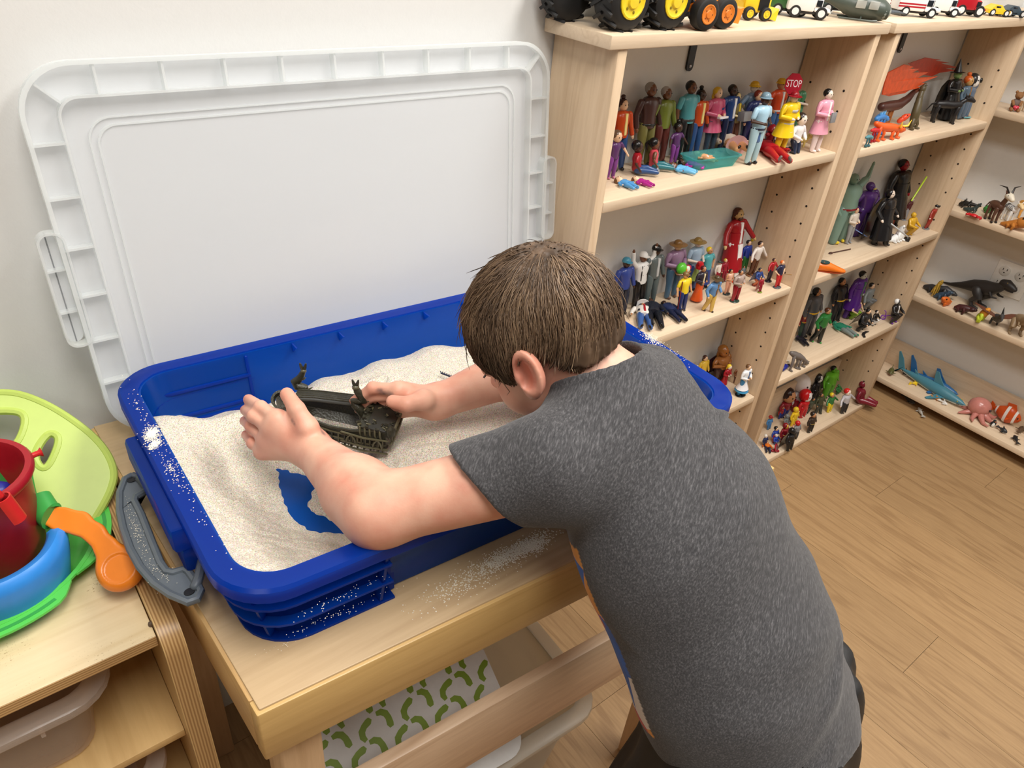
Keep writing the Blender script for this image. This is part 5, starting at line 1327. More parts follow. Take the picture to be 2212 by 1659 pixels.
fig('woman figure in long pink coat and white trousers holding a grey folder', zB(1390, 1195), zB(1610, 338), Z1, (232, 160, 180), (238, 218, 216), 'w', BLK, pose='front', shoes=(240, 226, 222), coat=((232, 160, 180), .30), inner=(246, 240, 240), extra=(('box', (136, 136, 140), 'folder', (-.07, -.20, .50), (.07, -.175, .66)),), group=G1)
# yellow puppy, hydrant, stop sign
def puppy(label, foot, z, h, col, yaw=0, name='toy_dog'):
    f = at(foot[0], foot[1], 2, z); t = thing(name, label, 'toy animal', (f.x, f.y, z), (0, 0, yaw), sc=h); m = plastic(col, .4)
    Mesh().tube([(0, .3, .42), (0, 0, .45), (0, -.28, .52)], [.17, .19, .17], 10).build('body', m, t)
    Mesh().tube([(0, -.30, .62), (0, -.42, .80), (0, -.62, .76)], [.15, .20, .10], 10).build('head', m, t)
    for s in (-1, 1):
        Mesh().tube([(s * .17, -.38, .88), (s * .24, -.36, .66)], [.06, .05], 6).build('ear', m, t)
        for y in (-.22, .28): Mesh().tube([(s * .12, y, .40), (s * .13, y, .05)], [.075, .06], 8).build('leg', m, t)
    Mesh().tube([(0, .42, .48), (0, .62, .62)], [.05, .02], 6).build('tail', m, t); return t
puppy('yellow toy puppy held in front of the kneeling figure', zB(1200, 1125), Z1, .030, (232, 208, 120), .6)
f = at(*zB(765, 1090), 2, Z1)
t = thing('toy_hydrant', 'dark red toy fire hydrant behind the firefighter figure', 'toy hydrant', (f.x, f.y, Z1), sc=.042)
Mesh().lathe([(.30, 0), (.30, .10), (.22, .12), (.22, .62), (.28, .66), (.28, .72), (.20, .88), (.06, .98), (.001, 1.0)], 16).build('barrel', plastic((146, 18, 32), .3), t)
for s in (-1, 1): Mesh().tube([(s * .2, 0, .5), (s * .36, 0, .5)], .10, 10).build('nozzle', plastic((146, 18, 32), .3), t)
cS = at(*zB(1112, 262), 1, -.090); bS = Vector((cS.x - .004, -.080, Z1))
t = thing('stop_sign', 'red octagonal toy STOP sign held up by the road worker', 'sign', bS)
sgn = Rx(PI / 2); oc = [(.0195 * math.cos(math.radians(22.5 + 45 * k)), .0205 * math.sin(math.radians(22.5 + 45 * k))) for k in range(8)]
rel_ = cS - bS
MS = Matrix.Translation(rel_) @ Rz(-.45) @ Rx(PI / 2 - .12)
Mesh().prism(oc, -.001, .001, MS).build('sign_face', plastic((166, 16, 40), .35), t)
Mesh().tube([(0, 0, .001), rel_ + Vector((0, .002, -.012))], .0013, 8).build('pole', plastic((90, 80, 76), .4), t)
fc = bpy.data.curves.new('stop_text', 'FONT'); fc.body = 'STOP'; fc.size = .0150; fc.align_x = 'CENTER'; fc.align_y = 'CENTER'; fc.extrude = .0003; fc.space_character = 1.0
tmp = bpy.data.objects.new('stop_text', fc); COL.objects.link(tmp); bpy.context.view_layer.update()
me = bpy.data.meshes.new_from_object(tmp.evaluated_get(bpy.context.evaluated_depsgraph_get())); bpy.data.objects.remove(tmp)
lt = obj('lettering', me, plastic((240, 226, 228), .4), t); lt.matrix_local = MS @ T(0, 0, .0012) @ Matrix.Diagonal((.92, 1.25, 1, 1))
# ---- upper shelf, front row
fig('girl figure in purple overalls with brown hair at the shelf end', zA(205, 1300), zA(310, 735), Z1, (92, 52, 104), (128, 62, 140), 'a', (108, 82, 62), hs=1.5, pose='open', shoes=(200, 120, 150), sleeve='short', group=G1)
fig('girl figure in purple overalls with a tall black hairdo', zA(955, 1125), zA(1045, 590), Z1, (92, 52, 104), (128, 62, 140), 'c', BLK, hs=1.5, style='bun', pose='open', sleeve='short', group=G1)
fig('boy figure in red polo sitting with blue jeans stretched forward', zA(520, 1250), zA(510, 838), Z1, (162, 28, 38), JEAN, 'c', BLK, hs=1.45, pose='sit', sleeve='short', shoes=(140, 144, 152), yaw=.85, group=G1)
fig('girl figure in pink vest sitting with grey soled shoes forward', zA(720, 1200), zA(705, 805), Z1, (220, 84, 96), (44, 112, 122), 'b', BLK, hs=1.45, style='pony', pose='sit', sleeve='bare', shoes=(150, 150, 156), yaw=.9, group=G1)
GB = 'baby dolls lying on the upper shelf'
def baby(label, head, feet, col, skin='a', hair=(110, 74, 46), z=Z1): return fig(label, None, head, z, col, col, skin, hair, hs=2.1, lie=feet, pose='lie', wide=1.35, shoes=col, name='baby_doll', cat='baby doll', group=GB, style='none' if hair is None else 'short')
baby('brown haired baby doll in sky blue lying at the shelf corner', zA(270, 1340), zA(520, 1450), (84, 150, 204))
baby('brown haired baby doll in magenta lying beside the blue baby', zA(470, 1330), zA(720, 1420), (166, 40, 128))
baby('black haired baby doll in light blue lying at the shelf front', zA(895, 1180), zA(1235, 1265), (104, 178, 222), 'b', BLK)
baby('black haired baby doll in bright magenta lying behind the light blue one', zA(1020, 1130), zA(1330, 1200), (196, 50, 160), 'b', BLK)
# teal tub with a baby
pa, pb, pc = at(*zA(1085, 1215), 2, Z1), at(*zA(1390, 1285), 2, Z1), at(*zB(340, 1330), 2, Z1)
cT = (pa + pc) * .5 + Vector((0, .006, 0)); 
t = thing('baby_bath', 'translucent teal toy bathtub holding two dolls', 'toy bathtub', (cT.x, cT.y, Z1), (0, 0, -.10))
M_TEAL = clearplastic('teal_clear', (110, 180, 180), .42, .12, .3)
def RT(hx, hy, z, r): return [Vector((x, y, z)) for x, y in rrect(-hx, -hy, hx, hy, r, 4)]
Mesh().loft([RT(.052, .018, .0, .008), RT(.060, .024, .020, .010), RT(.062, .026, .020, .010), RT(.063, .026, .0215, .010), RT(.058, .022, .0215, .009), RT(.050, .016, .0025, .007)]).build('tub', M_TEAL, t)
fig('baby doll in white nappy lying in the teal bathtub', None, zA(1200, 1030), Z1 + .005, (232, 176, 128), (226, 168, 120), (232, 176, 128), (160, 100, 60), hs=1.8, lie=zA(1470, 1130), pose='lie', wide=1.3, shoes=(226, 168, 120), name='baby_doll', cat='baby doll', extra=(('ball', (240, 240, 238), 'nappy', (0, 0, .42), (.12, .10, .08)),), group=GB)
fig('large headed doll in white bonnet and pink tutu lying in the bathtub', None, zB(60, 1010), Z1 + .012, (236, 216, 196), (232, 170, 120), (228, 168, 124), (238, 232, 206), hs=2.4, style='hood', lie=zB(400, 1240), pose='lie', wide=1.3, name='baby_doll', cat='baby doll', skirt=((226, 176, 176), .22, .22), group=GB)
fig('red suited rescue figure lying on its back at the shelf edge', None, zB(650, 1130), Z1, (166, 24, 34), (176, 34, 38), (120, 30, 34), (120, 18, 30), style='helmet', lie=zB(970, 1400), pose='lie', wide=1.15, shoes=(110, 96, 92), group=G1)
# ---- second shelf
fig('baseball player figure in blue cap half hidden by the boy\'s hair', zC(205, 1140), zC(165, 612), Z2, (52, 72, 150), (40, 44, 60), 'c', (70, 150, 180), style='cap', group=G2)
fig('referee figure in black and white stripes with both arms raised', zC(255, 1065), zC(360, 548), Z2, (240, 240, 238), BLK, 'b', (242, 242, 240), style='cap', pose='up', shoes=(230, 230, 230), extra=tuple(('box', BLK, 'stripe', (x - .008, -.080, .53), (x + .008, -.066, .79)) for x in (-.07, -.035, 0, .035, .07)), group=G2)
fig('soldier figure in grey green uniform with black cap and tan boots', zC(415, 1100), zC(510, 470), Z2, (98, 108, 108), (92, 104, 104), 'c', BLK, style='cap', shoes=(196, 152, 92), inner=(200, 204, 206), group=G2)
fig('farmer man figure in brown hat carrying a basket of vegetables', zC(640, 1050), zC(760, 395), Z2, (150, 118, 148), (78, 112, 140), 'a', (140, 102, 56), style='hat', pose='front', shoes=(112, 84, 72), wide=1.1, extra=(('ball', (140, 96, 54), 'basket', (.02, -.17, .50), (.17, .10, .05)), ('ball', (96, 200, 60), 'lettuce', (-.06, -.19, .59), (.10, .08, .10)), ('ball', (238, 238, 220), 'radish', (.06, -.22, .56), (.05, .04, .06)), ('ball', (236, 130, 40), 'carrot', (0, -.23, .54), (.03, .03, .07)), ('ball', (184, 30, 60), 'beet', (.13, -.18, .56), (.05, .05, .05))), group=G2)
fig('farmer woman figure in straw hat and green apron with red watering can', zC(885, 960), zC(985, 368), Z2, (160, 184, 206), (50, 74, 130), 'w', (150, 122, 66), style='hat', pose='front', sleeve='short', skirt=((138, 156, 84), .20, .14), extra=(('cone', (200, 30, 36), 'watering_can', (-.07, -.18, .50), [(.07, 0), (.075, .05), (.05, .12), (.001, .125)]), ('tube', (200, 30, 36), 'spout', [(-.10, -.2, .54), (-.17, -.22, .64)], .014)), group=G2)
fig('woman figure with yellow headscarf in teal blouse and navy skirt', zC(1045, 960), zC(1130, 498), Z2, (84, 170, 176), (40, 60, 120), 'd', (240, 206, 40), sleeve='short', pose='hip', skirt=((44, 64, 124), .10, .15), group=G2)
fig('large bearded robed figure in red cloak over a white gown', zC(1350, 830), zC(1460, 53), Z2, (164, 24, 34), (240, 236, 236), (206, 172, 116), (84, 40, 22), style='long', pose='open', coat=((164, 24, 34), .10), inner=(244, 242, 242), extra=(('box', (244, 240, 240), 'gown_front', (-.045, -.118, .03), (.045, -.085, .50)), ('ball', (84, 40, 22), 'beard', (0, -.045, .85), (.044, .035, .035))), group=G2)
fig('figure in blue tunic and green trousers behind the robed figure', zC(1450, 760), zC(1545, 405), Z2, (36, 60, 150), (44, 112, 52), 'a', (40, 40, 44), extra=(('ball', (240, 220, 50), 'pom_pom', (.14, 0, .97), .045),), group=G2)
fig('swashbuckler figure in white shirt and brown breeches on a round stand', zC(1590, 810), zC(1712, 432), Z2, (236, 228, 220), (98, 60, 40), 'a', (52, 32, 26), pose='open', base=(130, 84, 54), group=G2)
fig('farmhand figure in yellow shirt and braces leaning on a red pole', zC(795, 1220), zC(855, 782), Z2, (240, 210, 44), (36, 50, 100), (228, 170, 120), (136, 106, 64), style='cap', sleeve='short', shoes=(60, 62, 70), wide=1.15, extra=(('tube', (120, 34, 30), 'pole', [(-.22, -.06, .02), (-.16, -.06, .80)], .012), ('box', BLK, 'brace', (-.05, -.082, .52), (-.036, -.064, .80)), ('box', BLK, 'brace', (.036, -.082, .52), (.05, -.064, .80))), group=G2)
fig('woman figure in black bodice and long orange skirt', zC(965, 1105), zC(1060, 712), Z2, (52, 46, 56), (214, 84, 32), 'd', (96, 26, 30), pose='front', inner=(240, 222, 180), skirt=((216, 86, 32), .02, .18), group=G2)
fig('cowboy figure in blue shirt, brown vest and yellow chaps', zC(1090, 1220), zC(1222, 818), Z2, (104, 150, 200), (216, 180, 92), 'a', (84, 68, 46), style='hat', pose='walk', shoes=(40, 26, 24), inner=(140, 100, 62), wide=1.15, group=G2)
fig('figure in grey hat, white shirt and red waistcoat behind the cowboy', zC(1205, 905), zC(1222, 636), Z2, (232, 220, 208), (140, 30, 44), 'a', (70, 74, 72), style='hat', group=G2)
fig('crowned figure in crimson coat beside the robed figure', zC(1275, 890), zC(1275, 612), Z2, (150, 24, 44), (130, 22, 40), 'a', (210, 180, 60), group=G2)
fig('dark haired seated figure in pale pink on a dark green stand', zC(1310, 1025), zC(1370, 748), Z2, (226, 176, 150), (232, 170, 140), 'd', (40, 26, 24), style='long', pose='front', sleeve='bare', base=(34, 52, 50), extra=(('ball', (232, 84, 44), 'flower', (.08, -.14, .52), .06),), group=G2)
fig('standing figure with red leggings and patterned shawl on dark green stand', zC(1400, 1105), zC(1485, 758), Z2, (170, 150, 140), (150, 24, 40), 'd', (60, 50, 46), pose='front', base=(40, 66, 54), wide=1.2, group=G2)
fig('small feathered figure in grey behind the patterned shawl figure', zC(1495, 850), zC(1490, 700), Z2, (110, 116, 124), (100, 84, 72), 'd', (60, 46, 40), group=G2)
fig('crouching figure in blue cloak and orange trousers', zC(1640, 925), zC(1705, 735), Z2, (40, 66, 130), (214, 120, 80), 'd', (34, 30, 36), pose='crouch', base=(150, 70, 50), cape=(36, 56, 116), group=G2)
fig('small figure in red cape on a lime green stand', zC(1690, 1008), zC(1725, 838), Z2, (150, 20, 40), (140, 20, 40), 'a', (60, 44, 36), cape=(166, 24, 40), base=(132, 160, 54), group=G2)
fig('dancer figure in red with arms out near the right panel', zC(1785, 880), zC(1862, 626), Z2, (176, 30, 40), (48, 36, 50), 'd', (60, 28, 24), pose='open', base=(30, 30, 36), group=G2)
fig('orange haired figure in navy top and red trousers on a grey stand', zC(1885, 950), zC(1955, 650), Z2, (40, 40, 70), (200, 40, 44), 'a', (232, 110, 40), sleeve='short', pose='hip', base=(84, 90, 98), extra=(('tube', (150, 110, 60), 'club', [(.18, -.10, .48), (.36, -.24, .46)], .014),), group=G2)
fig('cowboy figure in white hat and red neckerchief lying at the shelf front', None, zC(350, 1180), Z2, (238, 232, 224), (60, 92, 150), 'd', (244, 242, 240), style='hat', lie=zC(385, 1460), pose='lie', wide=1.2, shoes=BLK, inner=(170, 30, 40), group=G2)
fig('police figure in black uniform lying beside the white hat', None, zC(430, 1140), Z2, (34, 36, 46), (24, 26, 34), 'c', BLK, style='helmet', lie=zC(510, 1450), pose='lie', wide=1.15, shoes=BLK, group=G2)
fig('police figure in dark navy uniform lying nearest the shelf edge', None, zC(575, 1150), Z2, (38, 48, 84), (28, 34, 60), 'c', BLK, style='helmet', lie=zC(820, 1370), pose='lie', wide=1.15, shoes=BLK, group=G2)
f = at(*zC(312, 1140), 2, Z2); t = thing('toy_football', 'small maroon toy football beside the white cowboy hat', 'toy ball', (f.x, f.y, Z2 + .006))
Mesh().ball((0, 0, 0), (.0095, .0062, .0062), 12, 8).build('ball', plastic((112, 24, 44), .4), t); Mesh().box((-.004, -.001, .0058), (.004, .001, .0068)).build('laces', M_WHITE, t)
# ---- third shelf
G3 = 'storybook figures on the third shelf'
fig('woman figure in yellow blouse and black skirt at the back', zD(665, 1240), zD(685, 1005), Z3, (228, 190, 66), (30, 28, 34), 'a', (70, 36, 26), style='long', skirt=((26, 26, 32), .05, .13), group=G3)
fig('big shaggy brown figure with a maroon cloak', zD(840, 1290), zD(905, 915), Z3, (146, 92, 48), (60, 36, 34), (152, 92, 40), (146, 92, 36), hs=1.9, style='long', wide=1.7, pose='front', cape=(64, 22, 48), group=G3)
fig('doll figure with yellow hair and crimson dress', zD(880, 1330), zD(965, 1115), Z3, (164, 24, 40), (164, 24, 40), 'w', (246, 214, 60), style='long', hs=1.3, pose='front', skirt=((166, 22, 40), .08, .17), group=G3)
fig('girl figure in white apron and blue dress on a round black stand', zD(1065, 1425), zD(1165, 1115), Z3, (236, 238, 240), (60, 130, 180), 'a', (112, 78, 50), pose='front', inner=(70, 110, 160), base=BLK, skirt=((240, 240, 244), .19, .20), extra=(('cone', (70, 150, 196), 'hem', (0, 0, .14), [(.19, 0), (.20, .01), (.185, .055), (.18, .05)]),), group=G3)
fig('small figure raising a silver sword beside the shaggy figure', zD(1010, 1300), zD(1050, 1130), Z3, (120, 70, 40), (90, 54, 40), 'd', (90, 54, 36), pose='wave', extra=(('tube', (214, 224, 220), 'sword', [(.2, -.05, 1.0), (.24, -.07, 1.5)], [.02, .008]),), group=G3)
# ================================================================== figures in the corner bookshelf
GA = 'fantasy figures on the corner shelf'; GH = 'action figures on the lower corner shelves'
# fiery bird with two big wings
f = at(*zE(560, 900), 2, ZA)
t = thing('toy_firebird', 'toy bird with huge spread orange red feathered wings', 'toy animal', (f.x, f.y, ZA), group=GA)
F0 = Vector((f.x, f.y, ZA))
def wing(col, pts, nrm, name='wing'):
    P = [at(*zE(*q), 1, yy) - F0 for (q, yy) in pts]
    m = plastic(col, .4, noise=.35)
    w = plate(name, [p + F0 for p in P], [], .003, Vector((0, -1, 0)), m, t, F0)
    n = len(P)
wing((222, 84, 34), [((420, 350), -.075), ((640, 240), -.07), ((760, 270), -.07), ((700, 300), -.07), ((830, 300), -.07), ((740, 350), -.07), ((950, 345), -.07), ((800, 420), -.07), ((1075, 400), -.07), ((860, 480), -.07), ((940, 490), -.07), ((800, 530), -.07), ((880, 540), -.07), ((700, 580), -.07), ((640, 620), -.07), ((520, 640), -.07), ((430, 660), -.07), ((345, 640), -.075), ((380, 480), -.075)], None)
wing((186, 54, 30), [((690, 230), -.03), ((920, 150), -.03), ((1120, 180), -.03), ((1040, 190), -.03), ((1230, 215), -.03), ((1120, 225), -.03), ((1350, 280), -.03), ((1180, 290), -.03), ((1310, 320), -.03), ((1100, 350), -.03), ((1000, 395), -.03), ((900, 380), -.03), ((780, 300), -.03)], None)
q = [at(*zE(x, y), 1, -.06) - F0 for x, y in ((330, 800), (450, 790), (560, 770), (680, 690), (760, 600))]
bo = Mesh().tube(q, [.010, .013, .012, .009, .006], 10).build('body', plastic((78, 42, 34), .4), t)
Mesh().tube([q[-1], q[-1] + Vector((.004, -.006, .006)), q[-1] + Vector((.008, -.012, .003))], [.006, .006, .001], 8).build('head', plastic((120, 60, 40), .4), bo)
for s in (0, .010): Mesh().tube([q[1] + Vector((s, -.004, -.006)), Vector((q[1].x + s, q[1].y - .006, .001))], [.004, .002], 6).build('leg', plastic((150, 90, 40), .4), bo)
fig('witch figure in black cloak and pointed black hat with green face', zE(1190, 970), zE(1300, 150), ZA, BLK, BLK, 'g', BLK, style='witch', pose='front', coat=(BLK, .02), cape=(26, 24, 26), wide=1.3, hs=1.2, group=GA)
fig('puppet figure with tan face and orange hair tuft in grey coat', zE(1360, 960), zE(1410, 310), ZA, (86, 104, 120), (80, 96, 112), (196, 150, 92), (214, 100, 40), hs=1.5, style='bun', wide=1.1, inner=(140, 100, 60), group=GA)
t = fig('eyeball headed figure in grey suit on a flat teal stand', zE(1425, 940), zE(1550, 358), ZA, (92, 108, 128), (92, 108, 128), (240, 236, 230), (44, 42, 42), hs=2.0, style='hood', shoes=(112, 80, 70), pose='wave', base=(96, 160, 166), wide=1.05, extra=(('ball', BLK, 'pupil', (.02, -.16, .86), (.05, .03, .06)),), group=GA)
def quad(label, foot, z, h, col, yaw=0, L=1.0, neck=(.25, .35), head=.16, tail=.35, leg=.05, fat=.17, horn=None, ear=True, mane=None, stripes=None, name='toy_animal', group=None, head2=None, belly=None, hoof=None):
    """four legged toy facing local -y; height 1 at the back line"""
    f = at(foot[0], foot[1], 2, z); t = thing(name, label, 'toy animal', (f.x, f.y, z + .0004), (0, 0, yaw), sc=h, group=group); m = plastic(col, .42)
    hz = .62
    b = Mesh().tube([(0, .52 * L, hz + .12), (0, .2 * L, hz + .14), (0, -.15 * L, hz + .13), (0, -.45 * L, hz + .18)], [fat * .95, fat * 1.1, fat * 1.05, fat], 12).build('body', m, t)
    hp_ = Vector((0, -.45 * L - neck[0], hz + .18 + neck[1]))
    Mesh().tube([(0, -.42 * L, hz + .2), (0, -.45 * L - neck[0] * .5, hz + .2 + neck[1] * .6), hp_], [fat * .8, fat * .6, head * .75], 10).build('neck', m, t)
    hd = Mesh().tube([hp_ + Vector((0, .04, .02)), hp_ + Vector((0, -.12, .0)), hp_ + Vector((0, -.30, -.07))], [head, head * .95, head * .55], 10).build('head', plastic(head2 or col, .42), t)
    for s in (-1, 1):
        if ear: Mesh().tube([hp_ + Vector((s * head * .7, .05, head * .7)), hp_ + Vector((s * head * 1.2, .08, head * 1.5))], [head * .3, head * .08], 6).build('ear', m, hd)
        Mesh().ball(hp_ + Vector((s * head * .75, -.10, head * .35)), head * .18, 6, 4).build('eye', M_BLACK, hd)
        if horn: Mesh().tube([hp_ + Vector((s * head * .4, 0, head * .8)), hp_ + Vector((s * head * 1.2, .12, head * 2.2)), hp_ + Vector((s * head * 3.2, .2, head * 2.6))], [head * .25, head * .22, head * .05], 7).build('horn', plastic(horn, .4), hd)
        for y in (-.40 * L, .46 * L):
            lg = Mesh().tube([(s * fat * .62, y, hz + .05), (s * fat * .66, y + .03, hz * .5), (s * fat * .66, y, .05)], [leg * 1.9, leg * 1.15, leg], 8).build('leg', m, t)
            Mesh().tube([(s * fat * .66, y, .035), (s * fat * .66, y - .05, .03)], [leg * 1.1, leg], 7).build('foot', plastic(hoof or col, .42), lg)
    Mesh().tube([(0, .55 * L, hz + .18), (0, .55 * L + tail * .6, hz + .1), (0, .55 * L + tail, hz - .15)], [.05, .035, .02], 7).build('tail', m, t)
    if stripes:
        for k in range(7):
            y = -.42 * L + k * .16 * L
            Mesh().lathe([(fat * 1.10, -.018), (fat * 1.14, 0), (fat * 1.10, .018)], 14, (0, y, hz + .14), Rx(PI / 2).to_3x3(), closed=False).build('stripe', plastic(stripes, .4), b)
    if mane: Mesh().ball(hp_ + Vector((0, .06, 0)), (head * 1.7, head * 1.1, head * 1.7), 10, 7).build('mane', plastic(mane, .5), t)
    return t
quad('black bony toy horse with pale markings on the corner shelf', zE(1130, 1010), ZA, .060, (26, 24, 26), .9, 1.0, (.25, .25), .13, group=GA, mane=None, fat=.15)
quad('small pale grey toy wolf behind the black horse', zE(1160, 960), ZA, .026, (206, 204, 200), .4, group=GA)
def lizard(label, pts, z, y, rad, col, group=None, legs=True, name='toy_dragon', spikes=None, horns=None, tail=None, F=zE, extra=()):
    P = [at(*F(*q), 1, yy) for q, yy in zip(pts, y if hasattr(y, '__len__') else [y] * len(pts))]
    b0 = Vector((P[0].x, P[0].y, z)); t = thing(name, label, 'toy animal', b0, group=group); m = plastic(col, .42)
    q = [p - b0 for p in P]
    q = [Vector((p.x, p.y, max(p.z, r_ * .9))) for p, r_ in zip(q, rad)]
    bo = Mesh().tube(q, rad, 12).build('body', m, t)
    d = (q[-1] - q[-2]).normalized()
    hd = Mesh().tube([q[-1], q[-1] + d * rad[-1] * 1.2, q[-1] + d * rad[-1] * 2.6 + Vector((0, -rad[-1] * .3, 0))], [rad[-1] * 1.25, rad[-1] * 1.2, rad[-1] * .5], 9).build('head', m, t)
    for s in (-1, 1): Mesh().ball(q[-1] + d * rad[-1] * 1.2 + Vector((s * rad[-1] * .7, -rad[-1] * .8, rad[-1] * .8)), rad[-1] * .22, 6, 4).build('eye', M_BLACK, hd)
    if legs:
        for k, i in enumerate((1, len(q) - 2)):
            for s in (-1, 1):
                c = q[i] + Vector((s * rad[i] * .8, -rad[i] * .3, 0))
                lg = Mesh().tube([c, c + Vector((s * rad[i] * .5, -rad[i] * .4, -(c.z) * .5)), Vector((c.x + s * rad[i] * .5, c.y - rad[i] * .3, .003))], [rad[i] * .5, rad[i] * .38, rad[i] * .3], 8).build('leg', m, t)
                Mesh().tube([Vector((c.x + s * rad[i] * .5, c.y - rad[i] * .3, .0035)), Vector((c.x + s * rad[i] * .6, c.y - rad[i] * 1.1, .003))], [.0034, .0025], 6).build('foot', m, lg)
    if spikes:
        for k in range(1, len(q) - 1):
            for s in (-.5, 0, .5):
                c = q[k] + Vector((s * rad[k], -.2 * rad[k], rad[k] * .8)); Mesh().tube([c, c + Vector((s * rad[k] * .8, 0, rad[k] * 1.0))], [rad[k] * .28, rad[k] * .03], 6).build('spike', plastic(spikes, .4), bo)
    if horns:
        for s in (-1, 1): c = q[-1] + Vector((s * rad[-1] * .7, -.3 * rad[-1], rad[-1] * .7)); Mesh().tube([c, c + Vector((s * rad[-1] * 1.5, -rad[-1], rad[-1] * .4)), c + Vector((s * rad[-1] * 2.0, -rad[-1] * 1.2, rad[-1] * 2.0))], [rad[-1] * .4, rad[-1] * .32, rad[-1] * .08], 8).build('horn', plastic(horns, .35), hd)
    return t
lizard('olive brown upright toy lizard standing left of the black horse', [(730, 1040), (760, 960), (790, 860), (815, 760), (840, 660), (870, 580)], ZA, [-.09, -.092, -.09, -.085, -.08, -.078], [.006, .010, .0105, .009, .007, .006], (84, 74, 48), GA)
lizard('orange toy dragon with yellow horns at the shelf front', [(260, 1020), (330, 1060), (420, 1070), (500, 1080), (560, 1090)], ZA, [-.11, -.115, -.118, -.12, -.122], [.006, .009, .0105, .0095, .008], (232, 96, 32), GA, horns=(246, 206, 60))
lizard('small red orange horned head of a toy dragon behind the yellow horns', [(560, 990), (590, 970), (620, 950)], ZA, [-.075, -.078, -.08], [.006, .007, .006], (220, 70, 34), GA, legs=False, spikes=(230, 90, 40))
lizard('blue spiky toy creature by the left panel', [(260, 960), (300, 940), (340, 930), (380, 950)], ZA, -.085, [.005, .008, .008, .006], (60, 130, 200), GA, spikes=(90, 170, 230))
lizard('tiny red toy creature at the left end of the corner shelf', [(200, 1110), (240, 1105), (280, 1110)], ZA, -.118, [.003, .005, .004], (200, 34, 40), GA)
lizard('tiny teal toy creature at the front left of the corner shelf', [(130, 1205), (160, 1195), (190, 1200)], ZA, -.135, [.003, .0045, .0035], (86, 140, 150), GA)
# ---- second corner shelf
fig('huge bald grey green muscular figure raising one fist', zF(350, 1005), zF(600, 188), ZB, (128, 160, 146), (120, 150, 138), (128, 160, 146), BLK, style='none', pose='wave', sleeve='bare', wide=1.5, belt=(140, 26, 36), shoes=(236, 206, 50), group=GH)
fig('bulky purple armoured figure beside the grey green one', zF(600, 905), zF(790, 296), ZB, (84, 50, 116), (70, 42, 100), (90, 54, 124), (84, 50, 116), style='helmet', wide=1.6, pose='hip', shoes=(50, 34, 80), extra=(('box', (220, 196, 70), 'visor_light', (-.04, -.10, .88), (.05, -.07, .895)),), group=GH)
fig('tall figure in black robes with a dark red face', zF(1010, 830), zF(1035, 138), ZB, BLK, BLK, (150, 24, 34), (24, 18, 20), pose='stand', coat=(BLK, .15), wide=1.25, extra=(('tube', (190, 220, 60), 'light_stick', [(.05, -.20, .42), (.36, -.20, .72)], .012),), group=GH)
fig('figure in a black hooded cloak with pale face', zF(880, 1050), zF(815, 512), ZB, (26, 25, 27), (26, 25, 27), 'w', (24, 22, 24), style='hood', pose='walk', cape=(20, 19, 21), coat=((24, 23, 25), .12), wide=1.2, extra=(('tube', (200, 206, 212), 'grey_stick', [(-.2, -.22, .46), (.46, -.26, .12)], .013),), group=GH)
fig('brown haired figure in white top holding a blue stick', zF(500, 1025), zF(615, 598), ZB, (226, 214, 200), (150, 150, 150), 'a', (110, 90, 62), pose='front', shoes=(150, 152, 156), extra=(('tube', (120, 150, 210), 'blue_stick', [(-.04, -.15, .42), (.6, -.2, .12)], .012),), group=GH)
fig('seated figure in red and black with silver goggles', zF(960, 960), zF(970, 765), ZB, (170, 30, 40), BLK, 'a', (190, 190, 196), pose='sit', hs=1.5, wide=1.2, yaw=.5, group=GH)
lizard('white crouching toy beast at the front of the shelf', [(1010, 1000), (1060, 985), (1110, 955), (1130, 900), (1140, 880)], ZB, [-.110, -.112, -.114, -.114, -.115], [.006, .010, .012, .010, .007], (236, 236, 234), GH, F=zF, name='toy_beast')
fig('shiny gold figure with bent arms', zF(1225, 935), zF(1305, 662), ZB, (206, 160, 40), (200, 152, 36), (214, 170, 50), (206, 160, 40), pose='crouch', style='helmet', shoes=(190, 146, 40), gloss=.16, wide=1.15, group=GH)
fig('grey and maroon horned figure on a grey base', zF(1165, 740), zF(1290, 488), ZB, (92, 40, 44), (150, 152, 156), (206, 190, 180), (120, 40, 44), pose='stand', base=(140, 142, 146), ears=(120, 40, 44), skirt=((150, 150, 154), .06, .13), group=GH)
fig('figure in black and red costume on a flat grey base by the right panel', zF(1435, 850), zF(1575, 572), ZB, (150, 44, 34), (152, 46, 36), 'w', BLK, style='cap', pose='open', base=(120, 122, 124), group=GH)
lizard('small red and yellow toy dragon behind the black robed figure', [(1090, 680), (1100, 620), (1110, 560), (1115, 510)], ZB, -.045, [.005, .007, .006, .005], (190, 70, 40), GH, F=zF)
f = at(*zF(1210, 990), 2, ZB); t = thing('toy_wing', 'black pointed toy wing piece lying by the gold figure', 'toy part', (f.x, f.y, ZB), (0, 0, .4), group=GH)
Mesh().prism([(-.012, -.006), (.008, -.008), (.022, .006), (.010, .002), (.004, .010), (-.010, .006)], .0, .007).build('wing_plate', M_BLACK, t); Mesh().tube([(-.008, 0, .006), (.0, .002, .012)], [.005, .003], 8).build('peg', M_BLACK, t)
a, b = at(*zF(300, 1150), 2, ZB), at(*zF(535, 1103), 2, ZB); d = b - a
t = thing('wooden_spoon', 'tiny dark brown wooden spoon lying on the corner shelf', 'spoon', (a.x, a.y, ZB), (0, 0, math.atan2(d.y, d.x))); L_ = d.length; mm = plastic((78, 44, 34), .5)
Mesh().ball((0, 0, .002), (.0075, .0045, .0022), 12, 6).build('bowl', mm, t); Mesh().tube([(.006, 0, .002), (L_, 0, .002)], [.0013, .0016], 8).build('handle', mm, t)
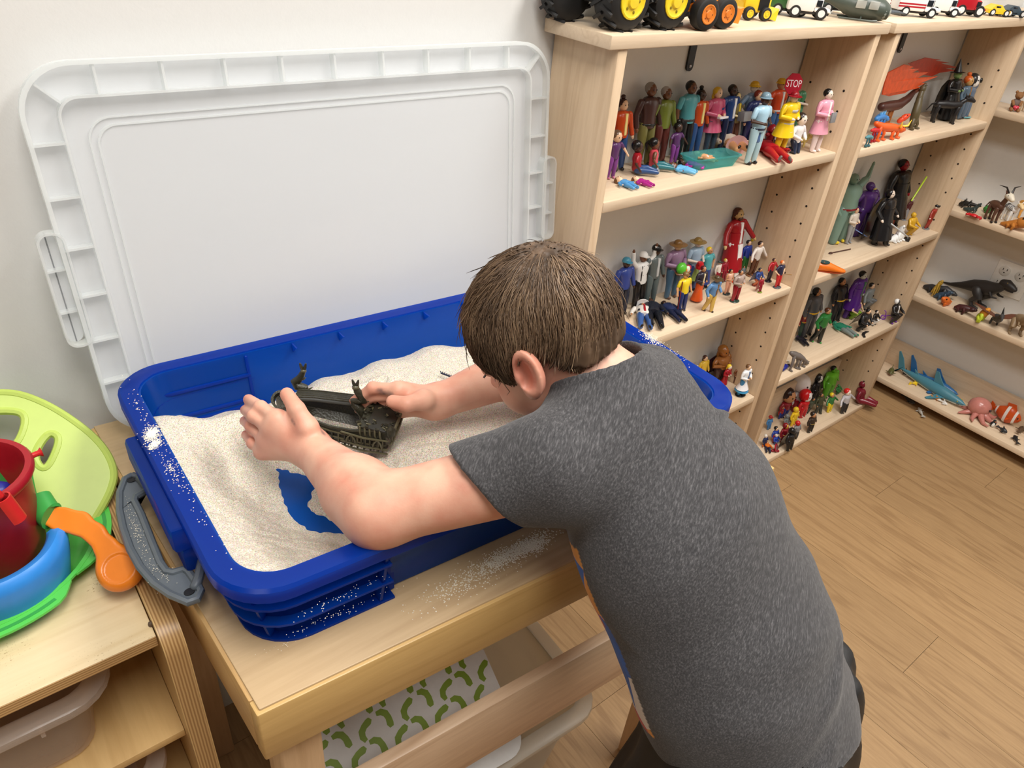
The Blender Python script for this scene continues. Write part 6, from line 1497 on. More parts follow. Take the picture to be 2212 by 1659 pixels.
# orange slipper
a, b = at(*zF(160, 1350), 2, ZB), at(*zF(470, 1380), 2, ZB); d = b - a
t = thing('toy_shoe', 'orange doll shoe with dark teal lining at the shelf front', 'toy shoe', (a.x, a.y, ZB), (0, 0, math.atan2(d.y, d.x)))
L_ = d.length; rg = []
for k, (x, w_, h_) in enumerate(((-.010, .006, .020), (-.006, .010, .024), (.30 * L_, .0125, .024), (.55 * L_, .013, .018), (.8 * L_, .011, .012), (.95 * L_, .007, .009), (1.0 * L_, .002, .006))):
    rg.append([Vector((x, w_ * math.cos(2 * PI * i / 14), max(0, h_ * .5 + h_ * .5 * math.sin(2 * PI * i / 14)))) for i in range(14)])
Mesh().loft(rg).build('upper', plastic((236, 120, 30), .3), t)
Mesh().lathe([(.0085, -.001), (.0105, .001), (.0105, .0025), (.0001, .0010)], 16, (.10 * L_, 0, .0225), sx=1.3).build('lining', plastic((40, 70, 72), .6), t)
Mesh().prism([(-.010, -.006), (.3 * L_, -.0115), (.7 * L_, -.0115), (.96 * L_, -.004), (.96 * L_, .004), (.7 * L_, .0115), (.3 * L_, .0115), (-.010, .006)], 0, .0022).build('sole', plastic((160, 64, 30), .5), t)
# ---- third corner shelf
fig('grey suited figure in black cowl and cloak with yellow belt', zG(620, 1040), zG(735, 425), ZC, (84, 84, 88), (80, 80, 84), 'd', BLK, style='hood', cape=(24, 23, 24), belt=(232, 176, 40), shoes=BLK, wide=1.25, group=GH)
fig('tall figure in black armour suit with yellow belt', zG(985, 930), zG(1080, 268), ZC, (28, 28, 32), (28, 28, 34), 'd', BLK, belt=(226, 178, 40), wide=1.25, cape=(22, 22, 24), group=GH)
fig('figure in long purple suit with green tie', zG(1165, 860), zG(1435, 186), ZC, (84, 36, 130), (78, 34, 122), (200, 206, 200), (28, 30, 28), coat=((84, 36, 130), .22), inner=(60, 110, 80), wide=1.15, group=GH)
fig('grey acrobat figure with black boots near the right panel', zG(1560, 640), zG(1530, 345), ZC, (130, 136, 136), (120, 124, 126), 'a', BLK, pose='crouch', shoes=BLK, hand='open', group=GH)
fig('bald figure in purple and lime armour sitting low', zG(1240, 880), zG(1350, 600), ZC, (92, 48, 130), (126, 168, 40), 'a', BLK, style='none', pose='crouch', wide=1.5, sleeve='bare', belt=(150, 196, 50), group=GH)
fig('crouching figure in black armour at the middle of the shelf', zG(1345, 1055), zG(1530, 755), ZC, (36, 36, 38), (30, 30, 32), 'a', BLK, pose='crouch', cape=(24, 24, 26), wide=1.2, shoes=BLK, group=GH)
fig('crouching black and white figure behind the black armoured one', zG(1560, 985), zG(1625, 765), ZC, BLK, (226, 226, 226), 'w', BLK, pose='crouch', shoes=BLK, group=GH)
fig('black figure with white rib print riding a purple bike', zG(1850, 950), zG(1930, 596), ZC, (26, 24, 26), (26, 24, 28), (70, 70, 72), (236, 236, 234), style='hood', pose='crouch', inner=(236, 236, 236), shoes=(104, 40, 150), group=GH)
a, b = at(*zG(1700, 900), 2, ZC), at(*zG(1860, 930), 2, ZC)
t = thing('toy_bike', 'small purple toy bike under the rib print figure', 'toy bike', (a.x, a.y, ZC), (0, 0, math.atan2(b.y - a.y, b.x - a.x))); L_ = (b - a).length; mp_ = plastic((120, 44, 170), .3)
for x in (0, L_): Mesh().lathe([(.0062, -.002), (.0082, -.002), (.0082, .002), (.0062, .002)], 16, (x, 0, .0085), Rx(PI / 2).to_3x3(), closed=True).build('wheel', mp_, t)
Mesh().tube([(0, 0, .0085), (L_ * .35, 0, .018), (L_ * .8, 0, .019), (L_, 0, .0085)], .0016, 6).build('frame', mp_, t)
Mesh().tube([(L_ * .15, 0, .014), (L_ * .05, 0, .028), (-.004, 0, .032)], .0014, 6).build('fork', mp_, t)
fig('figure in bright green vest and boots with black trousers', zG(690, 1235), zG(905, 735), ZC, (36, 120, 54), (26, 30, 28), (200, 150, 110), (90, 50, 30), pose='walk', shoes=(52, 150, 60), wide=1.25, group=GH)
fig('teal and grey figure lying on its back at the shelf front', None, zG(955, 970), ZC, (40, 128, 98), (120, 130, 126), (60, 140, 112), (40, 128, 98), style='helmet', lie=zG(1300, 1185), pose='lie', wide=1.2, shoes=(40, 128, 98), group=GH)
f = at(*zG(1430, 1120), 2, ZC); t = thing('toy_boomerang', 'thin black curved toy wing lying at the shelf edge', 'toy part', (f.x, f.y, ZC), (0, 0, .1), group=GH)
Mesh().prism([(-.024, -.008), (-.012, .003), (.002, .007), (.018, .005), (.027, -.003), (.012, -.001), (.0, -.002), (-.010, -.006), (-.018, -.012)], 0, .003).build('blade', M_BLACK, t); Mesh().tube([(-.021, -.008, .004), (-.018, -.006, .006)], .002, 6).build('stud', M_BLACK, t)
fig('dark figure with red and green clothes by the left panel', zG(480, 1160), zG(525, 690), ZC, (130, 30, 36), (36, 60, 50), 'd', (28, 24, 26), belt=(200, 160, 50), wide=1.2, group=GH)
fig('black figure with a purple horned helmet lying at the left end', None, zG(420, 1165), ZC, (40, 36, 44), (36, 34, 40), (60, 46, 70), (76, 46, 104), style='helmet', lie=zG(570, 1310), pose='lie', wide=1.3, shoes=BLK, ears=(120, 120, 126), group=GH)
lizard('grey and brown toy wolf lying at the front left of the shelf', [(340, 1400), (400, 1430), (450, 1450), (500, 1480), (560, 1530)], ZC, [-.118, -.122, -.126, -.130, -.134], [.006, .010, .010, .008, .005], (112, 104, 100), GH, F=zG, name='toy_wolf')
f = at(*zG(290, 1540), 2, ZC); t = thing('toy_cup', 'tiny white toy cup at the front left of the shelf', 'toy cup', (f.x, f.y, ZC)); Mesh().lathe([(.002, 0), (.0032, .005), (.0036, .0055), (.0026, .0055), (.001, .001)], 12).build('cup', M_WHITE, t); Mesh().tube([(.003, 0, .0045), (.0055, 0, .003), (.0025, 0, .0015)], .0006, 5).build('handle', M_WHITE, t)
f = at(*zG(250, 1650), 2, ZC); t = thing('toy_boat', 'navy blue toy piece with black end at the shelf corner', 'toy part', (f.x, f.y + .004, ZC), (0, 0, .2)); Mesh().tube([(-.016, 0, .008), (0, 0, .009), (.012, -.002, .006)], [.007, .008, .005], 10).build('hull', M_NAVY, t); Mesh().tube([(.012, -.002, .006), (.020, -.003, .0055)], [.0052, .005], 10).build('nose', M_BLACK, t)
# ---- bottom corner shelf
GL = 'small action figures on the bottom corner shelf'
def small(label, foot, head, top, bot, hair=BLK, skin='a', **k):
    k.setdefault('group', GL); k.setdefault('hs', 1.7); k.setdefault('wide', 1.45)
    return fig(label, zH(*foot), zH(*head), ZD, top, bot, skin, hair, **k)
small('bulky bright green figure with black hair', (1530, 690), (1625, 360), (98, 170, 40), (88, 156, 38), BLK, (98, 172, 42), sleeve='bare', wide=1.7, hs=1.2)
small('figure with a huge white round head and red stitching', (1290, 740), (1290, 458), (200, 196, 196), (150, 30, 44), (232, 226, 226), (236, 230, 230), style='helmet', hs=3.0)
small('black masked figure with white eye patch', (1400, 740), (1425, 425), (26, 25, 28), BLK, (30, 30, 32), (226, 226, 226), style='hood', hs=1.9, wide=1.3)
small('big headed figure with bushy dark brown hair', (1140, 850), (1130, 598), (140, 34, 44), (40, 50, 120), (46, 26, 24), 'd', hs=3.1)
small('big round headed red figure with a white eye', (1265, 905), (1330, 618), (196, 26, 34), (190, 26, 34), (206, 24, 30), (236, 232, 232), style='hood', hs=2.7, shoes=(190, 24, 30))
small('yellow and green costumed figure with arms out', (1560, 850), (1545, 618), (52, 120, 60), (226, 200, 40), (240, 210, 40), 'd', pose='open', hs=1.5, shoes=(244, 220, 50))
small('dark green long limbed figure behind the yellow and green one', (1650, 660), (1650, 545), (44, 118, 60), (40, 108, 54), (70, 120, 70), (60, 130, 70), pose='crouch', hs=1.2)
small('figure with red hair, white face paint and black boots', (1715, 860), (1735, 585), (190, 186, 190), (40, 40, 44), (206, 36, 36), 'w', hs=1.7, pose='open')
small('red and blue suited figure sitting on the shelf end', (1890, 740), (1905, 505), (112, 24, 40), (124, 30, 44), (110, 20, 38), (110, 20, 38), style='helmet', pose='sit', hs=1.2, yaw=.3, inner=(40, 60, 110), shoes=(120, 26, 40))
small('brown and black armoured figure standing alone near the edge', (1350, 1070), (1400, 858), (56, 44, 36), (36, 30, 28), (40, 32, 28), 'd', belt=(180, 150, 70))
small('all black figure standing at the very front edge', (1125, 1270), (1145, 1015), (26, 26, 28), (26, 26, 28), BLK, (36, 34, 36), style='hood', cape=BLK)
small('bright yellow figure in the middle of the crowd', (1165, 1000), (1215, 805), (240, 200, 40), (238, 196, 40), (240, 206, 50), 'y', style='helmet', shoes=(190, 40, 40))
small('olive and black figure behind the brown one', (1440, 870), (1465, 640), (70, 72, 50), (50, 54, 46), (60, 50, 40), 'd', hs=1.1, pose='walk')
small('dark green figure with black boots next to the red round head', (1310, 870), (1400, 700), (62, 70, 54), (34, 36, 34), BLK, 'd', hs=1.1, shoes=BLK)
small('round grey figure behind the yellow one', (1090, 1000), (1115, 880), (120, 124, 124), (120, 124, 124), (130, 134, 134), (130, 134, 134), style='helmet', pose='crouch', hs=1.7)
small('grey figure with a red round head beside the yellow one', (1195, 1140), (1225, 950), (130, 130, 132), (60, 60, 64), (196, 30, 34), (200, 40, 40), style='helmet')
small('dark red armoured figure with yellow trim', (1060, 1190), (1060, 955), (124, 24, 34), (120, 22, 32), (130, 26, 36), (220, 170, 60), style='helmet', belt=(226, 190, 50))
small('blue figure with black hair in the front crowd', (965, 1180), (970, 1000), (44, 70, 160), (160, 34, 44), BLK, 'a')
small('light blue figure with red cap at the left panel', (905, 1040), (910, 885), (76, 140, 200), (70, 130, 190), (190, 50, 50), 'd', style='cap')
small('white haired figure in dark blue at the front left', (860, 1225), (880, 1100), (36, 50, 90), (34, 44, 80), (240, 236, 226), 'w', hs=1.8)
small('blue and red figure at the back left of the crowd', (1000, 900), (1035, 770), (160, 36, 44), (40, 60, 140), (140, 40, 44), 'd')
small('bright blue figure in front of the dark red one', (975, 1200), (985, 1090), (40, 70, 170), (36, 64, 160), (220, 200, 180), 'w', hs=1.5, pose='crouch')
f = at(*zH(965, 1275), 2, ZD); t = thing('toy_shield', 'round red and silver toy shield with a red figure piece at the front', 'toy shield', (f.x, f.y, ZD), (0, 0, .3))
mt = T(0, -.004, .0135) @ Rx(PI / 2 - .5)
for r0, r1, c, nm in ((.0, .0035, (70, 110, 170), 'boss'), (.0035, .0065, (200, 200, 206), 'ring'), (.0065, .0092, (170, 34, 54), 'ring'), (.0092, .0112, (206, 196, 200), 'ring'), (.0112, .0135, (160, 30, 50), 'rim')):
    Mesh().lathe([(max(r0, .0001), .0), (r1, -.0008), (r1, .0006), (max(r0, .0001), .0016)], 22, (0, -.004, .0135), (Rx(PI / 2 - .5)).to_3x3()).build(nm, plastic(c, .3), t)
Mesh().tube([(-.010, .004, .004), (-.002, -.002, .005), (.002, -.012, .004)], [.004, .005, .004], 8).build('arm_piece', plastic((150, 24, 40), .35), t)
fig('orange and navy figure lying at the bottom left of the crowd', None, zH(880, 1190), ZD, (230, 120, 40), (40, 46, 70), 'd', (232, 124, 50), style='helmet', lie=zH(900, 1310), pose='lie', hs=1.4, wide=1.2, group=GL)
# ================================================================== animals in the right-hand bookshelf
GW = 'toy animals on the right-hand shelves'; GS = 'sea creatures on the bottom right shelf'
XF = 2.44
# teddy bear with a heart
f = at(*zE(2060, 850), 2, Y1)
t = thing('teddy_bear', 'small brown teddy bear figure holding a red heart', 'toy bear', (f.x, f.y, Y1), (0, 0, -.9), sc=.052, group=GW); m = plastic((140, 98, 60), .8)
Mesh().ball((0, 0, .36), (.24, .20, .30), 12, 8).build('body', plastic((110, 92, 84), .7), t); Mesh().ball((0, -.02, .80), (.21, .19, .19), 12, 8).ball((0, -.20, .76), (.09, .07, .07), 8, 6).build('head', m, t)
for s in (-1, 1):
    Mesh().ball((s * .17, .02, .96), (.08, .05, .08), 8, 6).build('ear', m, t); Mesh().tube([(s * .22, -.05, .50), (s * .16, -.22, .34)], [.08, .07], 8).build('arm', m, t); Mesh().tube([(s * .14, -.05, .12), (s * .18, -.28, .09)], [.11, .09], 8).build('leg', m, t)
Mesh().ball((.06, -.27, .24), (.10, .06, .09), 10, 6).ball((-.06, -.27, .24), (.10, .06, .09), 10, 6).tube([(0, -.27, .22), (0, -.27, .06)], [.11, .01], 8).build('heart', plastic((206, 60, 80), .4), t)
quad('small tan toy deer at the picture edge on the upper right shelf', (2212, 242), Y1, .030, (206, 176, 140), -.6, group=GW)
# shelf with goat and zebra
lizard('black forked driftwood creature at the left end of the animal shelf', [(480, 350), (520, 330), (560, 330), (620, 345)], Y2, 0, [.004, .006, .005, .003], (36, 32, 28), GW, F=lambda x, y: zI(x, y), name='toy_animal') if False else None
def onx(q, x): return at(*zI(*q), 0, x)
def critter(label, pts, x, rad, col, z, name='toy_animal', legs=2, spikes=None, F=onx, group=GW, spk=1.0, head=True, leg_r=.35, col2=None):
    P = [F(q, xx) for q, xx in zip(pts, x if hasattr(x, '__len__') else [x] * len(pts))]
    b0 = Vector((P[0].x, P[0].y, z)); t = thing(name, label, 'toy animal', b0, group=group); m = plastic(col, .42)
    q = [Vector((p.x - b0.x, p.y - b0.y, max(p.z - z, r_ * .95))) for p, r_ in zip(P, rad)]
    bo = Mesh().tube(q, rad, 12).build('body', m, t); d = (q[-1] - q[-2]).normalized(); side = Vector((-1, 0, 0))
    if head:
        hd = Mesh().tube([q[-1], q[-1] + d * rad[-1], q[-1] + d * rad[-1] * 2.2], [rad[-1] * 1.2, rad[-1] * 1.15, rad[-1] * .6], 9).build('head', plastic(col2 or col, .42), t)
        for s in (-1, 1): Mesh().ball(q[-1] + d * rad[-1] + Vector((-rad[-1] * .8, s * rad[-1] * .6, rad[-1] * .7)), rad[-1] * .22, 6, 4).build('eye', M_BLACK, hd)
    for k in range(legs):
        i = 1 + k * max(1, (len(q) - 3) // max(1, legs - 1)) if legs > 1 else len(q) // 2
        i = min(i, len(q) - 1)
        for s in (-1, 1):
            c = q[i] + Vector((s * rad[i] * .85, 0, 0)); g = Vector((c.x + s * rad[i] * .5, c.y - rad[i] * .2, .003))
            Mesh().tube([c, c.lerp(g, .5) + Vector((s * rad[i] * .3, -rad[i] * .3, rad[i] * .2)), g], [rad[i] * leg_r * 1.5, rad[i] * leg_r, max(.0012, rad[i] * leg_r * .8)], 8).build('leg', m, t)
    if spikes:
        for k in range(len(q)):
            for a in (-1.2, -.6, 0, .6, 1.2):
                v = Vector((-math.sin(a), 0, math.cos(a))); c = q[k] + v * rad[k] * .8; Mesh().tube([c, c + v * rad[k] * .8 * spk], [rad[k] * .26, rad[k] * .03], 6).build('spike', plastic(spikes, .4), bo)
    return t
critter('black forked driftwood creature at the left end of the animal shelf', [(470, 345), (510, 330), (560, 335), (630, 350)], [2.50, 2.50, 2.50, 2.50], [.006, .009, .007, .004], (36, 32, 28), Y2, spikes=(40, 36, 30), spk=1.6)
critter('dark teal lizard toy lying under the driftwood creature', [(510, 375), (560, 385), (610, 375), (640, 350)], 2.47, [.004, .007, .006, .004], (52, 66, 64), Y2)
critter('bright green toy frog behind the red crab', [(690, 400), (715, 385), (745, 375)], 2.53, [.008, .011, .008], (44, 130, 50), Y2, spikes=(60, 150, 60), spk=.6)
# crab
f = at(*zI(590, 455), 2, Y2); t = thing('toy_crab', 'small bright red toy crab on the animal shelf', 'toy animal', (f.x, f.y, Y2), (0, 0, -PI / 2), sc=1.0, group=GW); m = plastic((206, 30, 36), .35)
Mesh().ball((0, 0, .006), (.013, .009, .005), 12, 6).build('shell', m, t)
for s in (-1, 1):
    Mesh().tube([(s * .010, -.006, .006), (s * .017, -.014, .008)], [.003, .0035], 7).build('claw', m, t)
    for k in range(3): Mesh().tube([(s * .010, -.004 + k * .005, .006), (s * .018, -.005 + k * .006, .007), (s * .021, -.006 + k * .007, .001)], .0013, 6).build('leg', m, t)
quad('brown goat toy with white face and curled black horns', zI(740, 485), Y2, .064, (92, 62, 48), -.55, .55, (.16, .52), .17, horn=(40, 36, 34), head2=(226, 218, 200), group=GW, hoof=(30, 26, 26), fat=.17)
quad('black and white striped toy zebra beside the goat', zI(880, 490), Y2, .052, (236, 234, 230), -.7, .7, (.25, .35), .14, stripes=(40, 38, 38), group=GW, head2=(230, 200, 150))
quad('yellow orange toy giraffe behind the zebra', zI(985, 445), Y2, .058, (226, 160, 70), -.6, .6, (.15, .55), .12, group=GW)
critter('orange brown toy lion cub lying at the front of the shelf', [(830, 540), (900, 530), (960, 515), (1020, 505)], 2.452, [.005, .010, .013, .014], (190, 120, 50), Y2, legs=2)
# dinosaurs
def tyr(label, foot, z, h, col, yaw, name='toy_dinosaur'):
    f = at(foot[0], foot[1], 2, z); t = thing(name, label, 'toy dinosaur', (f.x, f.y, z + .0004), (0, 0, yaw), sc=h, group=GW); m = plastic(col, .5, noise=.2)
    Mesh().tube([(0, 1.25, .16), (0, 1.0, .22), (0, .70, .34), (0, .35, .50), (0, .05, .58), (0, -.18, .66), (0, -.34, .78), (0, -.42, .88)], [.02, .045, .09, .17, .21, .18, .13, .11], 16).build('body', m, t)
    hd = Mesh().tube([(0, -.36, .92), (0, -.48, .95), (0, -.66, .91), (0, -.74, .89)], [.11, .125, .09, .06], 12).build('head', m, t)
    Mesh().tube([(0, -.44, .85), (0, -.58, .82), (0, -.70, .81)], [.07, .055, .03], 10).build('jaw', m, hd)
    for s in (-1, 1):
        lg = Mesh().tube([(s * .15, .12, .50), (s * .19, -.02, .32), (s * .18, .14, .16), (s * .18, .06, .04)], [.15, .12, .06, .05], 10).build('leg', m, t)
        Mesh().tube([(s * .18, .08, .03), (s * .19, -.12, .028)], [.055, .045], 8).build('foot', m, lg)
        am = Mesh().tube([(s * .13, -.22, .58), (s * .16, -.34, .50), (s * .14, -.46, .52)], [.045, .032, .022], 8).build('arm', m, t)
        Mesh().ball((s * .085, -.52, 1.0), .02, 6, 4).build('eye', plastic((150, 120, 50), .3), hd)
    return t
tyr('big black tyrannosaur toy standing in front of the wall outlet', zI(620, 1255), Y3, .115, (40, 37, 36), -.25)
tyr('tan brown tyrannosaur toy at the picture edge', zI(960, 1500), Y3, .082, (150, 126, 96), -1.0)
critter('dark toy creature at the back left of the dinosaur shelf', [(130, 1140), (200, 1110), (270, 1100), (350, 1100), (400, 1130)], 2.52, [.008, .013, .014, .012, .007], (44, 44, 46), Y3)
critter('yellow brown long legged toy creature on the dinosaur shelf', [(220, 1120), (255, 1085), (290, 1050)], 2.49, [.004, .006, .006], (176, 140, 50), Y3, legs=2)
critter('dark blue toy creature beside the yellow brown one', [(240, 1170), (300, 1150), (350, 1140)], 2.485, [.006, .010, .008], (48, 70, 90), Y3)
critter('orange toy creature with a spiky frill facing out', [(330, 1265), (345, 1235), (350, 1205)], [2.475, 2.465, 2.46], [.008, .012, .011], (222, 110, 40), Y3, spikes=(240, 190, 80), spk=.7)
critter('dark red brown toy dinosaur lying low', [(420, 1290), (460, 1270), (520, 1270), (570, 1280)], 2.46, [.007, .012, .012, .007], (70, 34, 34), Y3)
critter('yellow green toy frog squatting on the dinosaur shelf', [(625, 1370), (650, 1345), (680, 1320)], 2.450, [.006, .011, .010], (190, 206, 50), Y3, col2=(226, 150, 50), leg_r=.45)
# winged reptile
f = at(*zI(770, 1430), 2, Y3); t = thing('toy_pterosaur', 'dark grey winged reptile toy with brown wings', 'toy dinosaur', (f.x, f.y, Y3), (0, 0, -1.1), group=GW); m = plastic((66, 64, 64), .5, noise=.2)
Mesh().tube([(0, .030, .020), (0, .010, .026), (0, -.012, .032), (0, -.026, .044)], [.006, .013, .012, .007], 12).build('body', m, t)
Mesh().tube([(0, -.026, .046), (0, -.034, .052), (0, -.058, .046)], [.007, .0075, .0015], 9).build('head', m, t); Mesh().tube([(0, -.030, .056), (0, -.010, .072)], [.004, .0006], 7).build('crest', M_BLACK, t)
for s in (-1, 1):
    Mesh().prism([(0, .012), (s * .030, .020), (s * .072, .006), (s * .050, -.010), (s * .022, -.014), (0, -.010)], -.0012, .0012, T(s * .006, .004, .032) @ Ry(-s * .35)).build('wing', plastic((110, 66, 48), .5), t)
    Mesh().tube([(s * .008, .018, .018), (s * .010, .014, .002)], [.004, .003], 7).build('leg', m, t)
# ---- sea animals on the bottom shelf
def fish_body(L, H, W, mat, t, n=14, seg=14, nose=.35, name='body'):
    rings = []
    for k in range(n + 1):
        u = k / n; r = (math.sin(PI * min(1, u / (2 * nose)) / 1) if u < nose else 1) if False else 0
        a = min(u / nose, 1) ** .55 if u < nose else 1 - ((u - nose) / (1 - nose)) ** 1.6 * .9
        a = max(a, .03)
        rings.append([Vector((W * a * math.cos(2 * PI * i / seg), -L * (.5 - u), H * a * math.sin(2 * PI * i / seg))) for i in range(seg)])
    return Mesh().loft(rings).build(name, mat, t)
def shark(label, nose_q, tail_q, z, col, belly, hgt, x0, x1, group=GS):
    a = at(*zJ(*nose_q), 2, z + hgt); b = at(*zJ(*tail_q), 2, z + hgt); a.x = min(a.x, x0); b.x = min(b.x, x1); v = a - b; L = v.length
    c = (a + b) * .5; t = thing('toy_shark', label, 'toy shark', (c.x, c.y, z + hgt), (0, 0, math.atan2(v.y, v.x) + PI / 2), group=group); m = plastic(col, .38)
    bo = fish_body(L, hgt * .98, hgt * .95, m, t)
    fish_body(L * .94, hgt * .72, hgt * .80, plastic(belly, .4), t, name='belly').location = (0, -.002, -hgt * .30)
    fin = lambda poly, M_, th=.0018: Mesh().prism(poly, -th, th, M_)
    YZ = Matrix(((0, 0, 1, 0), (1, 0, 0, 0), (0, 1, 0, 0), (0, 0, 0, 1)))
    fin([(-.02, 0), (.022, 0), (.030, .040), (.020, .042), (.004, .022)], T(0, -L * .08, hgt * .8) @ YZ).build('dorsal_fin', m, t)
    fin([(-.010, 0), (.008, 0), (.016, .014)], T(0, L * .25, hgt * .45) @ YZ).build('rear_fin', m, t)
    fin([(-.014, -.004), (.006, -.006), (.040, -.040), (.034, -.042), (.010, -.014), (.034, .052), (.030, .056), (.010, .036), (-.004, .010)][::1], T(0, L * .485, .002) @ YZ).build('tail_fin', m, t)
    for s in (-1, 1): fin([(0, -.014), (s * .048, .020), (s * .046, .028), (0, .012)], T(s * hgt * .6, -L * .18, -hgt * .35) @ Ry(s * .25)).build('side_fin', m, t); Mesh().ball((s * hgt * .62, -L * .40, hgt * .22), .0022, 8, 5).build('eye', plastic((180, 170, 60), .3), t)
    Mesh().tube([(-hgt * .4, -L * .40, -hgt * .35), (0, -L * .455, -hgt * .28), (hgt * .4, -L * .40, -hgt * .35)], .0016, 6).build('mouth', plastic((60, 40, 44), .5), t)
    return t
shark('large teal blue toy shark on the bottom right shelf', (1330, 850), (480, 400), Y4, (74, 132, 150), (196, 204, 200), .0215, 2.50, 2.53)
shark('deep blue toy shark lying behind the teal shark', (1350, 640), (660, 440), Y4 + .004, (44, 104, 160), (214, 210, 200), .017, 2.545, 2.548)
# octopus
f = at(*zJ(1380, 1060), 2, Y4); t = thing('toy_octopus', 'shiny pink toy octopus on the bottom right shelf', 'toy octopus', (f.x - .004, f.y, Y4), (0, 0, .4), group=GS, sc=1.35); m = plastic((196, 128, 118), .22, noise=.2)
hd = Mesh().ball((.004, .006, .026), (.024, .026, .023), 16, 12).build('head', m, t)
for k in range(8):
    a = 2 * PI * k / 8 + .2; c, s_ = math.cos(a), math.sin(a); L = .030 + .010 * ((k * 37) % 5) / 5
    Mesh().tube([(.010 * c, .010 * s_, .014), (.020 * c, .020 * s_, .010), (L * c - .004 * s_, L * s_ + .004 * c, .0045), ((L + .010) * c - .012 * s_, (L + .010) * s_ + .012 * c, .006)], [.0085, .0065, .0045, .0018], 9).build('tentacle', m, t)
for s in (-1, 1): Mesh().ball((.004 + s * .015, -.016, .030), .003, 8, 5).build('eye', plastic((60, 40, 40), .3), hd)
# clownfish
a, b = at(2208, 905, 0, 2.555), at(2150, 872, 0, 2.555); a.z = b.z = Y4 + .030; v = a - b; c = (a + b) * .5; L = v.length
t = thing('toy_clownfish', 'orange and white banded toy clownfish beside the octopus', 'toy fish', (c.x, c.y, Y4 + .0335), (0, 0, math.atan2(v.y, v.x) + PI / 2), group=GS, sc=(1.5, 1, 1.75)); mo = plastic((206, 84, 32), .3); mw = plastic((236, 232, 228), .35)
fish_body(L, .018, .011, mo, t, nose=.4)
def band(u0, u1, mat, nm):
    rg = []
    for k in range(4):
        u = u0 + (u1 - u0) * k / 3; a_ = (min(u / .4, 1) ** .55 if u < .4 else 1 - ((u - .4) / .6) ** 1.6 * .9) + .035
        rg.append([Vector((.011 * a_ * math.cos(2 * PI * i / 14), -L * (.5 - u), .018 * a_ * math.sin(2 * PI * i / 14))) for i in range(14)])
    Mesh().loft(rg).build(nm, mat, t)
for u0, u1 in ((.17, .25), (.46, .56), (.84, .90)): band(u0, u1, mw, 'white_band')
YZ = Matrix(((0, 0, 1, 0), (1, 0, 0, 0), (0, 1, 0, 0), (0, 0, 0, 1)))
Mesh().prism([(-.020, 0), (.010, 0), (.012, .007), (-.012, .009)], -.001, .001, T(0, 0, .015) @ YZ).build('top_fin', mo, t); Mesh().prism([(0, -.006), (.014, -.011), (.014, .011), (0, .006)], -.001, .001, T(0, L * .47, 0) @ YZ).build('tail_fin', mo, t)
for s in (-1, 1): Mesh().ball((s * .0085, -L * .40, .004), .002, 8, 5).build('eye', M_BLACK, t); Mesh().prism([(0, -.005), (s * .014, .004), (0, .006)], -.001, .001, T(s * .009, -L * .14, -.004)).build('side_fin', mo, t)
def minifish(label, q, ln, z, col, belly=None, yaw=0, H=.006, group=GS, tail=None):
    f = at(*zJ(*q), 2, z + H); t = thing('toy_fish', label, 'toy fish', (f.x, f.y, z + H + .0003), (0, 0, yaw), group=group); m = plastic(col, .35)
    fish_body(ln, H, H * .8, m, t, 10, 10)
    if belly: fish_body(ln * .86, H * .7, H * .72, plastic(belly, .4), t, 10, 10, name='belly').location = (0, -.001, -H * .28)
    Mesh().prism([(0, -.003), (.010, -.008), (.010, .008), (0, .003)], -.0009, .0009, T(0, ln * .46, 0) @ (Matrix.Identity(4) if tail == 'flat' else YZ).copy() if tail != 'flat' else T(0, ln * .46, 0) @ Rz(PI / 2)).build('tail_fin', m, t)
    Mesh().prism([(-.004, 0), (.004, 0), (.005, .007)], -.0008, .0008, T(0, 0, H * .85) @ YZ).build('top_fin', m, t)
    for s in (-1, 1): Mesh().prism([(0, -.003), (s * .010, .004), (0, .004)], -.0008, .0008, T(s * H * .6, -ln * .14, -H * .3)).build('side_fin', m, t)
    return t
minifish('olive green toy fish at the left end of the bottom shelf', (270, 480), .055, Y4, (92, 92, 50), (150, 60, 50), -1.2, .013)
minifish('black and white toy killer whale beside the olive fish', (450, 500), .040, Y4, (30, 30, 34), (230, 230, 230), -.4, .010, tail='flat')
minifish('small yellow toy fish in front of the teal shark', (570, 640), .024, Y4, (240, 206, 40), (240, 236, 210), 1.0, .006)
minifish('small orange toy fish at the shelf front', (850, 830), .020, Y4, (220, 140, 50), None, .6, .006)
minifish('white toy beluga whale next to the small orange fish', (945, 890), .026, Y4, (236, 234, 230), None, -.2, .006, tail='flat')
minifish('dark toy killer whale beside the clownfish at the shelf edge', (1700, 1240), .030, Y4, (50, 52, 56), (200, 200, 200), -.3, .009, tail='flat')
minifish('black and white toy killer whale at the lower right picture edge', (1860, 1350), .040, Y4, (36, 36, 40), (236, 236, 232), 2.2, .008, tail='flat')
minifish('brown toy seal at the right picture edge', (1930, 1230), .036, Y4, (92, 72, 54), None, 1.6, .011, tail='flat')
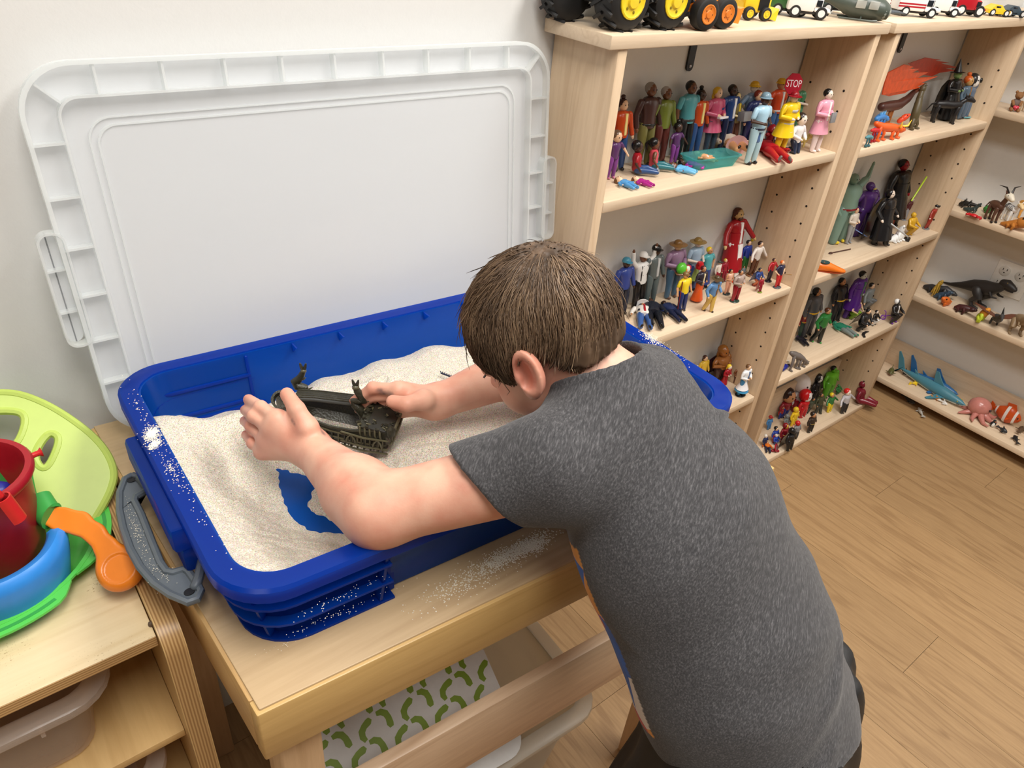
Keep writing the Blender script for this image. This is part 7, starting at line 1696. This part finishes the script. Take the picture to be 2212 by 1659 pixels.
def penguin(label, q, z):
    f = at(*zJ(*q), 2, z); t = thing('toy_penguin', label, 'toy penguin', (f.x, f.y, z), (0, 0, -.9), sc=.022, group=GS)
    Mesh().ball((0, 0, .5), (.34, .30, .5), 10, 8).build('body', plastic((34, 36, 42), .4), t); Mesh().ball((0, -.10, .46), (.26, .24, .42), 10, 8).build('belly', M_WHITE, t)
    hd = Mesh().ball((0, -.04, 1.1), (.22, .22, .22), 10, 7).build('head', plastic((34, 36, 42), .4), t); Mesh().tube([(0, -.22, 1.08), (0, -.38, 1.04)], [.07, .01], 6).build('beak', plastic((230, 150, 50), .4), hd)
    for s in (-1, 1): Mesh().tube([(s * .30, 0, .78), (s * .44, .02, .35)], [.08, .03], 6, flat=.5).build('flipper', plastic((34, 36, 42), .4), t)
penguin('small black and white toy penguin under the octopus tentacles', (1550, 1195), Y4)
minifish('dark grey toy dolphin lying on the floor below the shelf', (500, 850), .052, 0.0, (52, 56, 60), (220, 220, 216), -.28, .0095, tail='flat', group='toy sea animals on the floor')
minifish('light grey toy dolphin with black tail lying on the floor', (640, 1000), .050, 0.0, (186, 184, 178), (60, 60, 62), 2.35, .0075, tail='flat', group='toy sea animals on the floor')
# ================================================================== vehicles on the bookshelf tops
ZT = 1.2273 + .0004
GV = 'toy vehicles on top of the bookshelves'
M_TIRE = plastic((24, 23, 23), .6, noise=.2)
def wheel(t, c, R, W, hub, lugs=0, side=-1, name='wheel', spokes=0):
    """axle along local y; hub faces side*y"""
    c = Vector(c); M_ = Rx(PI / 2).to_3x3()
    w = Mesh().lathe([(R * .50, -W * .5), (R * .80, -W * .52), (R * .96, -W * .42), (R, -W * .25), (R, W * .25), (R * .96, W * .42), (R * .80, W * .52), (R * .50, W * .5)], 26, c, M_).build(name, M_TIRE, t)
    if lugs:
        for k in range(lugs):
            for s in (-1, 1):
                a = 2 * PI * (k + .25 * s) / lugs
                Mm = Matrix.Translation(c) @ Ry(a) @ T(0, s * W * .24, R * 1.0) @ Rz(s * .5)
                Mesh().box((-R * .055, -W * .27, -R * .02), (R * .055, W * .27, R * .075), 0, Mm).build('tread_lug', M_TIRE, w)
    Mesh().lathe([(R * .60, W * .44), (R * .60, W * .550), (R * .54, W * .565), (R * .48, W * .525), (R * .26, W * .53), (R * .22, W * .60), (.0002, W * .61)], 20, c, (Rx(PI / 2 if side < 0 else -PI / 2)).to_3x3()).build('hub', plastic(hub, .35), w)
    for k in range(5):
        a = 2 * PI * k / 5; p = c + Vector((R * .31 * math.cos(a), side * W * .53, R * .37 * math.sin(a))); Mesh().ball(p, (R * .055, W * .04, R * .055), 6, 4).build('lug_nut', plastic(tuple(int(x * .6) for x in hub), .4), w)
    return w
# monster tractor, wheels along the near edge
pA = at(1342, 72, 2, ZT); pB = at(1430, 62, 2, ZT)
yN = -.122
xA, xB = at(1342, 66, 2, ZT).x, at(1432, 62, 2, ZT).x
t = thing('monster_truck', 'big black wheeled toy tractor truck with yellow hubs at the shelf end', 'toy truck', ((xA + xB) / 2, -.075, ZT), group=GV)
WR, WW = .040, .042; dx = max(.085, xB - xA); 
for sx in (-1, 1):
    wheel(t, (sx * dx / 2, -.038, WR), WR, WW, (236, 206, 40), 14, -1); wheel(t, (sx * dx / 2 - (.035 if sx < 0 else 0), .044, WR), WR, WW * .8, (214, 120, 40), 14, 1)
Mesh().box((-.070, -.020, .030), (.070, .022, .048), .004).build('chassis', M_BLACK, t)
Mesh().box((-.012, -.022, .050), (.066, .024, .086), .006).build('hood', plastic((50, 120, 50), .35), t)
Mesh().box((-.060, -.024, .050), (-.014, .026, .120), .006).build('cab', plastic((48, 112, 48), .35), t)
for sx in (-1, 1): Mesh().tube([(sx * dx / 2 - (.017 if sx < 0 else 0), -.03, WR), (sx * dx / 2 - (.017 if sx < 0 else 0), .03, WR)], .006, 8).build('axle', M_BLACK, t)
# orange loader
x0 = at(1523, 66, 2, ZT).x
t = thing('toy_loader', 'orange toy wheel loader with black tyres at the front edge', 'toy loader', (x0 - .010, -.100, ZT), (0, 0, -.12), group=GV); MO = plastic((236, 140, 40), .35)
wheel(t, (.008, -.040, .0235), .0235, .020, (226, 126, 40), 0, -1); wheel(t, (.064, -.026, .0225), .0225, .018, (226, 126, 40), 0, -1); wheel(t, (.008, .030, .0235), .0235, .02, (226, 126, 40), 0, 1); wheel(t, (.064, .030, .0225), .0225, .018, (226, 126, 40), 0, 1)
Mesh().box((-.045, -.026, .020), (.030, .022, .050), .004).build('rear_body', MO, t)
for k in range(5): Mesh().box((-.020 + k * .006, -.0275, .028), (-.017 + k * .006, -.0255, .046)).build('vent_slat', plastic((196, 106, 26), .4), t)
Mesh().box((.026, -.022, .022), (.078, .018, .044), .004).build('front_body', MO, t)
Mesh().box((-.020, -.024, .048), (.022, .020, .090), .005).build('cab', plastic((200, 120, 40), .35), t)
Mesh().prism([(0, 0), (.030, -.004), (.036, .020), (.028, .018), (.022, .006), (.004, .012)], -.026, .022, T(.076, 0, .010) @ Rx(PI / 2)).build('bucket', MO, t)
# yellow backhoe
f = at(1650, 46, 2, ZT)
t = thing('toy_backhoe', 'yellow toy digger with a flat front bucket', 'toy digger', (f.x - .01, f.y + .028, ZT), (0, 0, -.35), group=GV); MY_ = plastic((238, 200, 44), .35)
Mesh().box((-.024, -.018, .012), (.030, .018, .044), .004).build('body', MY_, t); Mesh().box((.004, -.0195, .016), (.024, -.0175, .038)).build('window', M_BLACK, t)
Mesh().box((-.016, -.016, .044), (.014, .016, .074), .004).build('cab', MY_, t)
for x in (-.014, .020):
    for s in (-1, 1): wheel(t, (x, s * .020, .011), .011, .010, (230, 190, 40), 0, s)
Mesh().prism([(0, 0), (.016, -.004), (.018, .016), (.010, .010)], -.016, .016, T(.032, 0, .004) @ Rx(PI / 2)).build('front_blade', MY_, t)
Mesh().prism([(0, 0), (-.020, .002), (-.018, .020), (-.004, .016)], -.012, .012, T(-.028, -.012, .012) @ Rx(PI / 2)).build('rear_bucket', plastic((196, 160, 50), .4), t); Mesh().tube([(-.024, 0, .040), (-.042, -.006, .056), (-.036, -.010, .026)], .0035, 8).build('boom', MY_, t)
def truck(label, foot, col, cabcol, L, W, H, yaw, dy=.02, hub=(220, 220, 220), name='toy_truck', kind='box', stripe=None, cat='toy truck', R=.010):
    f = at(foot[0], foot[1], 2, ZT); t = thing(name, label, cat, (f.x, min(f.y + dy, -W * .5 - .012), ZT), (0, 0, yaw), group=GV); m = plastic(col, .3); mc = plastic(cabcol, .3)
    # local: front at -y
    Mesh().box((-W * .42, -L * .48, R * .7), (W * .42, L * .48, R * 1.5), .002).build('chassis', M_BLACK, t)
    if kind == 'car':
        rg = []
        for y, zl, zh, w in ((-.5, .30, .42, .40), (-.44, .22, .52, .48), (-.22, .20, .58, .5), (-.06, .20, .92, .42), (.18, .20, .95, .42), (.36, .20, .66, .5), (.5, .26, .56, .46)):
            rg.append([Vector((-W * w, y * L, zl * H)), Vector((W * w, y * L, zl * H)), Vector((W * w, y * L, min(zh, .56) * H)), Vector((W * w * .8, y * L, zh * H)), Vector((-W * w * .8, y * L, zh * H)), Vector((-W * w, y * L, min(zh, .56) * H))])
        Mesh().loft(rg).build('body', m, t); Mesh().box((-W * .40, -.04 * L, .60 * H), (W * .40, .22 * L, .86 * H), .003).build('window', plastic((30, 34, 40), .12), t)
    else:
        Mesh().box((-W * .5, -.12 * L, R * 1.1), (W * .5, .5 * L, H), .003).build('box_body', m, t)
        cb = Mesh().box((-W * .48, -.5 * L, R * 1.1), (W * .48, -.12 * L, H * .46), .004).build('hood', mc, t)
        Mesh().box((-W * .46, -.30 * L, H * .40), (W * .46, -.10 * L, H * .86), .004).build('cab', mc, t)
        Mesh().box((-W * .42, -.305 * L, H * .50), (W * .42, -.295 * L, H * .78), .001).build('windscreen', plastic((34, 38, 44), .12), t)
        for s in (-1, 1): Mesh().box((min(s * W * .455, s * W * .468), -.27 * L, H * .50), (max(s * W * .455, s * W * .468), -.14 * L, H * .78), .0006).build('window', plastic((34, 38, 44), .12), t)
        Mesh().box((-W * .30, -.506 * L, R * 1.5), (W * .30, -.499 * L, H * .38), .0006).build('grille', plastic((60, 62, 66), .3), t)
        if stripe:
            for s in (-1, 1):
                for zz in (.40, .52): Mesh().box((min(s * W * .498, s * W * .506), -.12 * L, H * zz), (max(s * W * .498, s * W * .506), .5 * L, H * (zz + .07))).build('stripe', plastic(stripe, .35), t)
    for s in (-1, 1):
        Mesh().ball((s * W * .36, -.5 * L, H * .30), (W * .07, .0015, W * .07), 8, 5).build('headlight', plastic((240, 238, 220), .2), t)
        for y in (-.30, .30): wheel(t, (s * W * .0, y * L, R), R, W * .98, hub, 0, s, name='wheel') if False else wheel(t, (s * W * .42, y * L, R), R, W * .18, hub, 0, 1, 'wheel')
    return t
# the wheel helper turns its axle along y; the trucks drive along y, so give them their own axle direction
def wheel(t, c, R, W, hub, lugs=0, side=1, name='wheel'):
    c = Vector(c); sg = 1 if c.x > 0 else -1; M_ = Ry(PI / 2).to_3x3()
    w = Mesh().lathe([(R * .5, -W * .5), (R * .9, -W * .5), (R, -W * .3), (R, W * .3), (R * .9, W * .5), (R * .5, W * .5)], 18, c, M_).build(name, M_TIRE, t)
    Mesh().lathe([(R * .58, 0), (R * .58, W * .56), (R * .45, W * .58), (R * .2, W * .50), (.0002, W * .60)], 14, c, (Ry(sg * PI / 2)).to_3x3()).build('hub', plastic(hub, .3), w); return w
YW = .75
truck('green toy dump truck between the yellow digger and the white truck', (1712, 34), (40, 92, 44), (44, 100, 48), .075, .038, .044, YW, .03)
truck('white toy work truck with chrome bumper', (1768, 44), (226, 226, 226), (234, 234, 234), .080, .038, .042, YW, .03, R=.011)
truck('dark green military toy truck left of the helicopter', (1838, 36), (52, 72, 70), (50, 70, 68), .072, .036, .044, YW, .035)
truck('white toy rescue van with red stripes', (2000, 40), (232, 230, 228), (236, 236, 236), .098, .038, .044, YW + .2, .03, stripe=(170, 30, 44), R=.010)
truck('white toy ambulance next to the red truck', (2060, 38), (230, 228, 226), (228, 228, 228), .070, .036, .042, YW, .03, R=.009)
truck('glossy red toy pickup with silver wheels', (2110, 38), (176, 22, 36), (182, 24, 36), .074, .038, .040, YW + .2, .03, R=.012)
truck('yellow toy sports car at the right end of the shelf top', (2172, 38), (240, 190, 40), (240, 190, 40), .062, .034, .026, YW + .3, .028, kind='car', cat='toy car', name='toy_car', R=.008)
truck('dark blue and yellow toy sports car at the picture edge', (2208, 40), (52, 66, 76), (52, 66, 76), .060, .034, .026, YW + .3, .028, kind='car', cat='toy car', name='toy_car', R=.008)
# helicopter
f = at(1905, 52, 2, ZT)
t = thing('toy_helicopter', 'dark olive grey toy helicopter with a glassy rounded nose', 'toy helicopter', (f.x - .012, -.098, ZT), (0, 0, .62), group=GV); MH = plastic((74, 82, 74), .35)
rg = []
for y, w, zc, hh in ((-.062, .003, .019, .004), (-.058, .014, .019, .013), (-.046, .0195, .021, .019), (-.020, .021, .023, .021), (.010, .020, .024, .021), (.030, .014, .027, .015), (.055, .006, .030, .007), (.095, .004, .032, .005)):
    rg.append([Vector((w * math.cos(2 * PI * i / 16), y, zc + hh * math.sin(2 * PI * i / 16))) for i in range(16)])
Mesh().loft(rg).build('fuselage', MH, t)
Mesh().ball((0, -.044, .019), (.0185, .0195, .0165), 14, 9).build('nose_glass', plastic((150, 156, 148), .12), t)
for s in (-1, 1):
    for y0, y1 in ((-.036, -.018), (-.012, .006)): Mesh().box((min(s * .0195, s * .0216), y0, .022), (max(s * .0195, s * .0216), y1, .036), .0008).build('door_window', plastic((180, 182, 176), .15), t)
    Mesh().tube([(s * .016, -.040, .0035), (s * .018, -.030, .0022), (s * .018, .030, .0022)], .0018, 6).build('skid', MH, t); Mesh().tube([(s * .017, -.01, .003), (s * .012, -.01, .010)], .0015, 6).build('skid_strut', MH, t)
Mesh().tube([(0, -.006, .043), (0, -.006, .054)], .003, 8).build('rotor_mast', M_BLACK, t)
for k in range(4): Mesh().box((-.003, .004, -.0006), (.003, .075, .0006), 0, T(0, -.006, .053) @ Rz(PI / 2 * k + .3)).build('rotor_blade', M_BLACK, t)
Mesh().prism([(0, 0), (.016, .002), (.022, .024), (.014, .024)], -.0012, .0012, T(0, .080, .033) @ YZ).build('tail_fin', MH, t)
# grey jet lying beside it
f = at(1955, 40, 2, ZT); t = thing('toy_jet', 'small dark grey toy jet beside the helicopter', 'toy plane', (f.x, -.07, ZT + .006), (0, 0, .9), group=GV); MJ = plastic((78, 84, 90), .4)
Mesh().tube([(0, -.036, 0), (0, -.018, .001), (0, .02, .001), (0, .032, .001)], [.001, .004, .005, .004], 10).build('fuselage', MJ, t); Mesh().prism([(0, -.014), (.024, .018), (.022, .024), (0, .020), (-.022, .024), (-.024, .018)], -.0008, .0008).build('wing', MJ, t); Mesh().prism([(0, 0), (.012, 0), (.012, .010)], -.0006, .0006, T(0, .018, .004) @ YZ).build('tail_fin', MJ, t)
